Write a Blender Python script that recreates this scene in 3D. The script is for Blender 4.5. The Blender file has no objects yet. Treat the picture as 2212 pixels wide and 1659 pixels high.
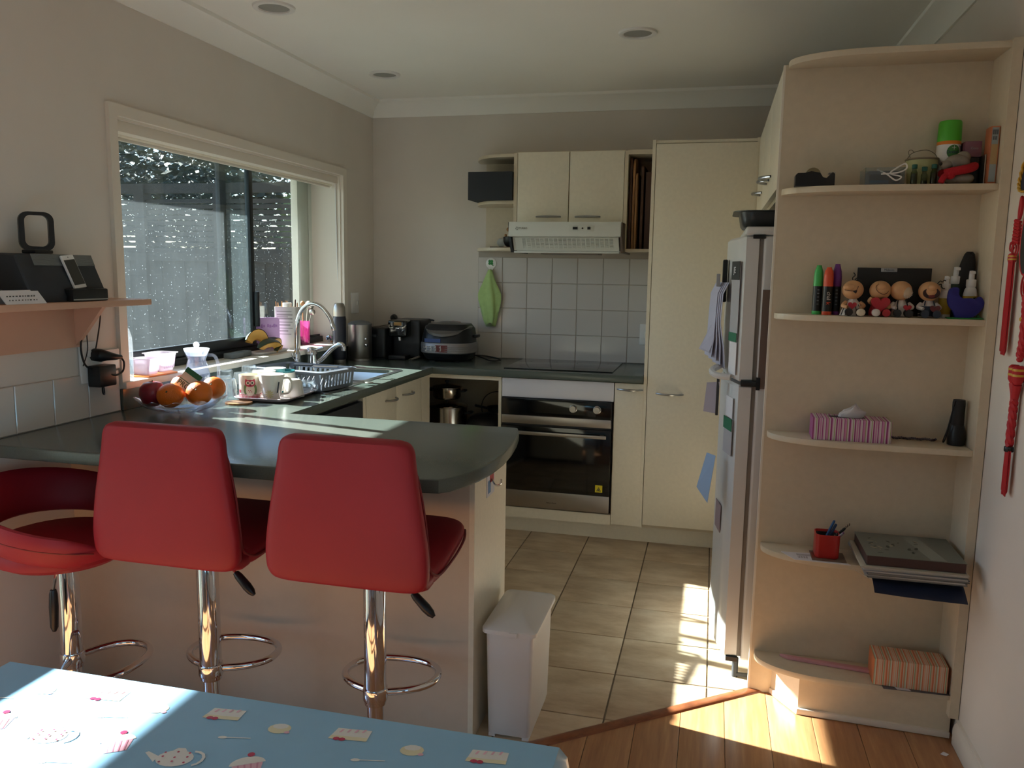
import bpy, bmesh, math, random
from mathutils import Matrix, Vector
random.seed(7)
PI = math.pi
SC = bpy.context.scene
COL = SC.collection

# ---------------------------------------------------------------- camera
CAM_P, YAW, PITCH, ROLL, FPX = (2.0495, -4.7075, 1.4165), 0.2412, -0.1379, 0.0157, 1751.3
def make_camera():
    cy, sy = math.cos(YAW), math.sin(YAW)
    fwd = Vector((-sy*math.cos(PITCH), cy*math.cos(PITCH), math.sin(PITCH)))
    r0 = Vector((cy, sy, 0)); u0 = r0.cross(fwd)
    r = r0*math.cos(ROLL) + u0*math.sin(ROLL)
    u = u0*math.cos(ROLL) - r0*math.sin(ROLL)
    m = Matrix(((r.x, u.x, -fwd.x, CAM_P[0]), (r.y, u.y, -fwd.y, CAM_P[1]), (r.z, u.z, -fwd.z, CAM_P[2]), (0, 0, 0, 1)))
    cd = bpy.data.cameras.new('camera'); cd.sensor_fit = 'HORIZONTAL'; cd.sensor_width = 36
    cd.lens = FPX/2212*36; cd.clip_start = .02; cd.clip_end = 300
    co = bpy.data.objects.new('camera', cd); co.matrix_world = m; COL.objects.link(co); SC.camera = co
make_camera()

# ---------------------------------------------------------------- sky, sun, exposure
SUN_DIR = Vector((1, -.205, -.645)).normalized()
wd = bpy.data.worlds.new('sky'); SC.world = wd; wd.use_nodes = True
nt = wd.node_tree; nt.nodes.clear()
wo = nt.nodes.new('ShaderNodeOutputWorld'); bg = nt.nodes.new('ShaderNodeBackground')
sk = nt.nodes.new('ShaderNodeTexSky'); sk.sky_type = 'NISHITA'; sk.sun_disc = False
sk.sun_elevation = math.radians(32.4); sk.sun_rotation = math.radians(281)
nt.links.new(sk.outputs[0], bg.inputs[0]); nt.links.new(bg.outputs[0], wo.inputs[0])
sk.dust_density = .4; sk.ozone_density = 2.0
bg.inputs[1].default_value = 0.3
sl = bpy.data.lights.new('sun', 'SUN'); sl.energy = 29.0; sl.angle = 0.0093; sl.color = (1, .965, .91)
so = bpy.data.objects.new('sun', sl); so.location = (-6, 1, 6)
so.rotation_euler = SUN_DIR.to_track_quat('-Z', 'Y').to_euler(); COL.objects.link(so)
vs = SC.view_settings
SC.display_settings.display_device = 'sRGB'
vs.view_transform = 'Standard'; vs.look = 'None'; vs.gamma = 1; vs.use_curve_mapping = False
vs.exposure = 0.6
SC.cycles.caustics_reflective = True; SC.cycles.caustics_refractive = False
SC.cycles.max_bounces = 14; SC.cycles.diffuse_bounces = 7; SC.cycles.transparent_max_bounces = 24
SC.cycles.transmission_bounces = 8; SC.cycles.glossy_bounces = 5

# ---------------------------------------------------------------- materials
def lin(c):
    return tuple(((v/255)/12.92 if v/255 <= .04045 else (((v/255)+.055)/1.055)**2.4) for v in c)
MAT = {}
def mat(name, rgb, rough=.5, metal=0, spec=.5, vary=0, vscale=30, bump=0, bscale=200, coat=0, trans=0, alpha=None, sheen=0, stretch=None):
    """rgb in 0-255; vary = fine colour grain; bump = fine relief"""
    if name in MAT: return MAT[name]
    m = bpy.data.materials.new(name); m.use_nodes = True
    t = m.node_tree; b = t.nodes['Principled BSDF']
    c = lin(rgb)
    b.inputs['Base Color'].default_value = (*c, 1); b.inputs['Roughness'].default_value = rough
    b.inputs['Metallic'].default_value = metal; b.inputs['Specular IOR Level'].default_value = spec
    b.inputs['Coat Weight'].default_value = coat; b.inputs['Coat Roughness'].default_value = .08
    b.inputs['Sheen Weight'].default_value = sheen
    if trans: b.inputs['Transmission Weight'].default_value = trans
    if vary or bump:
        tc = t.nodes.new('ShaderNodeTexCoord'); mp = t.nodes.new('ShaderNodeMapping')
        t.links.new(tc.outputs['Object'], mp.inputs[0])
        if stretch: mp.inputs['Scale'].default_value = stretch
    if vary:
        n = t.nodes.new('ShaderNodeTexNoise'); n.inputs['Scale'].default_value = vscale; n.inputs['Detail'].default_value = 5
        t.links.new(mp.outputs[0], n.inputs['Vector'])
        r = t.nodes.new('ShaderNodeValToRGB')
        r.color_ramp.elements[0].position = .3; r.color_ramp.elements[1].position = .7
        r.color_ramp.elements[0].color = (*[v*(1-vary) for v in c], 1)
        r.color_ramp.elements[1].color = (*[min(1, v*(1+vary)) for v in c], 1)
        t.links.new(n.outputs[0], r.inputs[0]); t.links.new(r.outputs[0], b.inputs['Base Color'])
    if bump:
        n2 = t.nodes.new('ShaderNodeTexNoise'); n2.inputs['Scale'].default_value = bscale; n2.inputs['Detail'].default_value = 3
        t.links.new(mp.outputs[0], n2.inputs['Vector'])
        bp = t.nodes.new('ShaderNodeBump'); bp.inputs['Strength'].default_value = bump; bp.inputs['Distance'].default_value = .002
        t.links.new(n2.outputs[0], bp.inputs['Height']); t.links.new(bp.outputs[0], b.inputs['Normal'])
    MAT[name] = m; return m

def fresnel(t, ior):
    """the same reflectance from both sides of a thin wall"""
    f = t.nodes.new('ShaderNodeFresnel'); ge = t.nodes.new('ShaderNodeNewGeometry'); mr = t.nodes.new('ShaderNodeMapRange')
    mr.inputs[3].default_value = ior; mr.inputs[4].default_value = 1/ior
    t.links.new(ge.outputs['Backfacing'], mr.inputs[0]); t.links.new(mr.outputs[0], f.inputs[0]); return f
def glass(name, tint=(255, 255, 255), ior=1.5, rough=.02, body=0.0, bodycol=(235, 240, 245)):
    """thin clear ware: see-through with fresnel reflection, so sun and sky pass through it"""
    if name in MAT: return MAT[name]
    m = bpy.data.materials.new(name); m.use_nodes = True; t = m.node_tree; t.nodes.clear()
    o = t.nodes.new('ShaderNodeOutputMaterial'); tr = t.nodes.new('ShaderNodeBsdfTransparent'); g = t.nodes.new('ShaderNodeBsdfGlossy')
    tr.inputs[0].default_value = (*lin(tint), 1); g.inputs['Roughness'].default_value = rough
    f = fresnel(t, ior)
    mx = t.nodes.new('ShaderNodeMixShader')
    t.links.new(f.outputs[0], mx.inputs[0]); t.links.new(tr.outputs[0], mx.inputs[1]); t.links.new(g.outputs[0], mx.inputs[2])
    last = mx
    if body:
        d = t.nodes.new('ShaderNodeBsdfDiffuse'); d.inputs[0].default_value = (*lin(bodycol), 1)
        tl = t.nodes.new('ShaderNodeBsdfTranslucent'); tl.inputs[0].default_value = (*lin(bodycol), 1)
        a = t.nodes.new('ShaderNodeMixShader'); a.inputs[0].default_value = .5
        t.links.new(d.outputs[0], a.inputs[1]); t.links.new(tl.outputs[0], a.inputs[2])
        m2 = t.nodes.new('ShaderNodeMixShader'); m2.inputs[0].default_value = body
        t.links.new(mx.outputs[0], m2.inputs[1]); t.links.new(a.outputs[0], m2.inputs[2]); last = m2
    t.links.new(last.outputs[0], o.inputs[0]); MAT[name] = m; return m

def dusty_glass(name, amount, streak):
    """window pane with a film of dust and dried rain spots that the sun lights up"""
    m = bpy.data.materials.new(name); m.use_nodes = True; t = m.node_tree; t.nodes.clear(); L = t.links.new
    o = t.nodes.new('ShaderNodeOutputMaterial'); tr = t.nodes.new('ShaderNodeBsdfTransparent'); g = t.nodes.new('ShaderNodeBsdfGlossy')
    tr.inputs[0].default_value = (.9, .95, .95, 1); g.inputs['Roughness'].default_value = .0
    f = fresnel(t, 1.45)
    mx = t.nodes.new('ShaderNodeMixShader'); L(f.outputs[0], mx.inputs[0]); L(tr.outputs[0], mx.inputs[1]); L(g.outputs[0], mx.inputs[2])
    tl = t.nodes.new('ShaderNodeBsdfTranslucent'); tl.inputs[0].default_value = (.42, .5, .54, 1)
    tc = t.nodes.new('ShaderNodeTexCoord'); n = t.nodes.new('ShaderNodeTexNoise'); n.inputs['Scale'].default_value = 9; n.inputs['Detail'].default_value = 6
    L(tc.outputs['Object'], n.inputs['Vector'])
    mp = t.nodes.new('ShaderNodeMapping'); mp.inputs['Scale'].default_value = (1, 26, 1.6); L(tc.outputs['Object'], mp.inputs[0])
    ns = t.nodes.new('ShaderNodeTexNoise'); ns.inputs['Scale'].default_value = 2; ns.inputs['Detail'].default_value = 4; L(mp.outputs[0], ns.inputs['Vector'])
    v = t.nodes.new('ShaderNodeTexVoronoi'); v.inputs['Scale'].default_value = 75; L(tc.outputs['Object'], v.inputs['Vector'])
    vr = t.nodes.new('ShaderNodeMapRange'); vr.inputs[1].default_value = .05; vr.inputs[2].default_value = .13; vr.inputs[3].default_value = 1; vr.inputs[4].default_value = 0
    L(v.outputs['Distance'], vr.inputs[0])
    vc = t.nodes.new('ShaderNodeMath'); vc.operation = 'GREATER_THAN'; vc.inputs[1].default_value = .5; L(v.outputs['Color'], vc.inputs[0])
    vm = t.nodes.new('ShaderNodeMath'); vm.operation = 'MULTIPLY'; L(vr.outputs[0], vm.inputs[0]); L(vc.outputs[0], vm.inputs[1])
    vm2 = t.nodes.new('ShaderNodeMath'); vm2.operation = 'MULTIPLY'; vm2.inputs[1].default_value = .4; L(vm.outputs[0], vm2.inputs[0])
    a1 = t.nodes.new('ShaderNodeMath'); a1.operation = 'MULTIPLY_ADD'; a1.inputs[1].default_value = amount; a1.inputs[2].default_value = 0; n3 = t.nodes.new('ShaderNodeTexNoise'); n3.inputs['Scale'].default_value = 260; L(tc.outputs['Object'], n3.inputs['Vector']); nm = t.nodes.new('ShaderNodeMath'); nm.operation = 'MULTIPLY_ADD'; nm.inputs[1].default_value = 1.6; L(n3.outputs[0], nm.inputs[0]); L(n.outputs[0], nm.inputs[2]); L(nm.outputs[0], a1.inputs[0])
    a2 = t.nodes.new('ShaderNodeMath'); a2.operation = 'MULTIPLY_ADD'; a2.inputs[1].default_value = streak; L(ns.outputs[0], a2.inputs[0]); L(a1.outputs[0], a2.inputs[2])
    a3 = t.nodes.new('ShaderNodeMath'); a3.operation = 'ADD'; a3.use_clamp = True; L(a2.outputs[0], a3.inputs[0]); L(vm2.outputs[0], a3.inputs[1])
    m2 = t.nodes.new('ShaderNodeMixShader'); L(a3.outputs[0], m2.inputs[0]); L(mx.outputs[0], m2.inputs[1]); L(tl.outputs[0], m2.inputs[2])
    L(m2.outputs[0], o.inputs[0]); MAT[name] = m; return m

def stripes(name, axis, seq, rough=.6):
    """printed stripes along an object axis; seq = [(width_mm, rgb), ...] repeating"""
    m = bpy.data.materials.new(name); m.use_nodes = True; t = m.node_tree; b = t.nodes['Principled BSDF']; L = t.links.new
    b.inputs['Roughness'].default_value = rough
    tot = sum(w for w, c in seq)/1000
    tc = t.nodes.new('ShaderNodeTexCoord'); sx = t.nodes.new('ShaderNodeSeparateXYZ'); L(tc.outputs['Object'], sx.inputs[0])
    d = t.nodes.new('ShaderNodeMath'); d.operation = 'DIVIDE'; d.inputs[1].default_value = tot; L(sx.outputs[axis], d.inputs[0])
    fr = t.nodes.new('ShaderNodeMath'); fr.operation = 'FLOORED_MODULO'; fr.inputs[1].default_value = 1; L(d.outputs[0], fr.inputs[0])
    r = t.nodes.new('ShaderNodeValToRGB'); r.color_ramp.interpolation = 'CONSTANT'; e = r.color_ramp.elements
    x = 0
    for i, (w, c) in enumerate(seq):
        p = x/1000/tot
        el = e[i] if i < 2 else e.new(p)
        el.position = p; el.color = (*lin(c), 1); x += w
    L(fr.outputs[0], r.inputs[0]); L(r.outputs[0], b.inputs['Base Color']); MAT[name] = m; return m

# ---------------------------------------------------------------- mesh builder
class G:
    def __init__(s): s.bm = bmesh.new(); s.mi = 0
    def _done(s, n, mtx=None, sm=True):
        s.bm.faces.ensure_lookup_table()
        for f in s.bm.faces[n:]: f.material_index = s.mi; f.smooth = sm
        return s
    def m(s, i): s.mi = i; return s
    def box(s, x0, x1, y0, y1, z0, z1, bev=0, seg=2, mtx=None):
        t = bmesh.new(); bmesh.ops.create_cube(t, size=1)
        for v in t.verts: v.co = Vector(((x0+x1)/2+v.co.x*(x1-x0), (y0+y1)/2+v.co.y*(y1-y0), (z0+z1)/2+v.co.z*(z1-z0)))
        if bev: bmesh.ops.bevel(t, geom=list(t.edges), offset=bev, segments=seg, profile=.6, affect='EDGES', clamp_overlap=True)
        return s.merge(t, mtx)
    def merge(s, t, mtx=None):
        n = len(s.bm.faces)
        if mtx: bmesh.ops.transform(t, matrix=mtx, verts=t.verts)
        vm = {}
        for v in t.verts: vm[v] = s.bm.verts.new(v.co)
        for f in t.faces:
            try: s.bm.faces.new([vm[v] for v in f.verts])
            except ValueError: pass
        t.free(); return s._done(n)
    def rings(s, rs, cap0=True, cap1=True, closed=False, loop=True):
        n = len(s.bm.faces)
        V = [[s.bm.verts.new(p) for p in r] for r in rs]
        k = len(V[0])
        for i in range(len(V) if closed else len(V)-1):
            a, b = V[i], V[(i+1) % len(V)]
            for j in range(k if loop else k-1):
                q = [a[j], a[(j+1) % k], b[(j+1) % k], b[j]]
                try: s.bm.faces.new(q)
                except ValueError: pass
        if not closed and loop:
            if cap0: s.bm.faces.new(list(reversed(V[0])))
            if cap1: s.bm.faces.new(V[-1])
        return s._done(n)
    def lathe(s, prof, c=(0, 0, 0), seg=28, cap0=True, cap1=True, mtx=None, sx=1, sy=1):
        rs = []
        for r, z in prof:
            ring = []
            for i in range(seg):
                a = 2*PI*i/seg; p = Vector((c[0]+max(r, 1e-5)*math.cos(a)*sx, c[1]+max(r, 1e-5)*math.sin(a)*sy, c[2]+z))
                ring.append(mtx @ p if mtx else p)
            rs.append(ring)
        return s.rings(rs, cap0, cap1)
    def tube(s, pts, r, seg=10, closed=False, cap=True):
        P = [Vector(p) for p in pts]; n = len(P)
        R = r if isinstance(r, (list, tuple)) else [r]*n
        up = None; rs = []
        for i in range(n):
            if closed: d = P[(i+1) % n]-P[i-1]
            else: d = P[min(i+1, n-1)]-P[max(i-1, 0)]
            d.normalize()
            if up is None:
                up = Vector((0, 0, 1)) if abs(d.z) < .9 else Vector((1, 0, 0))
            u = up-d*up.dot(d)
            if u.length < 1e-4: u = d.orthogonal()
            u.normalize(); w = d.cross(u); up = u
            rs.append([P[i]+(u*math.cos(2*PI*j/seg)+w*math.sin(2*PI*j/seg))*R[i] for j in range(seg)])
        return s.rings(rs, cap, cap, closed)
    def prism(s, pts, vec, bev=0):
        """pts: 3-D outline (planar), extruded by vec"""
        v = Vector(vec); t = bmesh.new()
        a = [t.verts.new(Vector(p)) for p in pts]; b = [t.verts.new(Vector(p)+v) for p in pts]; k = len(a)
        t.faces.new(list(reversed(a))); t.faces.new(b)
        for i in range(k): t.faces.new([a[i], a[(i+1) % k], b[(i+1) % k], b[i]])
        bmesh.ops.recalc_face_normals(t, faces=t.faces)
        if bev: bmesh.ops.bevel(t, geom=list(t.edges), offset=bev, segments=2, profile=.6, affect='EDGES', clamp_overlap=True)
        return s.merge(t)
    def ball(s, c, r, seg=20, ring=12, mtx=None):
        rx, ry, rz = r if isinstance(r, (tuple, list)) else (r, r, r)
        t = bmesh.new(); bmesh.ops.create_uvsphere(t, u_segments=seg, v_segments=ring, radius=1)
        for v in t.verts: v.co = Vector((c[0]+v.co.x*rx, c[1]+v.co.y*ry, c[2]+v.co.z*rz))
        return s.merge(t, mtx)
    def poly(s, pts):
        n = len(s.bm.faces); s.bm.faces.new([s.bm.verts.new(Vector(p)) for p in pts]); return s._done(n)
    def xf(s, m): bmesh.ops.transform(s.bm, matrix=m, verts=s.bm.verts); return s

W = {}
def TR(x, y, z, rz=0): return Matrix.Translation((x, y, z)) @ Matrix.Rotation(rz, 4, 'Z')
def RX(a): return Matrix.Rotation(a, 4, 'X')
def RY(a): return Matrix.Rotation(a, 4, 'Y')
def RZ(a): return Matrix.Rotation(a, 4, 'Z')
def mesh_of(name, g, m, angle=.7):
    me = bpy.data.meshes.new(name)
    bmesh.ops.recalc_face_normals(g.bm, faces=g.bm.faces)
    g.bm.to_mesh(me); g.bm.free()
    for x in (m if isinstance(m, (list, tuple)) else [m]): me.materials.append(x)
    me.set_sharp_from_angle(angle=angle); return me
def obj(name, g, m, parent=None, world=True, label=None, kind=None, angle=.7):
    """one mesh object; world=True: geometry was written in room coordinates, else in the parent's own"""
    if parent is not None and world and parent in W: g.xf(W[parent].inverted())
    o = bpy.data.objects.new(name, mesh_of(name, g, m, angle)); COL.objects.link(o)
    if parent is not None: o.parent = parent; W[o] = W.get(parent, Matrix.Identity(4))
    if label: o['label'] = label
    if kind: o['kind'] = kind
    return o
def tag(o, label, cat, group=None):
    o['label'] = label; o['category'] = cat
    if group: o['group'] = group
    return o
def thing(name, label, cat, loc=(0, 0, 0), rz=0, group=None):
    o = bpy.data.objects.new(name, None); o.empty_display_size = .05; COL.objects.link(o)
    o.location = loc; o.rotation_euler = (0, 0, rz); W[o] = TR(*loc, rz)
    return tag(o, label, cat, group)
def solo(name, g, m, label, cat, loc=(0, 0, 0), group=None, rz=0, angle=.7, world=True):
    """a thing that is one mesh, its origin at its base"""
    M = TR(*loc, rz)
    if world: g.xf(M.inverted())
    o = bpy.data.objects.new(name, mesh_of(name, g, m, angle)); COL.objects.link(o)
    o.location = loc; o.rotation_euler = (0, 0, rz); W[o] = M
    return tag(o, label, cat, group)
def text(name, s, size, mtx, m, parent, ext=.0004, align='CENTER'):
    """flat lettering; mtx: where the text plane (x right, y up) stands in room coordinates"""
    c = bpy.data.curves.new(name, 'FONT'); c.body = s; c.size = size; c.extrude = ext; c.align_x = align; c.align_y = 'CENTER'
    tmp = bpy.data.objects.new('tmp', c); COL.objects.link(tmp); bpy.context.view_layer.update()
    me = bpy.data.meshes.new_from_object(tmp.evaluated_get(bpy.context.evaluated_depsgraph_get()))
    bpy.data.objects.remove(tmp); bpy.data.curves.remove(c); me.materials.clear(); me.materials.append(m); me.name = name
    o = bpy.data.objects.new(name, me); COL.objects.link(o)
    o.parent = parent; o.matrix_local = W[parent].inverted() @ mtx; W[o] = W[parent]
    return o
FACE_Y = Matrix(((1, 0, 0, 0), (0, 0, -1, 0), (0, 1, 0, 0), (0, 0, 0, 1)))   # text that faces -y (towards the camera)
def at(x, y, z, f=None): return Matrix.Translation((x, y, z)) @ (f if f else FACE_Y)
def dup(root, loc, rz, label, group=None):
    r = root.copy(); COL.objects.link(r); r.location = loc; r.rotation_euler = (0, 0, rz); r['label'] = label
    W[r] = TR(*loc, rz)
    if group: r['group'] = group
    for ch in list(root.children):
        c = ch.copy(); COL.objects.link(c); c.parent = r; W[c] = W[r]
        for q in list(ch.children):
            d = q.copy(); COL.objects.link(d); d.parent = c; W[d] = W[r]
    return r
def arc(cx, cy, r, a0, a1, n): return [(cx+r*math.cos(a0+(a1-a0)*i/n), cy+r*math.sin(a0+(a1-a0)*i/n)) for i in range(n+1)]
def rrect(x0, x1, y0, y1, r, n=5):
    return arc(x1-r, y0+r, r, -PI/2, 0, n)+arc(x1-r, y1-r, r, 0, PI/2, n)+arc(x0+r, y1-r, r, PI/2, PI, n)+arc(x0+r, y0+r, r, PI, 1.5*PI, n)
def smooth(pts, k=6):
    """Catmull-Rom through points"""
    P = [Vector(p) for p in pts]; out = []
    for i in range(len(P)-1):
        a, b, c, d = P[max(i-1, 0)], P[i], P[i+1], P[min(i+2, len(P)-1)]
        for j in range(k):
            t = j/k
            out.append(.5*((2*b)+(c-a)*t+(2*a-5*b+4*c-d)*t*t+(3*b-a-3*c+d)*t**3))
    out.append(P[-1]); return out

# the paints and plastics
wall_p = mat('wall_paint', (213, 205, 196), .75, vary=.03, vscale=3, bump=.05, bscale=500)
ceil_p = mat('ceiling_paint', (240, 238, 232), .6, vary=.02, vscale=2)
trim_p = mat('trim_paint', (222, 214, 202), .35)
cream = mat('cream_laminate', (226, 217, 197), .38, vary=.03, vscale=60)
cream_in = mat('cream_board', (186, 172, 148), .55, vary=.03, vscale=40)
white_l = mat('white_laminate', (216, 216, 222), .35)
shelf_l = mat('shelf_melamine', (206, 193, 170), .42, vary=.03, vscale=50)
count_m = mat('green_laminate', (82, 91, 85), .21, vary=.1, vscale=420, spec=.55)
black_p = mat('black_plastic', (24, 25, 28), .35, spec=.4)
black_g = mat('black_gloss', (10, 11, 12), .08, spec=.6, coat=.3)
dark_p = mat('dark_grey_plastic', (44, 48, 54), .45)
steel = mat('brushed_steel', (178, 172, 165), .32, metal=1, bump=.06, bscale=300, stretch=(1, 1, 25))
chrome = mat('chrome', (225, 226, 230), .06, metal=1)
satin = mat('satin_nickel', (168, 168, 170), .28, metal=1)
white_p = mat('white_plastic', (226, 224, 222), .35)
white_c = mat('white_ceramic', (232, 230, 224), .12, coat=.4)
paper = mat('white_paper', (222, 220, 224), .8)
clear = glass('clear_glass', (246, 250, 252))
ink = mat('dark_ink', (40, 38, 40), .7)
# ================================================================ the room
H = 2.41; XR = 2.84; YF = -7.6
def slab_with_hole(g, x0, x1, ya, yb, za, zb, holes):
    """wall in the y-z plane with rectangular openings (y0,y1,z0,z1), sorted by y"""
    y = ya
    for (h0, h1, hz0, hz1) in holes:
        g.box(x0, x1, y, h0, za, zb)
        if hz0 > za: g.box(x0, x1, h0, h1, za, hz0)
        g.box(x0, x1, h0, h1, hz1, zb); y = h1
    g.box(x0, x1, y, yb, za, zb); return g
WY0, WY1, WZ0, WZ1 = -2.223, -.43, .985, 1.935          # kitchen window opening
DY0, DY1, DZ1 = -4.3, -3.12, 2.08                       # glazed door beside the dining table
g = slab_with_hole(G(), -.2, 0, YF-.2, .2, -.1, H+.2, [(DY0, DY1, 0, DZ1), (WY0, WY1, WZ0, WZ1)])
wall_left = obj('wall_left', g, wall_p, kind='structure')
wall_back = obj('wall_back', G().box(-.2, XR+.2, 0, .2, -.1, H+.2), wall_p, kind='structure')
RY0, RY1, RZ0, RZ1 = -7.3, -5.0, .35, 2.15            # opening added out of view so sky light reaches the left wall
wall_right = obj('wall_right', slab_with_hole(G(), XR, XR+.2, YF-.2, .2, -.1, H+.2, [(RY0, RY1, RZ0, RZ1)]), wall_p, kind='structure')
wall_front = obj('wall_front', G().box(-.2, XR+.2, YF-.2, YF, -.1, H+.2), wall_p, kind='structure')
ceiling = obj('ceiling', G().box(-.2, XR+.2, YF-.2, .2, H, H+.2), ceil_p, kind='structure')
floor = obj('floor', G().box(-.2, XR+.2, YF-.2, .2, -.2, -.004), mat('tile_grout', (132, 120, 104), .9, vary=.15, vscale=80), kind='structure')

# cove cornices
def cove(t0, t1, mapf):
    prof = [(0, 2.318), (.008, 2.318), (.016, 2.338), (.032, 2.362), (.054, 2.384), (.078, 2.394), (.078, 2.41), (0, 2.41)]
    return G().rings([[mapf(d, z, t) for d, z in prof] for t in (t0, t1)])
obj('trim_1', cove(YF, 0, lambda d, z, t: (d, t, z)), ceil_p, kind='structure')
obj('trim_2', cove(0, XR, lambda d, z, t: (t, -d, z)), ceil_p, kind='structure')
obj('trim_3', cove(YF, 0, lambda d, z, t: (XR-d, t, z)), ceil_p, kind='structure')
# skirting on the right wall, in front of the shelves
def skirt(y0, y1):
    prof = [(0, 0), (.016, 0), (.016, .05), (.012, .062), (.006, .068), (.006, .075), (0, .078)]
    return G().rings([[(XR-d, y, z) for d, z in prof] for y in (y0, y1)])
obj('baseboard_right', skirt(YF, -2.125), trim_p, kind='structure')

# --- floor pieces: kitchen tiles and bamboo boards, clipped along the oblique threshold
def clip(poly, a, b, keep):
    """half-plane clip of a 2-D polygon by line a-b; keep=+1 left side"""
    def side(p): return keep*((b[0]-a[0])*(p[1]-a[1])-(b[1]-a[1])*(p[0]-a[0]))
    out = []
    for i in range(len(poly)):
        p, q = poly[i], poly[(i+1) % len(poly)]; s, t = side(p), side(q)
        if s >= 0: out.append(p)
        if s*t < 0:
            k = s/(s-t); out.append((p[0]+(q[0]-p[0])*k, p[1]+(q[1]-p[1])*k))
    return out
TA, TB = (1.40, -2.622), (2.30, -1.913)                 # threshold line
def floor_tile_mat():
    m = bpy.data.materials.new('floor_tile'); m.use_nodes = True; t = m.node_tree; b = t.nodes['Principled BSDF']; L = t.links.new
    tc = t.nodes.new('ShaderNodeTexCoord'); n1 = t.nodes.new('ShaderNodeTexNoise'); n1.inputs['Scale'].default_value = 5; n1.inputs['Detail'].default_value = 9; n1.inputs['Roughness'].default_value = .62
    mp = t.nodes.new('ShaderNodeMapping'); mp.inputs['Scale'].default_value = (1, 2.2, 1); L(tc.outputs['Object'], mp.inputs[0]); L(mp.outputs[0], n1.inputs['Vector'])
    r = t.nodes.new('ShaderNodeValToRGB'); e = r.color_ramp.elements
    e[0].position = .33; e[0].color = (*lin((172, 148, 120)), 1); e[1].position = .68; e[1].color = (*lin((212, 194, 168)), 1)
    e.new(.5).color = (*lin((194, 172, 144)), 1)
    L(n1.outputs[0], r.inputs[0]); L(r.outputs[0], b.inputs['Base Color'])
    b.inputs['Roughness'].default_value = .36
    bp = t.nodes.new('ShaderNodeBump'); bp.inputs['Strength'].default_value = .25; bp.inputs['Distance'].default_value = .003
    L(n1.outputs[0], bp.inputs['Height']); L(bp.outputs[0], b.inputs['Normal']); return m
tile_f = floor_tile_mat()
for c in range(-2, 5):
    for r in range(0, 8):
        x0, y1 = 1.1355+c*.3182, -.4688-r*.3012
        P = [(x0+.003, y1-.3012+.003), (x0+.3182-.003, y1-.3012+.003), (x0+.3182-.003, y1-.003), (x0+.003, y1-.003)]
        P = [(max(.5, min(XR-.01, px)), py) for px, py in P]
        if P[0][0] >= P[1][0]-.01: continue
        if x0+.3182 < 1.41 and y1 < -2.11: continue
        if x0 > 2.3 and y1 < -1.9: continue
        P = clip(P, TA, TB, 1)
        if len(P) < 3: continue
        obj('floor_tile', G().prism([(x, y, -.006) for x, y in P], (0, 0, .006), bev=.0012), tile_f, floor)
def wood_mat(name, c0, c1, c2, sc=(18, 1.2, 18), rough=.3):
    m = bpy.data.materials.new(name); m.use_nodes = True; t = m.node_tree; b = t.nodes['Principled BSDF']; L = t.links.new
    tc = t.nodes.new('ShaderNodeTexCoord'); mp = t.nodes.new('ShaderNodeMapping'); mp.inputs['Scale'].default_value = sc
    oi = t.nodes.new('ShaderNodeObjectInfo'); ad = t.nodes.new('ShaderNodeVectorMath'); ad.operation = 'MULTIPLY_ADD'
    ad.inputs[1].default_value = (9, 9, 9); L(oi.outputs['Random'], ad.inputs[0]); L(tc.outputs['Object'], ad.inputs[2])
    L(ad.outputs[0], mp.inputs[0])
    n = t.nodes.new('ShaderNodeTexNoise'); n.inputs['Scale'].default_value = 3; n.inputs['Detail'].default_value = 8; n.inputs['Roughness'].default_value = .65; L(mp.outputs[0], n.inputs['Vector'])
    r = t.nodes.new('ShaderNodeValToRGB'); e = r.color_ramp.elements
    e[0].position = .3; e[0].color = (*lin(c0), 1); e[1].position = .72; e[1].color = (*lin(c2), 1); e.new(.52).color = (*lin(c1), 1)
    L(n.outputs[0], r.inputs[0]); L(r.outputs[0], b.inputs['Base Color']); b.inputs['Roughness'].default_value = rough; return m
bamboo = wood_mat('bamboo_boards', (156, 106, 70), (176, 126, 84), (196, 148, 102))
k = -13
while True:
    x0 = 1.735+k*.1372; k += 1
    if x0 > XR: break
    xa, xb = max(0.0, x0+.0008), min(XR, x0+.1372-.0008)
    if xb < .02 or xa >= xb: continue
    top = -2.5 if xb <= 1.40 else -1.9
    cuts = [top, -3.3-.9*((k*37) % 5)/5, -5.4-.8*((k*53) % 5)/5, YF]
    for a, b2 in zip(cuts, cuts[1:]):
        P = [(xa, b2+.0006), (xb, b2+.0006), (xb, a-.0006), (xa, a-.0006)]
        if a == top and xb > 1.40: P = clip(P, TA, TB, -1)
        if len(P) < 3: continue
        obj('floor_board', G().prism([(x, y, -.006) for x, y in P], (0, 0, .0055), bev=.0008), bamboo, floor)
# rounded threshold strip
d = Vector((TB[0]-TA[0], TB[1]-TA[1], 0)).normalized(); nrm = Vector((-d.y, d.x, 0))
g = G().rings([[Vector((*p, 0))+nrm*(.021*math.cos(a))+Vector((0, 0, .009*math.sin(a)-.001)) for a in [PI*i/8 for i in range(9)]] for p in (TA, (2.262, -1.943))])
obj('trim_4', g, wood_mat('threshold_timber', (104, 58, 36), (134, 78, 48), (150, 92, 60), (4, 4, 30)), kind='structure')

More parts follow.
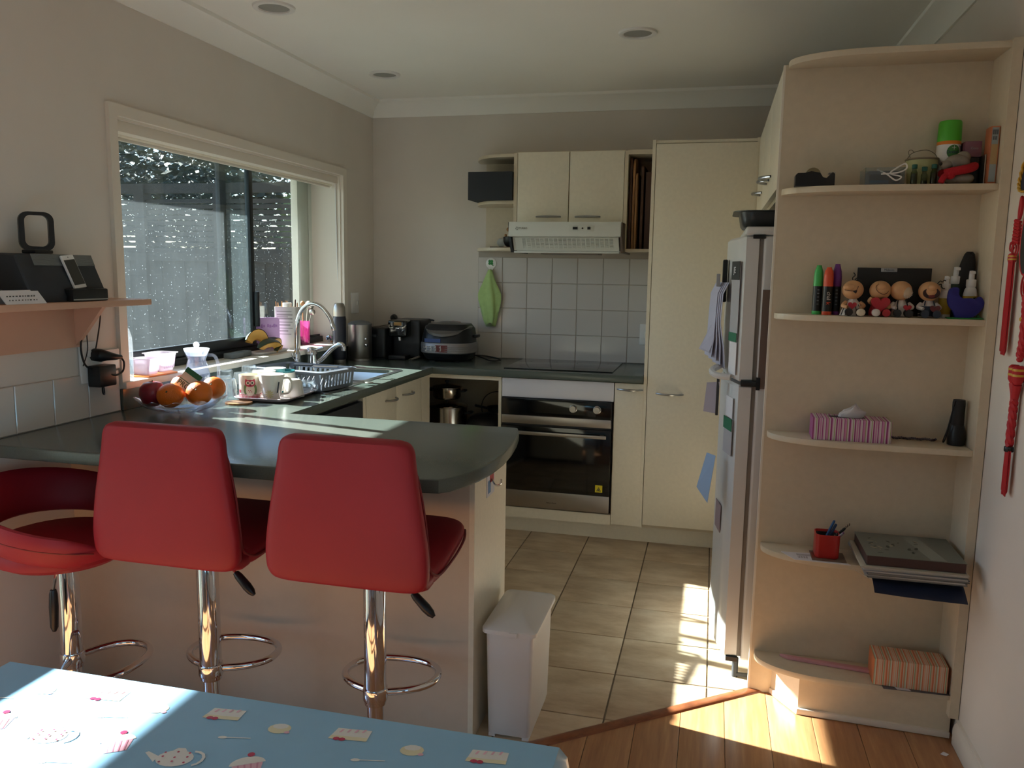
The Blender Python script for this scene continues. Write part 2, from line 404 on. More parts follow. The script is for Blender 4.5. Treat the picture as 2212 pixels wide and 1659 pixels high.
# --- glazed wall tiles
tile_w = mat('wall_tile_glaze', (204, 198, 192), .14, coat=.25, vary=.015, vscale=4)
grout = mat('wall_grout', (176, 166, 154), .9)
def tile_mesh():
    g = G(); a, b, h = .0735, .0715, .006
    bot = [(-a, 0, -a), (a, 0, -a), (a, 0, a), (-a, 0, a)]; mid = [(x, -h*.6, z) for x, _, z in bot]
    top = [(-b, -h, -b), (b, -h, -b), (b, -h, b), (-b, -h, b)]
    g.rings([bot, mid, top], cap0=False); return mesh_of('wall_tile', g, tile_w, .3)
TM = tile_mesh()
obj('tile_bed', G().box(.674, 1.72, -.003, 0, .9, 1.53), grout, wall_back)
for c in range(7):
    for r in range(4):
        o = bpy.data.objects.new('wall_tile', TM); COL.objects.link(o); o.parent = wall_back
        o.location = (.6743+.075+c*.15, -.001, .975+r*.15)
obj('tile_bed', G().box(0, .003, -3.45, -2.262, .9, 1.05), grout, wall_left)
for c in range(8):
    for r in range(1):
        o = bpy.data.objects.new('wall_tile', TM); COL.objects.link(o); o.parent = wall_left
        o.location = (.001, -2.262-.075-c*.15, .975+r*.15); o.rotation_euler = (0, 0, PI/2)

# --- the kitchen window: opening lining, architrave, sill, aluminium frame, fixed light and open sash
al = mat('dark_aluminium', (38, 42, 46), .4, metal=.3)
window_1 = obj('window_1', G().box(-.145, -.002, WY0+.0005, WY0+.012, WZ0, WZ1-.0005).box(-.197, -.002, WY1-.026, WY1-.0005, WZ0, WZ1-.0005).box(-.145, -.002, WY0+.012, WY1-.026, WZ1-.012, WZ1-.0005), trim_p, kind='structure')
def arch(p0, p1, q0, q1):
    return G().rings([[(-.003, *a), (.016, *a), (.016, *b), (-.003, *b)] for a, b in ((p0, q0), (p1, q1))])
AO = [(WY0-.035, .992), (WY0-.035, WZ1+.035), (WY1+.025, WZ1+.035), (WY1+.025, .992)]
AI = [(WY0+.004, .992), (WY0+.004, WZ1-.004), (WY1-.018, WZ1-.004), (WY1-.018, .992)]
for k in range(3): obj('architrave', arch(AO[k], AO[k+1], AI[k], AI[k+1]), trim_p, window_1)
obj('sill', G().box(-.15, .03, WY0-.033, WY1+.02, .978, 1.003, bev=.004), trim_p, window_1)
def frame_rect(g, x0, x1, y0, y1, z0, z1, w, wb=None):
    wb = wb or w
    g.box(x0, x1, y0, y0+w, z0, z1, bev=.002).box(x0, x1, y1-w, y1, z0, z1, bev=.002)
    g.box(x0, x1, y0+w, y1-w, z0, z0+wb, bev=.002).box(x0, x1, y0+w, y1-w, z1-w, z1, bev=.002); return g
g = frame_rect(G(), -.195, -.118, WY0, WY1, 1.003, WZ1, .022)
g.box(-.188, -.165, -1.352, -1.305, 1.003, WZ1, bev=.002)
obj('frame', g, al, window_1)
obj('track', G().box(-.165, -.12, WY0+.02, WY1-.02, 1.02, 1.034).box(-.142, -.138, WY0+.02, WY1-.02, 1.03, 1.045), al, window_1)
SY0, SY1 = -2.098, -1.135
sash = obj('sash', frame_rect(G(), -.155, -.13, SY0, SY1, 1.04, 1.915, .03, .045), al, window_1)
obj('pane', G().box(-.1445, -.1415, SY0+.03, SY1-.03, 1.085, 1.885), dusty_glass('dusty_pane', .011, .007), sash)
obj('outer_facing', G().box(-.24, -.199, -.575, -.42, .9, 2.15, bev=.004), trim_p, window_1)
obj('latch', G().box(-.13, -.105, -1.155, -1.138, 1.13, 1.3, bev=.004), black_p, sash)
obj('pane', G().box(-.178, -.175, -1.305, WY1-.02, 1.025, WZ1-.022), dusty_glass('spotted_pane', .001, .0015), window_1)
t = thing('roller_blind', 'cream roller blind rolled up into its long cassette under the window head', 'blind', (-.06, -1.3, WZ1))
obj('cassette', G().rings([[(x, y, z) for x, z in ((-.10, WZ1-.003), (-.02, WZ1-.003), (-.012, WZ1-.02), (-.014, WZ1-.05), (-.028, WZ1-.055), (-.10, WZ1-.055))] for y in (WY0+.006, WY1-.012)]), trim_p, t)
obj('roll', G().tube([(-.055, WY0+.02, WZ1-.052), (-.055, WY1-.03, WZ1-.052)], .013, 14), cream, t)
obj('bottom_rail', G().box(-.062, -.048, WY0+.02, WY1-.05, WZ1-.075, WZ1-.063, bev=.004), trim_p, t)
obj('cord', G().tube([(-.03, WY1-.018, WZ1-.04), (-.026, WY1-.016, 1.5), (-.02, WY1-.016, 1.22)], .004, 6).tube([(-.026, WY1-.034, WZ1-.04), (-.022, WY1-.03, 1.5), (-.02, WY1-.016, 1.22)], .004, 6), white_p, t)
obj('cord_weight', G().lathe([(.003, 0), (.008, .006), (.009, .03), (.004, .04)], (-.02, WY1-.016, 1.19)), black_p, t)

# the glazed door by the dining table and an added window behind the camera
g = frame_rect(G(), -.15, -.09, DY0, DY1, 0.005, DZ1, .06); g.box(-.14, -.1, -3.75, -3.67, .05, DZ1-.05)
door_1 = obj('door_1', g, al, kind='structure')
obj('pane', G().box(-.121, -.118, DY0+.05, -3.74, .06, DZ1-.06), clear, door_1)
obj('pane', G().box(-.121, -.118, -3.68, DY1-.05, .06, DZ1-.06), clear, door_1)
g = frame_rect(G(), XR+.09, XR+.15, RY0, RY1, RZ0, RZ1, .06); g.box(XR+.1, XR+.14, -6.19, -6.11, RZ0+.05, RZ1-.05)
added_window = obj('added_window', g, al, kind='structure')
obj('pane', G().box(XR+.118, XR+.121, RY0+.05, -6.18, RZ0+.05, RZ1-.05), clear, added_window)
obj('pane', G().box(XR+.118, XR+.121, -6.12, RY1-.05, RZ0+.05, RZ1-.05), clear, added_window)

# recessed ceiling lights (off)
lamp_in = mat('lamp_reflector', (150, 150, 146), .5)
first = None
for i, (x, y) in enumerate(((.354, -1.742), (.354, -.656), (1.69, -1.146))):
    lab = ('recessed round ceiling light nearest the camera, above the breakfast bar', 'smallest recessed round ceiling light, by the corner above the kitchen window', 'recessed round ceiling light above the tiled floor, towards the pantry')[i]
    if not first:
        first = thing('ceiling_light', lab, 'light', (x, y, H), 0, 'recessed ceiling lights')
        obj('rim', G().lathe([(.058, -.001), (.06, -.008), (.07, -.011), (.079, -.008), (.081, 0)], cap0=False, cap1=False), white_p, first, world=False)
        obj('diffuser', G().lathe([(.06, -.003), (.04, -.004), (0, -.0045)], cap0=False), lamp_in, first, world=False)
    else: dup(first, (x, y, H), 0, lab)

# ---------------------------------------------------------------- outside
ground = obj('ground', G().box(-40, 30, -40, 30, -.5, -.3), mat('garden_ground', (62, 66, 48), .95, vary=.2, vscale=1), kind='structure')
obj('roof_eave', G().box(-.82, -.2, YF-.6, .9, 2.155, 2.23).box(-.9, -.8, YF-.6, .9, 2.15, 2.26), mat('gutter_paint', (214, 208, 196), .5), kind='structure')
ftim = wood_mat('weathered_timber', (30, 29, 28), (40, 38, 36), (52, 49, 46), (3, 12, 12), .85)
def fence(x0, x1, y, zt):
    t = thing('fence', 'weathered timber garden fence with slatted top over upright palings, seen through the window', 'fence', ((x0+x1)/2, y, -.3))
    n = max(1, round((x1-x0)/.85)); w = (x1-x0)/n
    for i in range(n+1): obj('post', G().box(x0+i*w-.05, x0+i*w+.05, y, y+.1, -.3, zt-.05), ftim, t)
    for i in range(n):
        a, b = x0+i*w+.05, x0+(i+1)*w-.05
        obj('rail', G().box(a, b, y+.02, y+.07, zt-.13, zt-.05), ftim, t)
        z = 1.54
        while z < zt-.17: obj('slat', G().box(a, b, y+.03, y+.05, z, z+.034), ftim, t); z += .046
        obj('rail', G().box(a, b, y+.02, y+.07, 1.46, 1.54), ftim, t)
        k = max(1, int((b-a)/.1)); pw = (b-a)/k
        for j in range(k): obj('paling', G().box(a+j*pw-.006, a+(j+1)*pw+.006, y+.045+(.016 if j % 2 else 0), y+.058+(.016 if j % 2 else 0), -.3, 1.47), ftim, t)
fence(-5.2, -.5, 1.5, 2.17)
leaf_d = mat('dark_leaf', (30, 44, 32), .6, vary=.3, vscale=3)
leaf_l = mat('light_leaf', (88, 112, 52), .6, vary=.3, vscale=3)
def tree(name, label, x, y, h, r, m, n, seed, squash=.8):
    rnd = random.Random(seed)
    t = thing(name, label, 'tree', (x, y, -.3), 0, 'trees beyond the garden fence')
    obj('trunk', G().tube([(x, y, -.3), (x+.05, y, h*.4), (x+.1, y+.1, h*.8)], [.09, .07, .03], 7), mat('bark', (72, 60, 50), .9), t)
    g = G(); bm = g.bm
    for i in range(n):
        while True:
            v = Vector((rnd.uniform(-1, 1), rnd.uniform(-1, 1), rnd.uniform(-1, 1)))
            if .25 < v.length < 1 and (math.sin(v.x*5+seed)+math.sin(v.y*6)+math.sin(v.z*7+1)) > -1.1: break
        c = Vector((x, y, h*.74))+Vector((v.x*r, v.y*r, v.z*h*.38*squash))
        s = rnd.uniform(.035, .075); a = rnd.uniform(0, 6.28)
        u = Vector((math.cos(a), math.sin(a), rnd.uniform(-.6, .6)))*s; w = Vector((rnd.uniform(-1, 1), rnd.uniform(-1, 1), rnd.uniform(-1, 1)))*s*.45
        bm.faces.new([bm.verts.new(c-u), bm.verts.new(c+w), bm.verts.new(c+u), bm.verts.new(c-w)])
    o = obj('foliage', g, m, t, kind='stuff')
tree('garden_tree', 'dense dark tree behind the middle of the fence, over the sash', -3.35, 3.2, 3.05, .8, leaf_d, 4200, 1)
tree('garden_tree', 'dense dark tree furthest left close behind the fence', -5.0, 3.2, 3.3, .8, leaf_d, 4200, 2)
tree('garden_tree', 'light green sunlit tree behind the right slatted panel', -1.65, 3.2, 2.3, .8, leaf_l, 2600, 4)
tree('garden_tree', 'tall loose dark tree in the second row behind the window post', -3.2, 5.6, 3.3, 1.2, leaf_d, 3600, 5)
tree('garden_tree', 'tall broad dark tree in the second row, furthest left', -5.8, 5.6, 4.2, 1.3, leaf_d, 6000, 6)
# ================================================================ worktop, base cabinets
OUT = [(0, 0), (0, -2.85), (.6, -2.848), (1.36, -2.845)]
OUT += [(1.405, -2.838), (1.428, -2.815), (1.452, -2.76), (1.472, -2.69), (1.484, -2.60), (1.487, -2.50), (1.48, -2.38), (1.466, -2.26), (1.45, -2.165), (1.435, -2.118), (1.428, -2.114)]
OUT += [(.596, -2.114), (.596, -.59), (1.72, -.59), (1.72, -.0)]
wt = thing('worktop', 'dark green speckled laminate worktop running round the sink and out as the breakfast bar', 'worktop', (.3, -1.2, .86))
g = G(); n0 = len(OUT); t = bmesh.new()
top = [t.verts.new((x, y, .9)) for x, y in OUT]; bot = [t.verts.new((x, y, .862)) for x, y in OUT]
ft = t.faces.new(list(reversed(top))); fb = t.faces.new(bot)
for i in range(n0): t.faces.new([top[i], top[(i+1) % n0], bot[(i+1) % n0], bot[i]])
bmesh.ops.recalc_face_normals(t, faces=t.faces)
ed = [e for e in t.edges if (e.verts[0] in top) == (e.verts[1] in top)]
bmesh.ops.bevel(t, geom=ed, offset=.006, segments=3, profile=.5, affect='EDGES', clamp_overlap=True)
g.merge(t)
# the two sink holes are left to the inset sink, which sits proud; upstand under the window sill
obj('top', g, count_m, wt, angle=.5)
obj('upstand', G().box(0, .014, -2.256, -.012, .9, .977, bev=.002).box(0.001, .66, -.014, 0, .9, .93, bev=.002), count_m, wt)

pen = thing('peninsula_base', 'cream panelled base carrying the breakfast bar, its end panel facing the tiled floor', 'cabinet', (.7, -2.4, 0))
obj('front_panel', G().box(0.0, 1.384, -2.5, -2.482, 0.0, .861), mat('bar_panel', (206, 188, 168), .42, vary=.02, vscale=30), pen)
obj('end_panel', G().box(1.384, 1.4, -2.5, -2.13, 0.0, .861), cream, pen)
obj('inner_panel', G().box(.62, 1.384, -2.148, -2.13, .1, .861), cream, pen)
# little picture hook stuck on the end panel
t = thing('adhesive_hook', 'small picture sticker hook with cartoon figures and a silver hook on the bar end panel', 'hook', (1.401, -2.33, .79))
obj('plate', G().box(1.4, 1.4025, -2.375, -2.29, .725, .865), mat('hook_plate', (206, 206, 214), .4), t)
obj('print', G().box(1.4023, 1.4031, -2.365, -2.335, .735, .775).m(1).box(1.4023, 1.4031, -2.345, -2.30, .765, .80).m(2).ball((1.4026, -2.33, .825), (.001, .016, .016)), [mat('print_blue', (92, 128, 176), .5), mat('print_red', (186, 62, 66), .5), mat('print_brown', (88, 60, 52), .5)], t)
obj('hook', G().tube(smooth([(1.403, -2.325, .775), (1.415, -2.325, .755), (1.43, -2.325, .758), (1.434, -2.325, .775)]), .003, 6), chrome, t)

def bow_handle(g, c, length, axis, out, rise=.026, r=.0052):
    """bowed bar handle: axis along which it runs, out = direction it bows to"""
    A, O = Vector(axis), Vector(out); C0 = Vector(c); pts = []; rr = []
    for i in range(13):
        s = -1+2*i/12
        pts.append(C0+A*(s*length/2)+O*(rise*(1-s*s)+.002)); rr.append(r*(1.15-.35*abs(s)))
    return g.tube(pts, rr, 8)

# sink run under the window
t = thing('sink_cabinet', 'cream two-door cabinet under the sink', 'cabinet', (.3, -1.04, .1))
obj('carcass', G().box(.02, .548, -1.4, -1.384, .1, .86).box(.02, .548, -.706, -.69, .1, .86).box(.02, .548, -1.384, -.706, .1, .116).box(.02, .03, -1.384, -.706, .116, .7), cream_in, t)
for (y0, y1, hy) in ((-1.398, -1.045, -1.12), (-1.041, -.69, -.90)):
    dr = obj('door', G().box(.55, .568, y0, y1, .115, .855, bev=.0015), cream, t)
    obj('handle', bow_handle(G(), (.568, hy, .80), .13, (0, 1, 0), (1, 0, 0), .03), satin, dr)
t = thing('dishwasher', 'grey dishwasher under the worktop beside the cream sink cabinet doors', 'dishwasher', (.3, -1.7, 0))
obj('body', G().box(.02, .54, -2.02, -1.43, .08, .856), dark_p, t)
obj('door', G().box(.54, .566, -2.02, -1.43, .09, .735, bev=.003), mat('dishwasher_grey', (120, 122, 124), .35, metal=.6), t)
obj('control_panel', G().box(.535, .566, -2.02, -1.43, .75, .838, bev=.003), dark_p, t)
obj('filler_strip', G().box(.54, .566, -1.428, -1.402, .09, .856), cream, t)

# open corner cabinet with the pans, between sink run and oven
t = thing('corner_cabinet', 'open-fronted cream corner cabinet holding pots and pans left of the oven', 'cabinet', (.75, -.3, .1))
obj('side_panel', G().box(.957, .973, -.565, -.02, .1, .861), cream, t)
obj('side_panel', G().box(.55, .568, -.688, -.565, .1, .861), cream, t)
obj('back_panel', G().box(.03, .957, -.03, -.02, .1, .861), cream_in, t)
obj('top_rail', G().box(.55, .957, -.565, -.545, .839, .861), cream, t)
obj('shelf', G().box(.03, .957, -.54, -.03, .478, .494), cream_in, t)
obj('base_panel', G().box(.03, .957, -.54, -.03, .1, .116), cream_in, t)

# oven and its housing
t = thing('oven_housing', 'white filler panel and cream housing round the built-in oven', 'cabinet', (1.27, -.3, .1))
obj('filler_panel', G().box(.977, 1.572, -.566, -.55, .757, .857, bev=.0015), white_l, t)
obj('lower_rail', G().box(.975, 1.575, -.566, -.54, .10, .155), cream, t)
obj('carcass', G().box(.9745, .9765, -.53, -.02, .1, .86).box(1.5685, 1.572, -.53, -.02, .1, .86).box(.9765, 1.5685, -.04, -.02, .1, .86).box(.9765, 1.5685, -.53, -.04, .1, .116), cream_in, t)
ov = thing('oven', 'black glass and stainless steel built-in oven under the cooktop', 'oven', (1.27, -.57, .16))
obj('body', G().box(.978, 1.566, -.56, -.53, .16, .755), dark_p, ov)
obj('control_panel', G().box(.979, 1.564, -.579, -.56, .664, .753, bev=.002), black_g, ov)
obj('trim_bar', G().box(.979, 1.564, -.58, -.56, .618, .662, bev=.002), steel, ov)
for x in (1.365, 1.49):
    k = obj('knob', G().lathe([(.021, 0), (.021, .003), (.0185, .004), (.018, .02), (.0165, .022), (0, .022)], seg=24, mtx=Matrix.Translation((x, -.579, .712)) @ RX(PI/2)), steel, ov)
dr = obj('door', G().box(.979, 1.566, -.58, -.56, .255, .606, bev=.002), black_g, ov)
obj('kick_strip', G().box(.979, 1.566, -.582, -.56, .164, .2545, bev=.002), steel, dr)
obj('handle', G().box(.985, 1.545, -.618, -.606, .566, .584, bev=.002).box(1.0, 1.02, -.606, -.578, .568, .582).box(1.51, 1.53, -.606, -.578, .568, .582), steel, dr)
obj('warning_sticker', G().box(1.492, 1.53, -.5808, -.5795, .275, .313).m(1).prism([(1.499, -.5813, .281), (1.523, -.5813, .281), (1.511, -.5813, .304)], (0, .0006, 0)).m(0).prism([(1.5035, -.5816, .2835), (1.5185, -.5816, .2835), (1.511, -.5816, .298)], (0, .0004, 0)).m(1).box(1.507, 1.515, -.5819, -.5815, .285, .292), [mat('sticker_yellow', (226, 206, 40), .5), ink], dr)
text('lettering', 'Fisher & Paykel', .0085, at(1.26, -.5826, .197), ink, ov)
# narrow cabinet
t = thing('narrow_cabinet', 'narrow cream cabinet with one bowed handle between oven and pantry', 'cabinet', (1.65, -.3, .1))
obj('carcass', G().box(1.575, 1.719, -.548, -.02, .1, .861), cream_in, t)
dr = obj('door', G().box(1.577, 1.724, -.568, -.55, .105, .857, bev=.0015), cream, t)
obj('handle', bow_handle(G(), (1.655, -.568, .826), .13, (1, 0, 0), (0, -1, 0), .03), satin, dr)
# pantry
t = thing('pantry_cupboard', 'tall cream pantry cupboard with one wide door beside the fridge', 'cupboard', (1.98, -.3, .1))
obj('side_panel', G().box(1.7225, 1.739, -.566, -.0095, .1, 2.066), cream, t)
obj('side_panel', G().box(2.215, 2.231, -.566, -.0095, .1, 2.066), cream, t)
obj('carcass', G().box(1.739, 2.215, -.548, -.0095, .1, 2.05), cream_in, t)
obj('top_panel', G().box(1.739, 2.215, -.555, -.0095, 2.05, 2.064), cream, t)
dr = obj('door', G().box(1.742, 2.222, -.568, -.55, .118, 2.046, bev=.0015), cream, t)
obj('handle', bow_handle(G(), (1.855, -.568, .813), .135, (1, 0, 0), (0, -1, 0), .03), satin, dr)
solo('kickboard', G().box(.6, 2.3, -.487, -.469, 0, .1), cream, 'long cream kickboard under the oven and pantry', 'kickboard', (1.4, -.47, 0))
solo('kickboard', G().box(.49, .508, -2.1, -.5, 0, .1), cream, 'cream kickboard under the dishwasher and sink cabinet', 'kickboard', (.5, -1.3, 0))

# cooktop
t = thing('cooktop', 'flat black glass cooktop set in the worktop above the oven', 'cooktop', (1.26, -.28, .9))
obj('glass_top', G().box(.972, 1.556, -.52, -.03, .9004, .9064, bev=.0015), black_g, t)
g = G()
for (x, y, r) in ((1.12, -.39, .09), (1.4, -.39, .075), (1.12, -.16, .075), (1.4, -.16, .09)):
    g.rings([[(x+rr*math.cos(2*PI*i/40), y+rr*math.sin(2*PI*i/40), .9068) for i in range(40)] for rr in (r, r-.002)], False, False)
obj('zone_marking', g, mat('zone_grey', (70, 72, 74), .4), t)

# ================================================================ wall cabinets and hood
t = thing('wall_cabinet', 'cream two-door wall cabinet above the rangehood', 'cabinet', (1.27, -.16, 1.68))
obj('carcass', G().box(.978, 1.565, -.283, 0, 1.675, 2.05), cream_in, t)
obj('side_panel', G().box(.957, .977, -.3, 0, 1.53, 2.056), shelf_l, t)
obj('top_panel', G().box(.9775, 1.5595, -.2995, -.001, 2.0505, 2.06), shelf_l, t)
for x0, x1, hx in ((.98, 1.262, 1.155), (1.267, 1.558, 1.37)):
    dr = obj('door', G().box(x0, x1, -.303, -.285, 1.676, 2.056, bev=.0015), cream, t)
    obj('handle', bow_handle(G(), (hx, -.303, 1.714), .135, (1, 0, 0), (0, -1, 0), .024, .006), satin, dr)
t = thing('cubby_shelf', 'open cream cubby right of the wall cabinet, stacked with upright boards', 'shelf', (1.64, -.16, 1.53))
obj('side_panel', G().box(1.56, 1.578, -.302, 0, 1.53, 2.056), shelf_l, t)
obj('top_panel', G().box(1.578, 1.72, -.302, 0, 2.036, 2.06), shelf_l, t)
obj('base_panel', G().box(1.56, 1.72, -.302, 0, 1.53, 1.546), shelf_l, t)
obj('back_panel', G().box(1.578, 1.72, -.006, 0, 1.546, 2.036), cream_in, t)
wd1 = wood_mat('chopping_board_wood', (120, 84, 50), (156, 112, 68), (182, 138, 90), (20, 20, 2), .5)
wd2 = wood_mat('dark_tray_wood', (64, 40, 28), (86, 56, 38), (104, 70, 50), (20, 20, 2), .5)
for i, (x, th, h, dpt, m, lab, cat, cut) in enumerate((
        (1.584, .014, .475, .26, wd2, 'square brown board at the left of the cubby', 'board', 0),
        (1.602, .012, .478, .27, wd1, 'tallest pale round-cornered tray leaning in the cubby', 'tray', .06),
        (1.618, .01, .40, .285, wd1, 'shorter pale board with a rounded top in the cubby', 'board', .05),
        (1.644, .014, .44, .25, wd2, 'dark narrow board in the middle of the cubby', 'board', .02),
        (1.668, .036, .405, .24, mat('red_brown_board', (84, 58, 48), .6), 'thick red-brown box file at the right of the cubby', 'box', 0))):
    if cut: P = [(x, -.02, 0), (x, -dpt, 0)]+[(x, -dpt+cut-cut*math.cos(a), h-cut+cut*math.sin(a)) for a in [PI/2*k/5 for k in range(6)]]+[(x, -.02, h)]
    else: P = [(x, -.02, 0), (x, -dpt, 0), (x, -dpt, h), (x, -.02, h)]
    solo('cutting_board' if cat == 'board' else ('wooden_tray' if cat == 'tray' else 'box_file'), G().prism([(a, b, c+1.5465) for a, b, c in P], (th, 0, 0), bev=.002), m, lab, cat, (x, -.1, 1.5465))
def quarter_shelf(x1, depth, z0, z1, xl, yb=0):
    """shelf whose front left corner is one big round, right end at x1"""
    r = depth-.02; P = [(x1, yb), (x1, yb-depth)]
    P += [(xl+(x1-xl)*.78*(1-math.sin(a)), yb-.02-(depth-.02)*math.cos(a)) for a in [PI/2*i/14 for i in range(15)]]
    P += [(xl, yb)]
    return G().prism([(x, y, z0) for x, y in P], (0, 0, z1-z0), bev=.0025)
t = thing('corner_shelf', 'open cream end shelf with rounded fronts left of the rangehood', 'shelf', (.85, -.15, 1.53))
for z in (2.036, 1.786, 1.53): obj('shelf_board', quarter_shelf(.957, .285, z, z+.018, .685), shelf_l, t)
obj('back_panel', G().box(.72, .957, -.008, 0, 1.548, 2.036), shelf_l, t)
solo('speaker_box', G().box(.70, .953, -.315, -.04, 1.8045, 1.957, bev=.004), mat('charcoal_cloth', (50, 54, 60), .9, bump=.3, bscale=900), 'charcoal grey box on the middle board of the rounded end shelf', 'box', (.82, -.15, 1.8045))
# pot figures on the lower end shelf
t = thing('wooden_mat', 'thin brown wooden mat under the black pot on the end shelf', 'mat', (.87, -.13, 1.548))
obj('board', G().box(.80, .945, -.21, -.06, 1.548, 1.555, bev=.002), wd2, t)
t = thing('stone_pot', 'small black stone pot with wooden balls on sticks beside the rangehood', 'pot', (.905, -.13, 1.555))
obj('bowl', G().lathe([(.02, 0), (.034, .01), (.042, .03), (.043, .055), (.038, .058), (.036, .03), (.0, .012)], (.905, -.14, 1.555), 20), black_p, t)
for (dx, h, r) in ((-.012, .098, .012), (-.028, .066, .008), (.01, .08, .008)):
    obj('stick', G().tube([(.905, -.14, 1.57), (.905+dx, -.15, 1.555+h)], .002, 6).ball((.905+dx, -.15, 1.555+h), r, 12, 8), wd1, t)
t = thing('glass_ornament', 'clear glass lump ornament left of the black pot', 'ornament', (.845, -.11, 1.555))
obj('lump', G().ball((.842, -.11, 1.581), (.026, .022, .026), 10, 7), glass('frosted_lump', (235, 238, 240), body=.35), t)

hd = thing('rangehood', 'slim white slide-out rangehood with slotted grille over the cooktop', 'rangehood', (1.27, -.25, 1.52))
wh = mat('hood_enamel', (206, 208, 202), .3)
obj('body', G().prism([(.985, 0, 1.545), (.985, -.38, 1.53), (.985, -.42, 1.60), (.985, -.42, 1.676), (.985, 0, 1.676)], (.57, 0, 0)), wh, hd)
obj('side_cheek', G().prism([(.968, -.02, 1.52), (.968, -.385, 1.52), (.968, -.445, 1.60), (.968, -.45, 1.676), (.968, -.02, 1.676)], (.012, 0, 0)), dark_p, hd)
obj('side_cheek', G().prism([(1.562, -.02, 1.52), (1.562, -.385, 1.52), (1.562, -.445, 1.60), (1.562, -.45, 1.676), (1.562, -.02, 1.676)], (.012, 0, 0)), mat('hood_side_brown', (96, 84, 76), .5), hd)
obj('fascia', G().prism([(.972, -.455, 1.6), (.972, -.465, 1.603), (.972, -.452, 1.678), (.972, -.42, 1.678), (.972, -.42, 1.6)], (.596, 0, 0), bev=.002), wh, hd)
# slotted grille on the sloping underside
A, B = Vector((0, -.432, 1.598)), Vector((0, -.375, 1.525)); U = (B-A); un = Vector((0, -U.z, U.y)).normalized()
if un.y > 0: un = -un
NX, NY = 20, 9; gx0, gx1 = 1.0, 1.553
g = G(); bm = g.bm
xs = [gx0]; a0, a1 = 1.036, 1.528
for i in range(NX):
    w = (a1-a0)/NX; xs += [a0+i*w+w*.12, a0+i*w+w*.88]
xs.append(gx1)
vs_ = [0.0]
for j in range(NY):
    w = .86/NY; vs_ += [.06+j*w+w*.3, .06+j*w+w*.7]
vs_.append(1.0)
def gp(x, v, o=0): return Vector((x, 0, 0))+A+U*v+un*o
V = [[bm.verts.new(gp(x, v)) for x in xs] for v in vs_]
for j in range(len(vs_)-1):
    for i in range(len(xs)-1):
        if i % 2 == 1 and j % 2 == 1: continue
        bm.faces.new([V[j][i], V[j][i+1], V[j+1][i+1], V[j+1][i]])
e = bmesh.ops.extrude_face_region(bm, geom=list(bm.faces))
bmesh.ops.translate(bm, vec=-un*.003, verts=[v for v in e['geom'] if isinstance(v, bmesh.types.BMVert)])
obj('grille', g, wh, hd)
g = G(); g.poly([gp(gx0, 0.02, -.01), gp(gx1, .02, -.01), gp(gx1, .98, -.01), gp(gx0, .98, -.01)])
obj('filter', g, mat('filter_dark', (14, 14, 14), .8), hd)
obj('lower_lip', G().box(.985, 1.555, -.385, -.36, 1.518, 1.527, bev=.002), wh, hd)
FT = RX(-.17)  # fascia leans back
cp = obj('control_panel', G().box(1.30, 1.428, -.4605, -.455, 1.628, 1.660, bev=.001), mat('hood_panel', (196, 198, 190), .35), hd)
obj('switch', G().box(1.318, 1.343, -.4635, -.4600, 1.638, 1.651), black_p, cp)
obj('switch', G().box(1.395, 1.411, -.4635, -.4600, 1.638, 1.651), black_p, cp)
obj('button', G().lathe([(.0045, 0), (.0045, .003), (0, .0035)], mtx=Matrix.Translation((1.369, -.4603, 1.6445)) @ RX(PI/2), seg=14), ink, cp)
g = G()
for x in (1.322, 1.329, 1.336, 1.343, 1.398, 1.405): g.box(x-.001, x+.001, -.4612, -.4604, 1.6545, 1.6565)
obj('mark', g, ink, cp)
grey_ink = mat('grey_ink', (104, 106, 102), .6)
text('lettering', 'TURBO', .0135, at(1.052, -.4617, 1.643, FACE_Y @ RX(0)) @ RX(-.17), grey_ink, hd)
g = G(); c = Vector((1.0185, -.4612, 1.643))
for k in range(4):
    a = PI/4+PI/2*k; p = c+Vector((.0075*math.cos(a+.5), 0, .0075*math.sin(a+.5)))
    q = c+Vector((.0075*math.cos(a+1.5), 0, .0075*math.sin(a+1.5)))
    g.tube([p, q], .0014, 5)
obj('emblem', g, grey_ink, hd)
obj('lamp_cover', G().box(1.13, 1.44, -.36, -.20, 1.512, 1.522), mat('hood_lamp', (120, 110, 100), .5), hd)

# ================================================================ fridge enclosure, display shelves
YP = -1.96
t = thing('fridge_enclosure', 'cream overhead cupboard and side panels round the fridge', 'cupboard', (2.5, -1.3, 0))
obj('carcass', G().box(2.245, XR-.002, YP+.02, -.60, 1.675, 2.058), cream_in, t)
obj('filler_panel', G().box(2.233, 2.249, -1.12, -.57, .1, 2.058), cream, t)
obj('inner_panel', G().box(2.25, XR-.002, -1.10, -1.084, 0, 1.675), cream, t)
for (y0, y1, hy) in ((YP+.022, -1.502, -1.56), (-1.498, -1.04, -1.44), (-1.036, -.60, -.97)):
    dr = obj('door', G().box(2.226, 2.244, y0, y1, 1.69, 2.056, bev=.0015), cream, t)
    obj('handle', bow_handle(G(), (2.226, hy-.0, 1.765), .13, (0, 1, 0), (-1, 0, 0), .034, .006), satin, dr)
du = thing('display_shelves', 'cream rounded end shelves on the fridge panel facing the dining area', 'shelf', (2.53, -2.03, 0))
obj('back_panel', G().box(2.232, XR-.002, YP, YP+.018, 0.0, 2.062), shelf_l, du)
obj('edge_strip', G().box(2.2255, 2.232, YP-.001, YP+.018, 0.0, 2.062), mat('edge_strip_white', (226, 220, 206), .4), du)
obj('side_panel', G().box(2.812, XR-.002, -2.122, YP, 0.078, 2.072), shelf_l, du)
SZ = [2.068, 1.684, 1.299, .914, .532, .148]
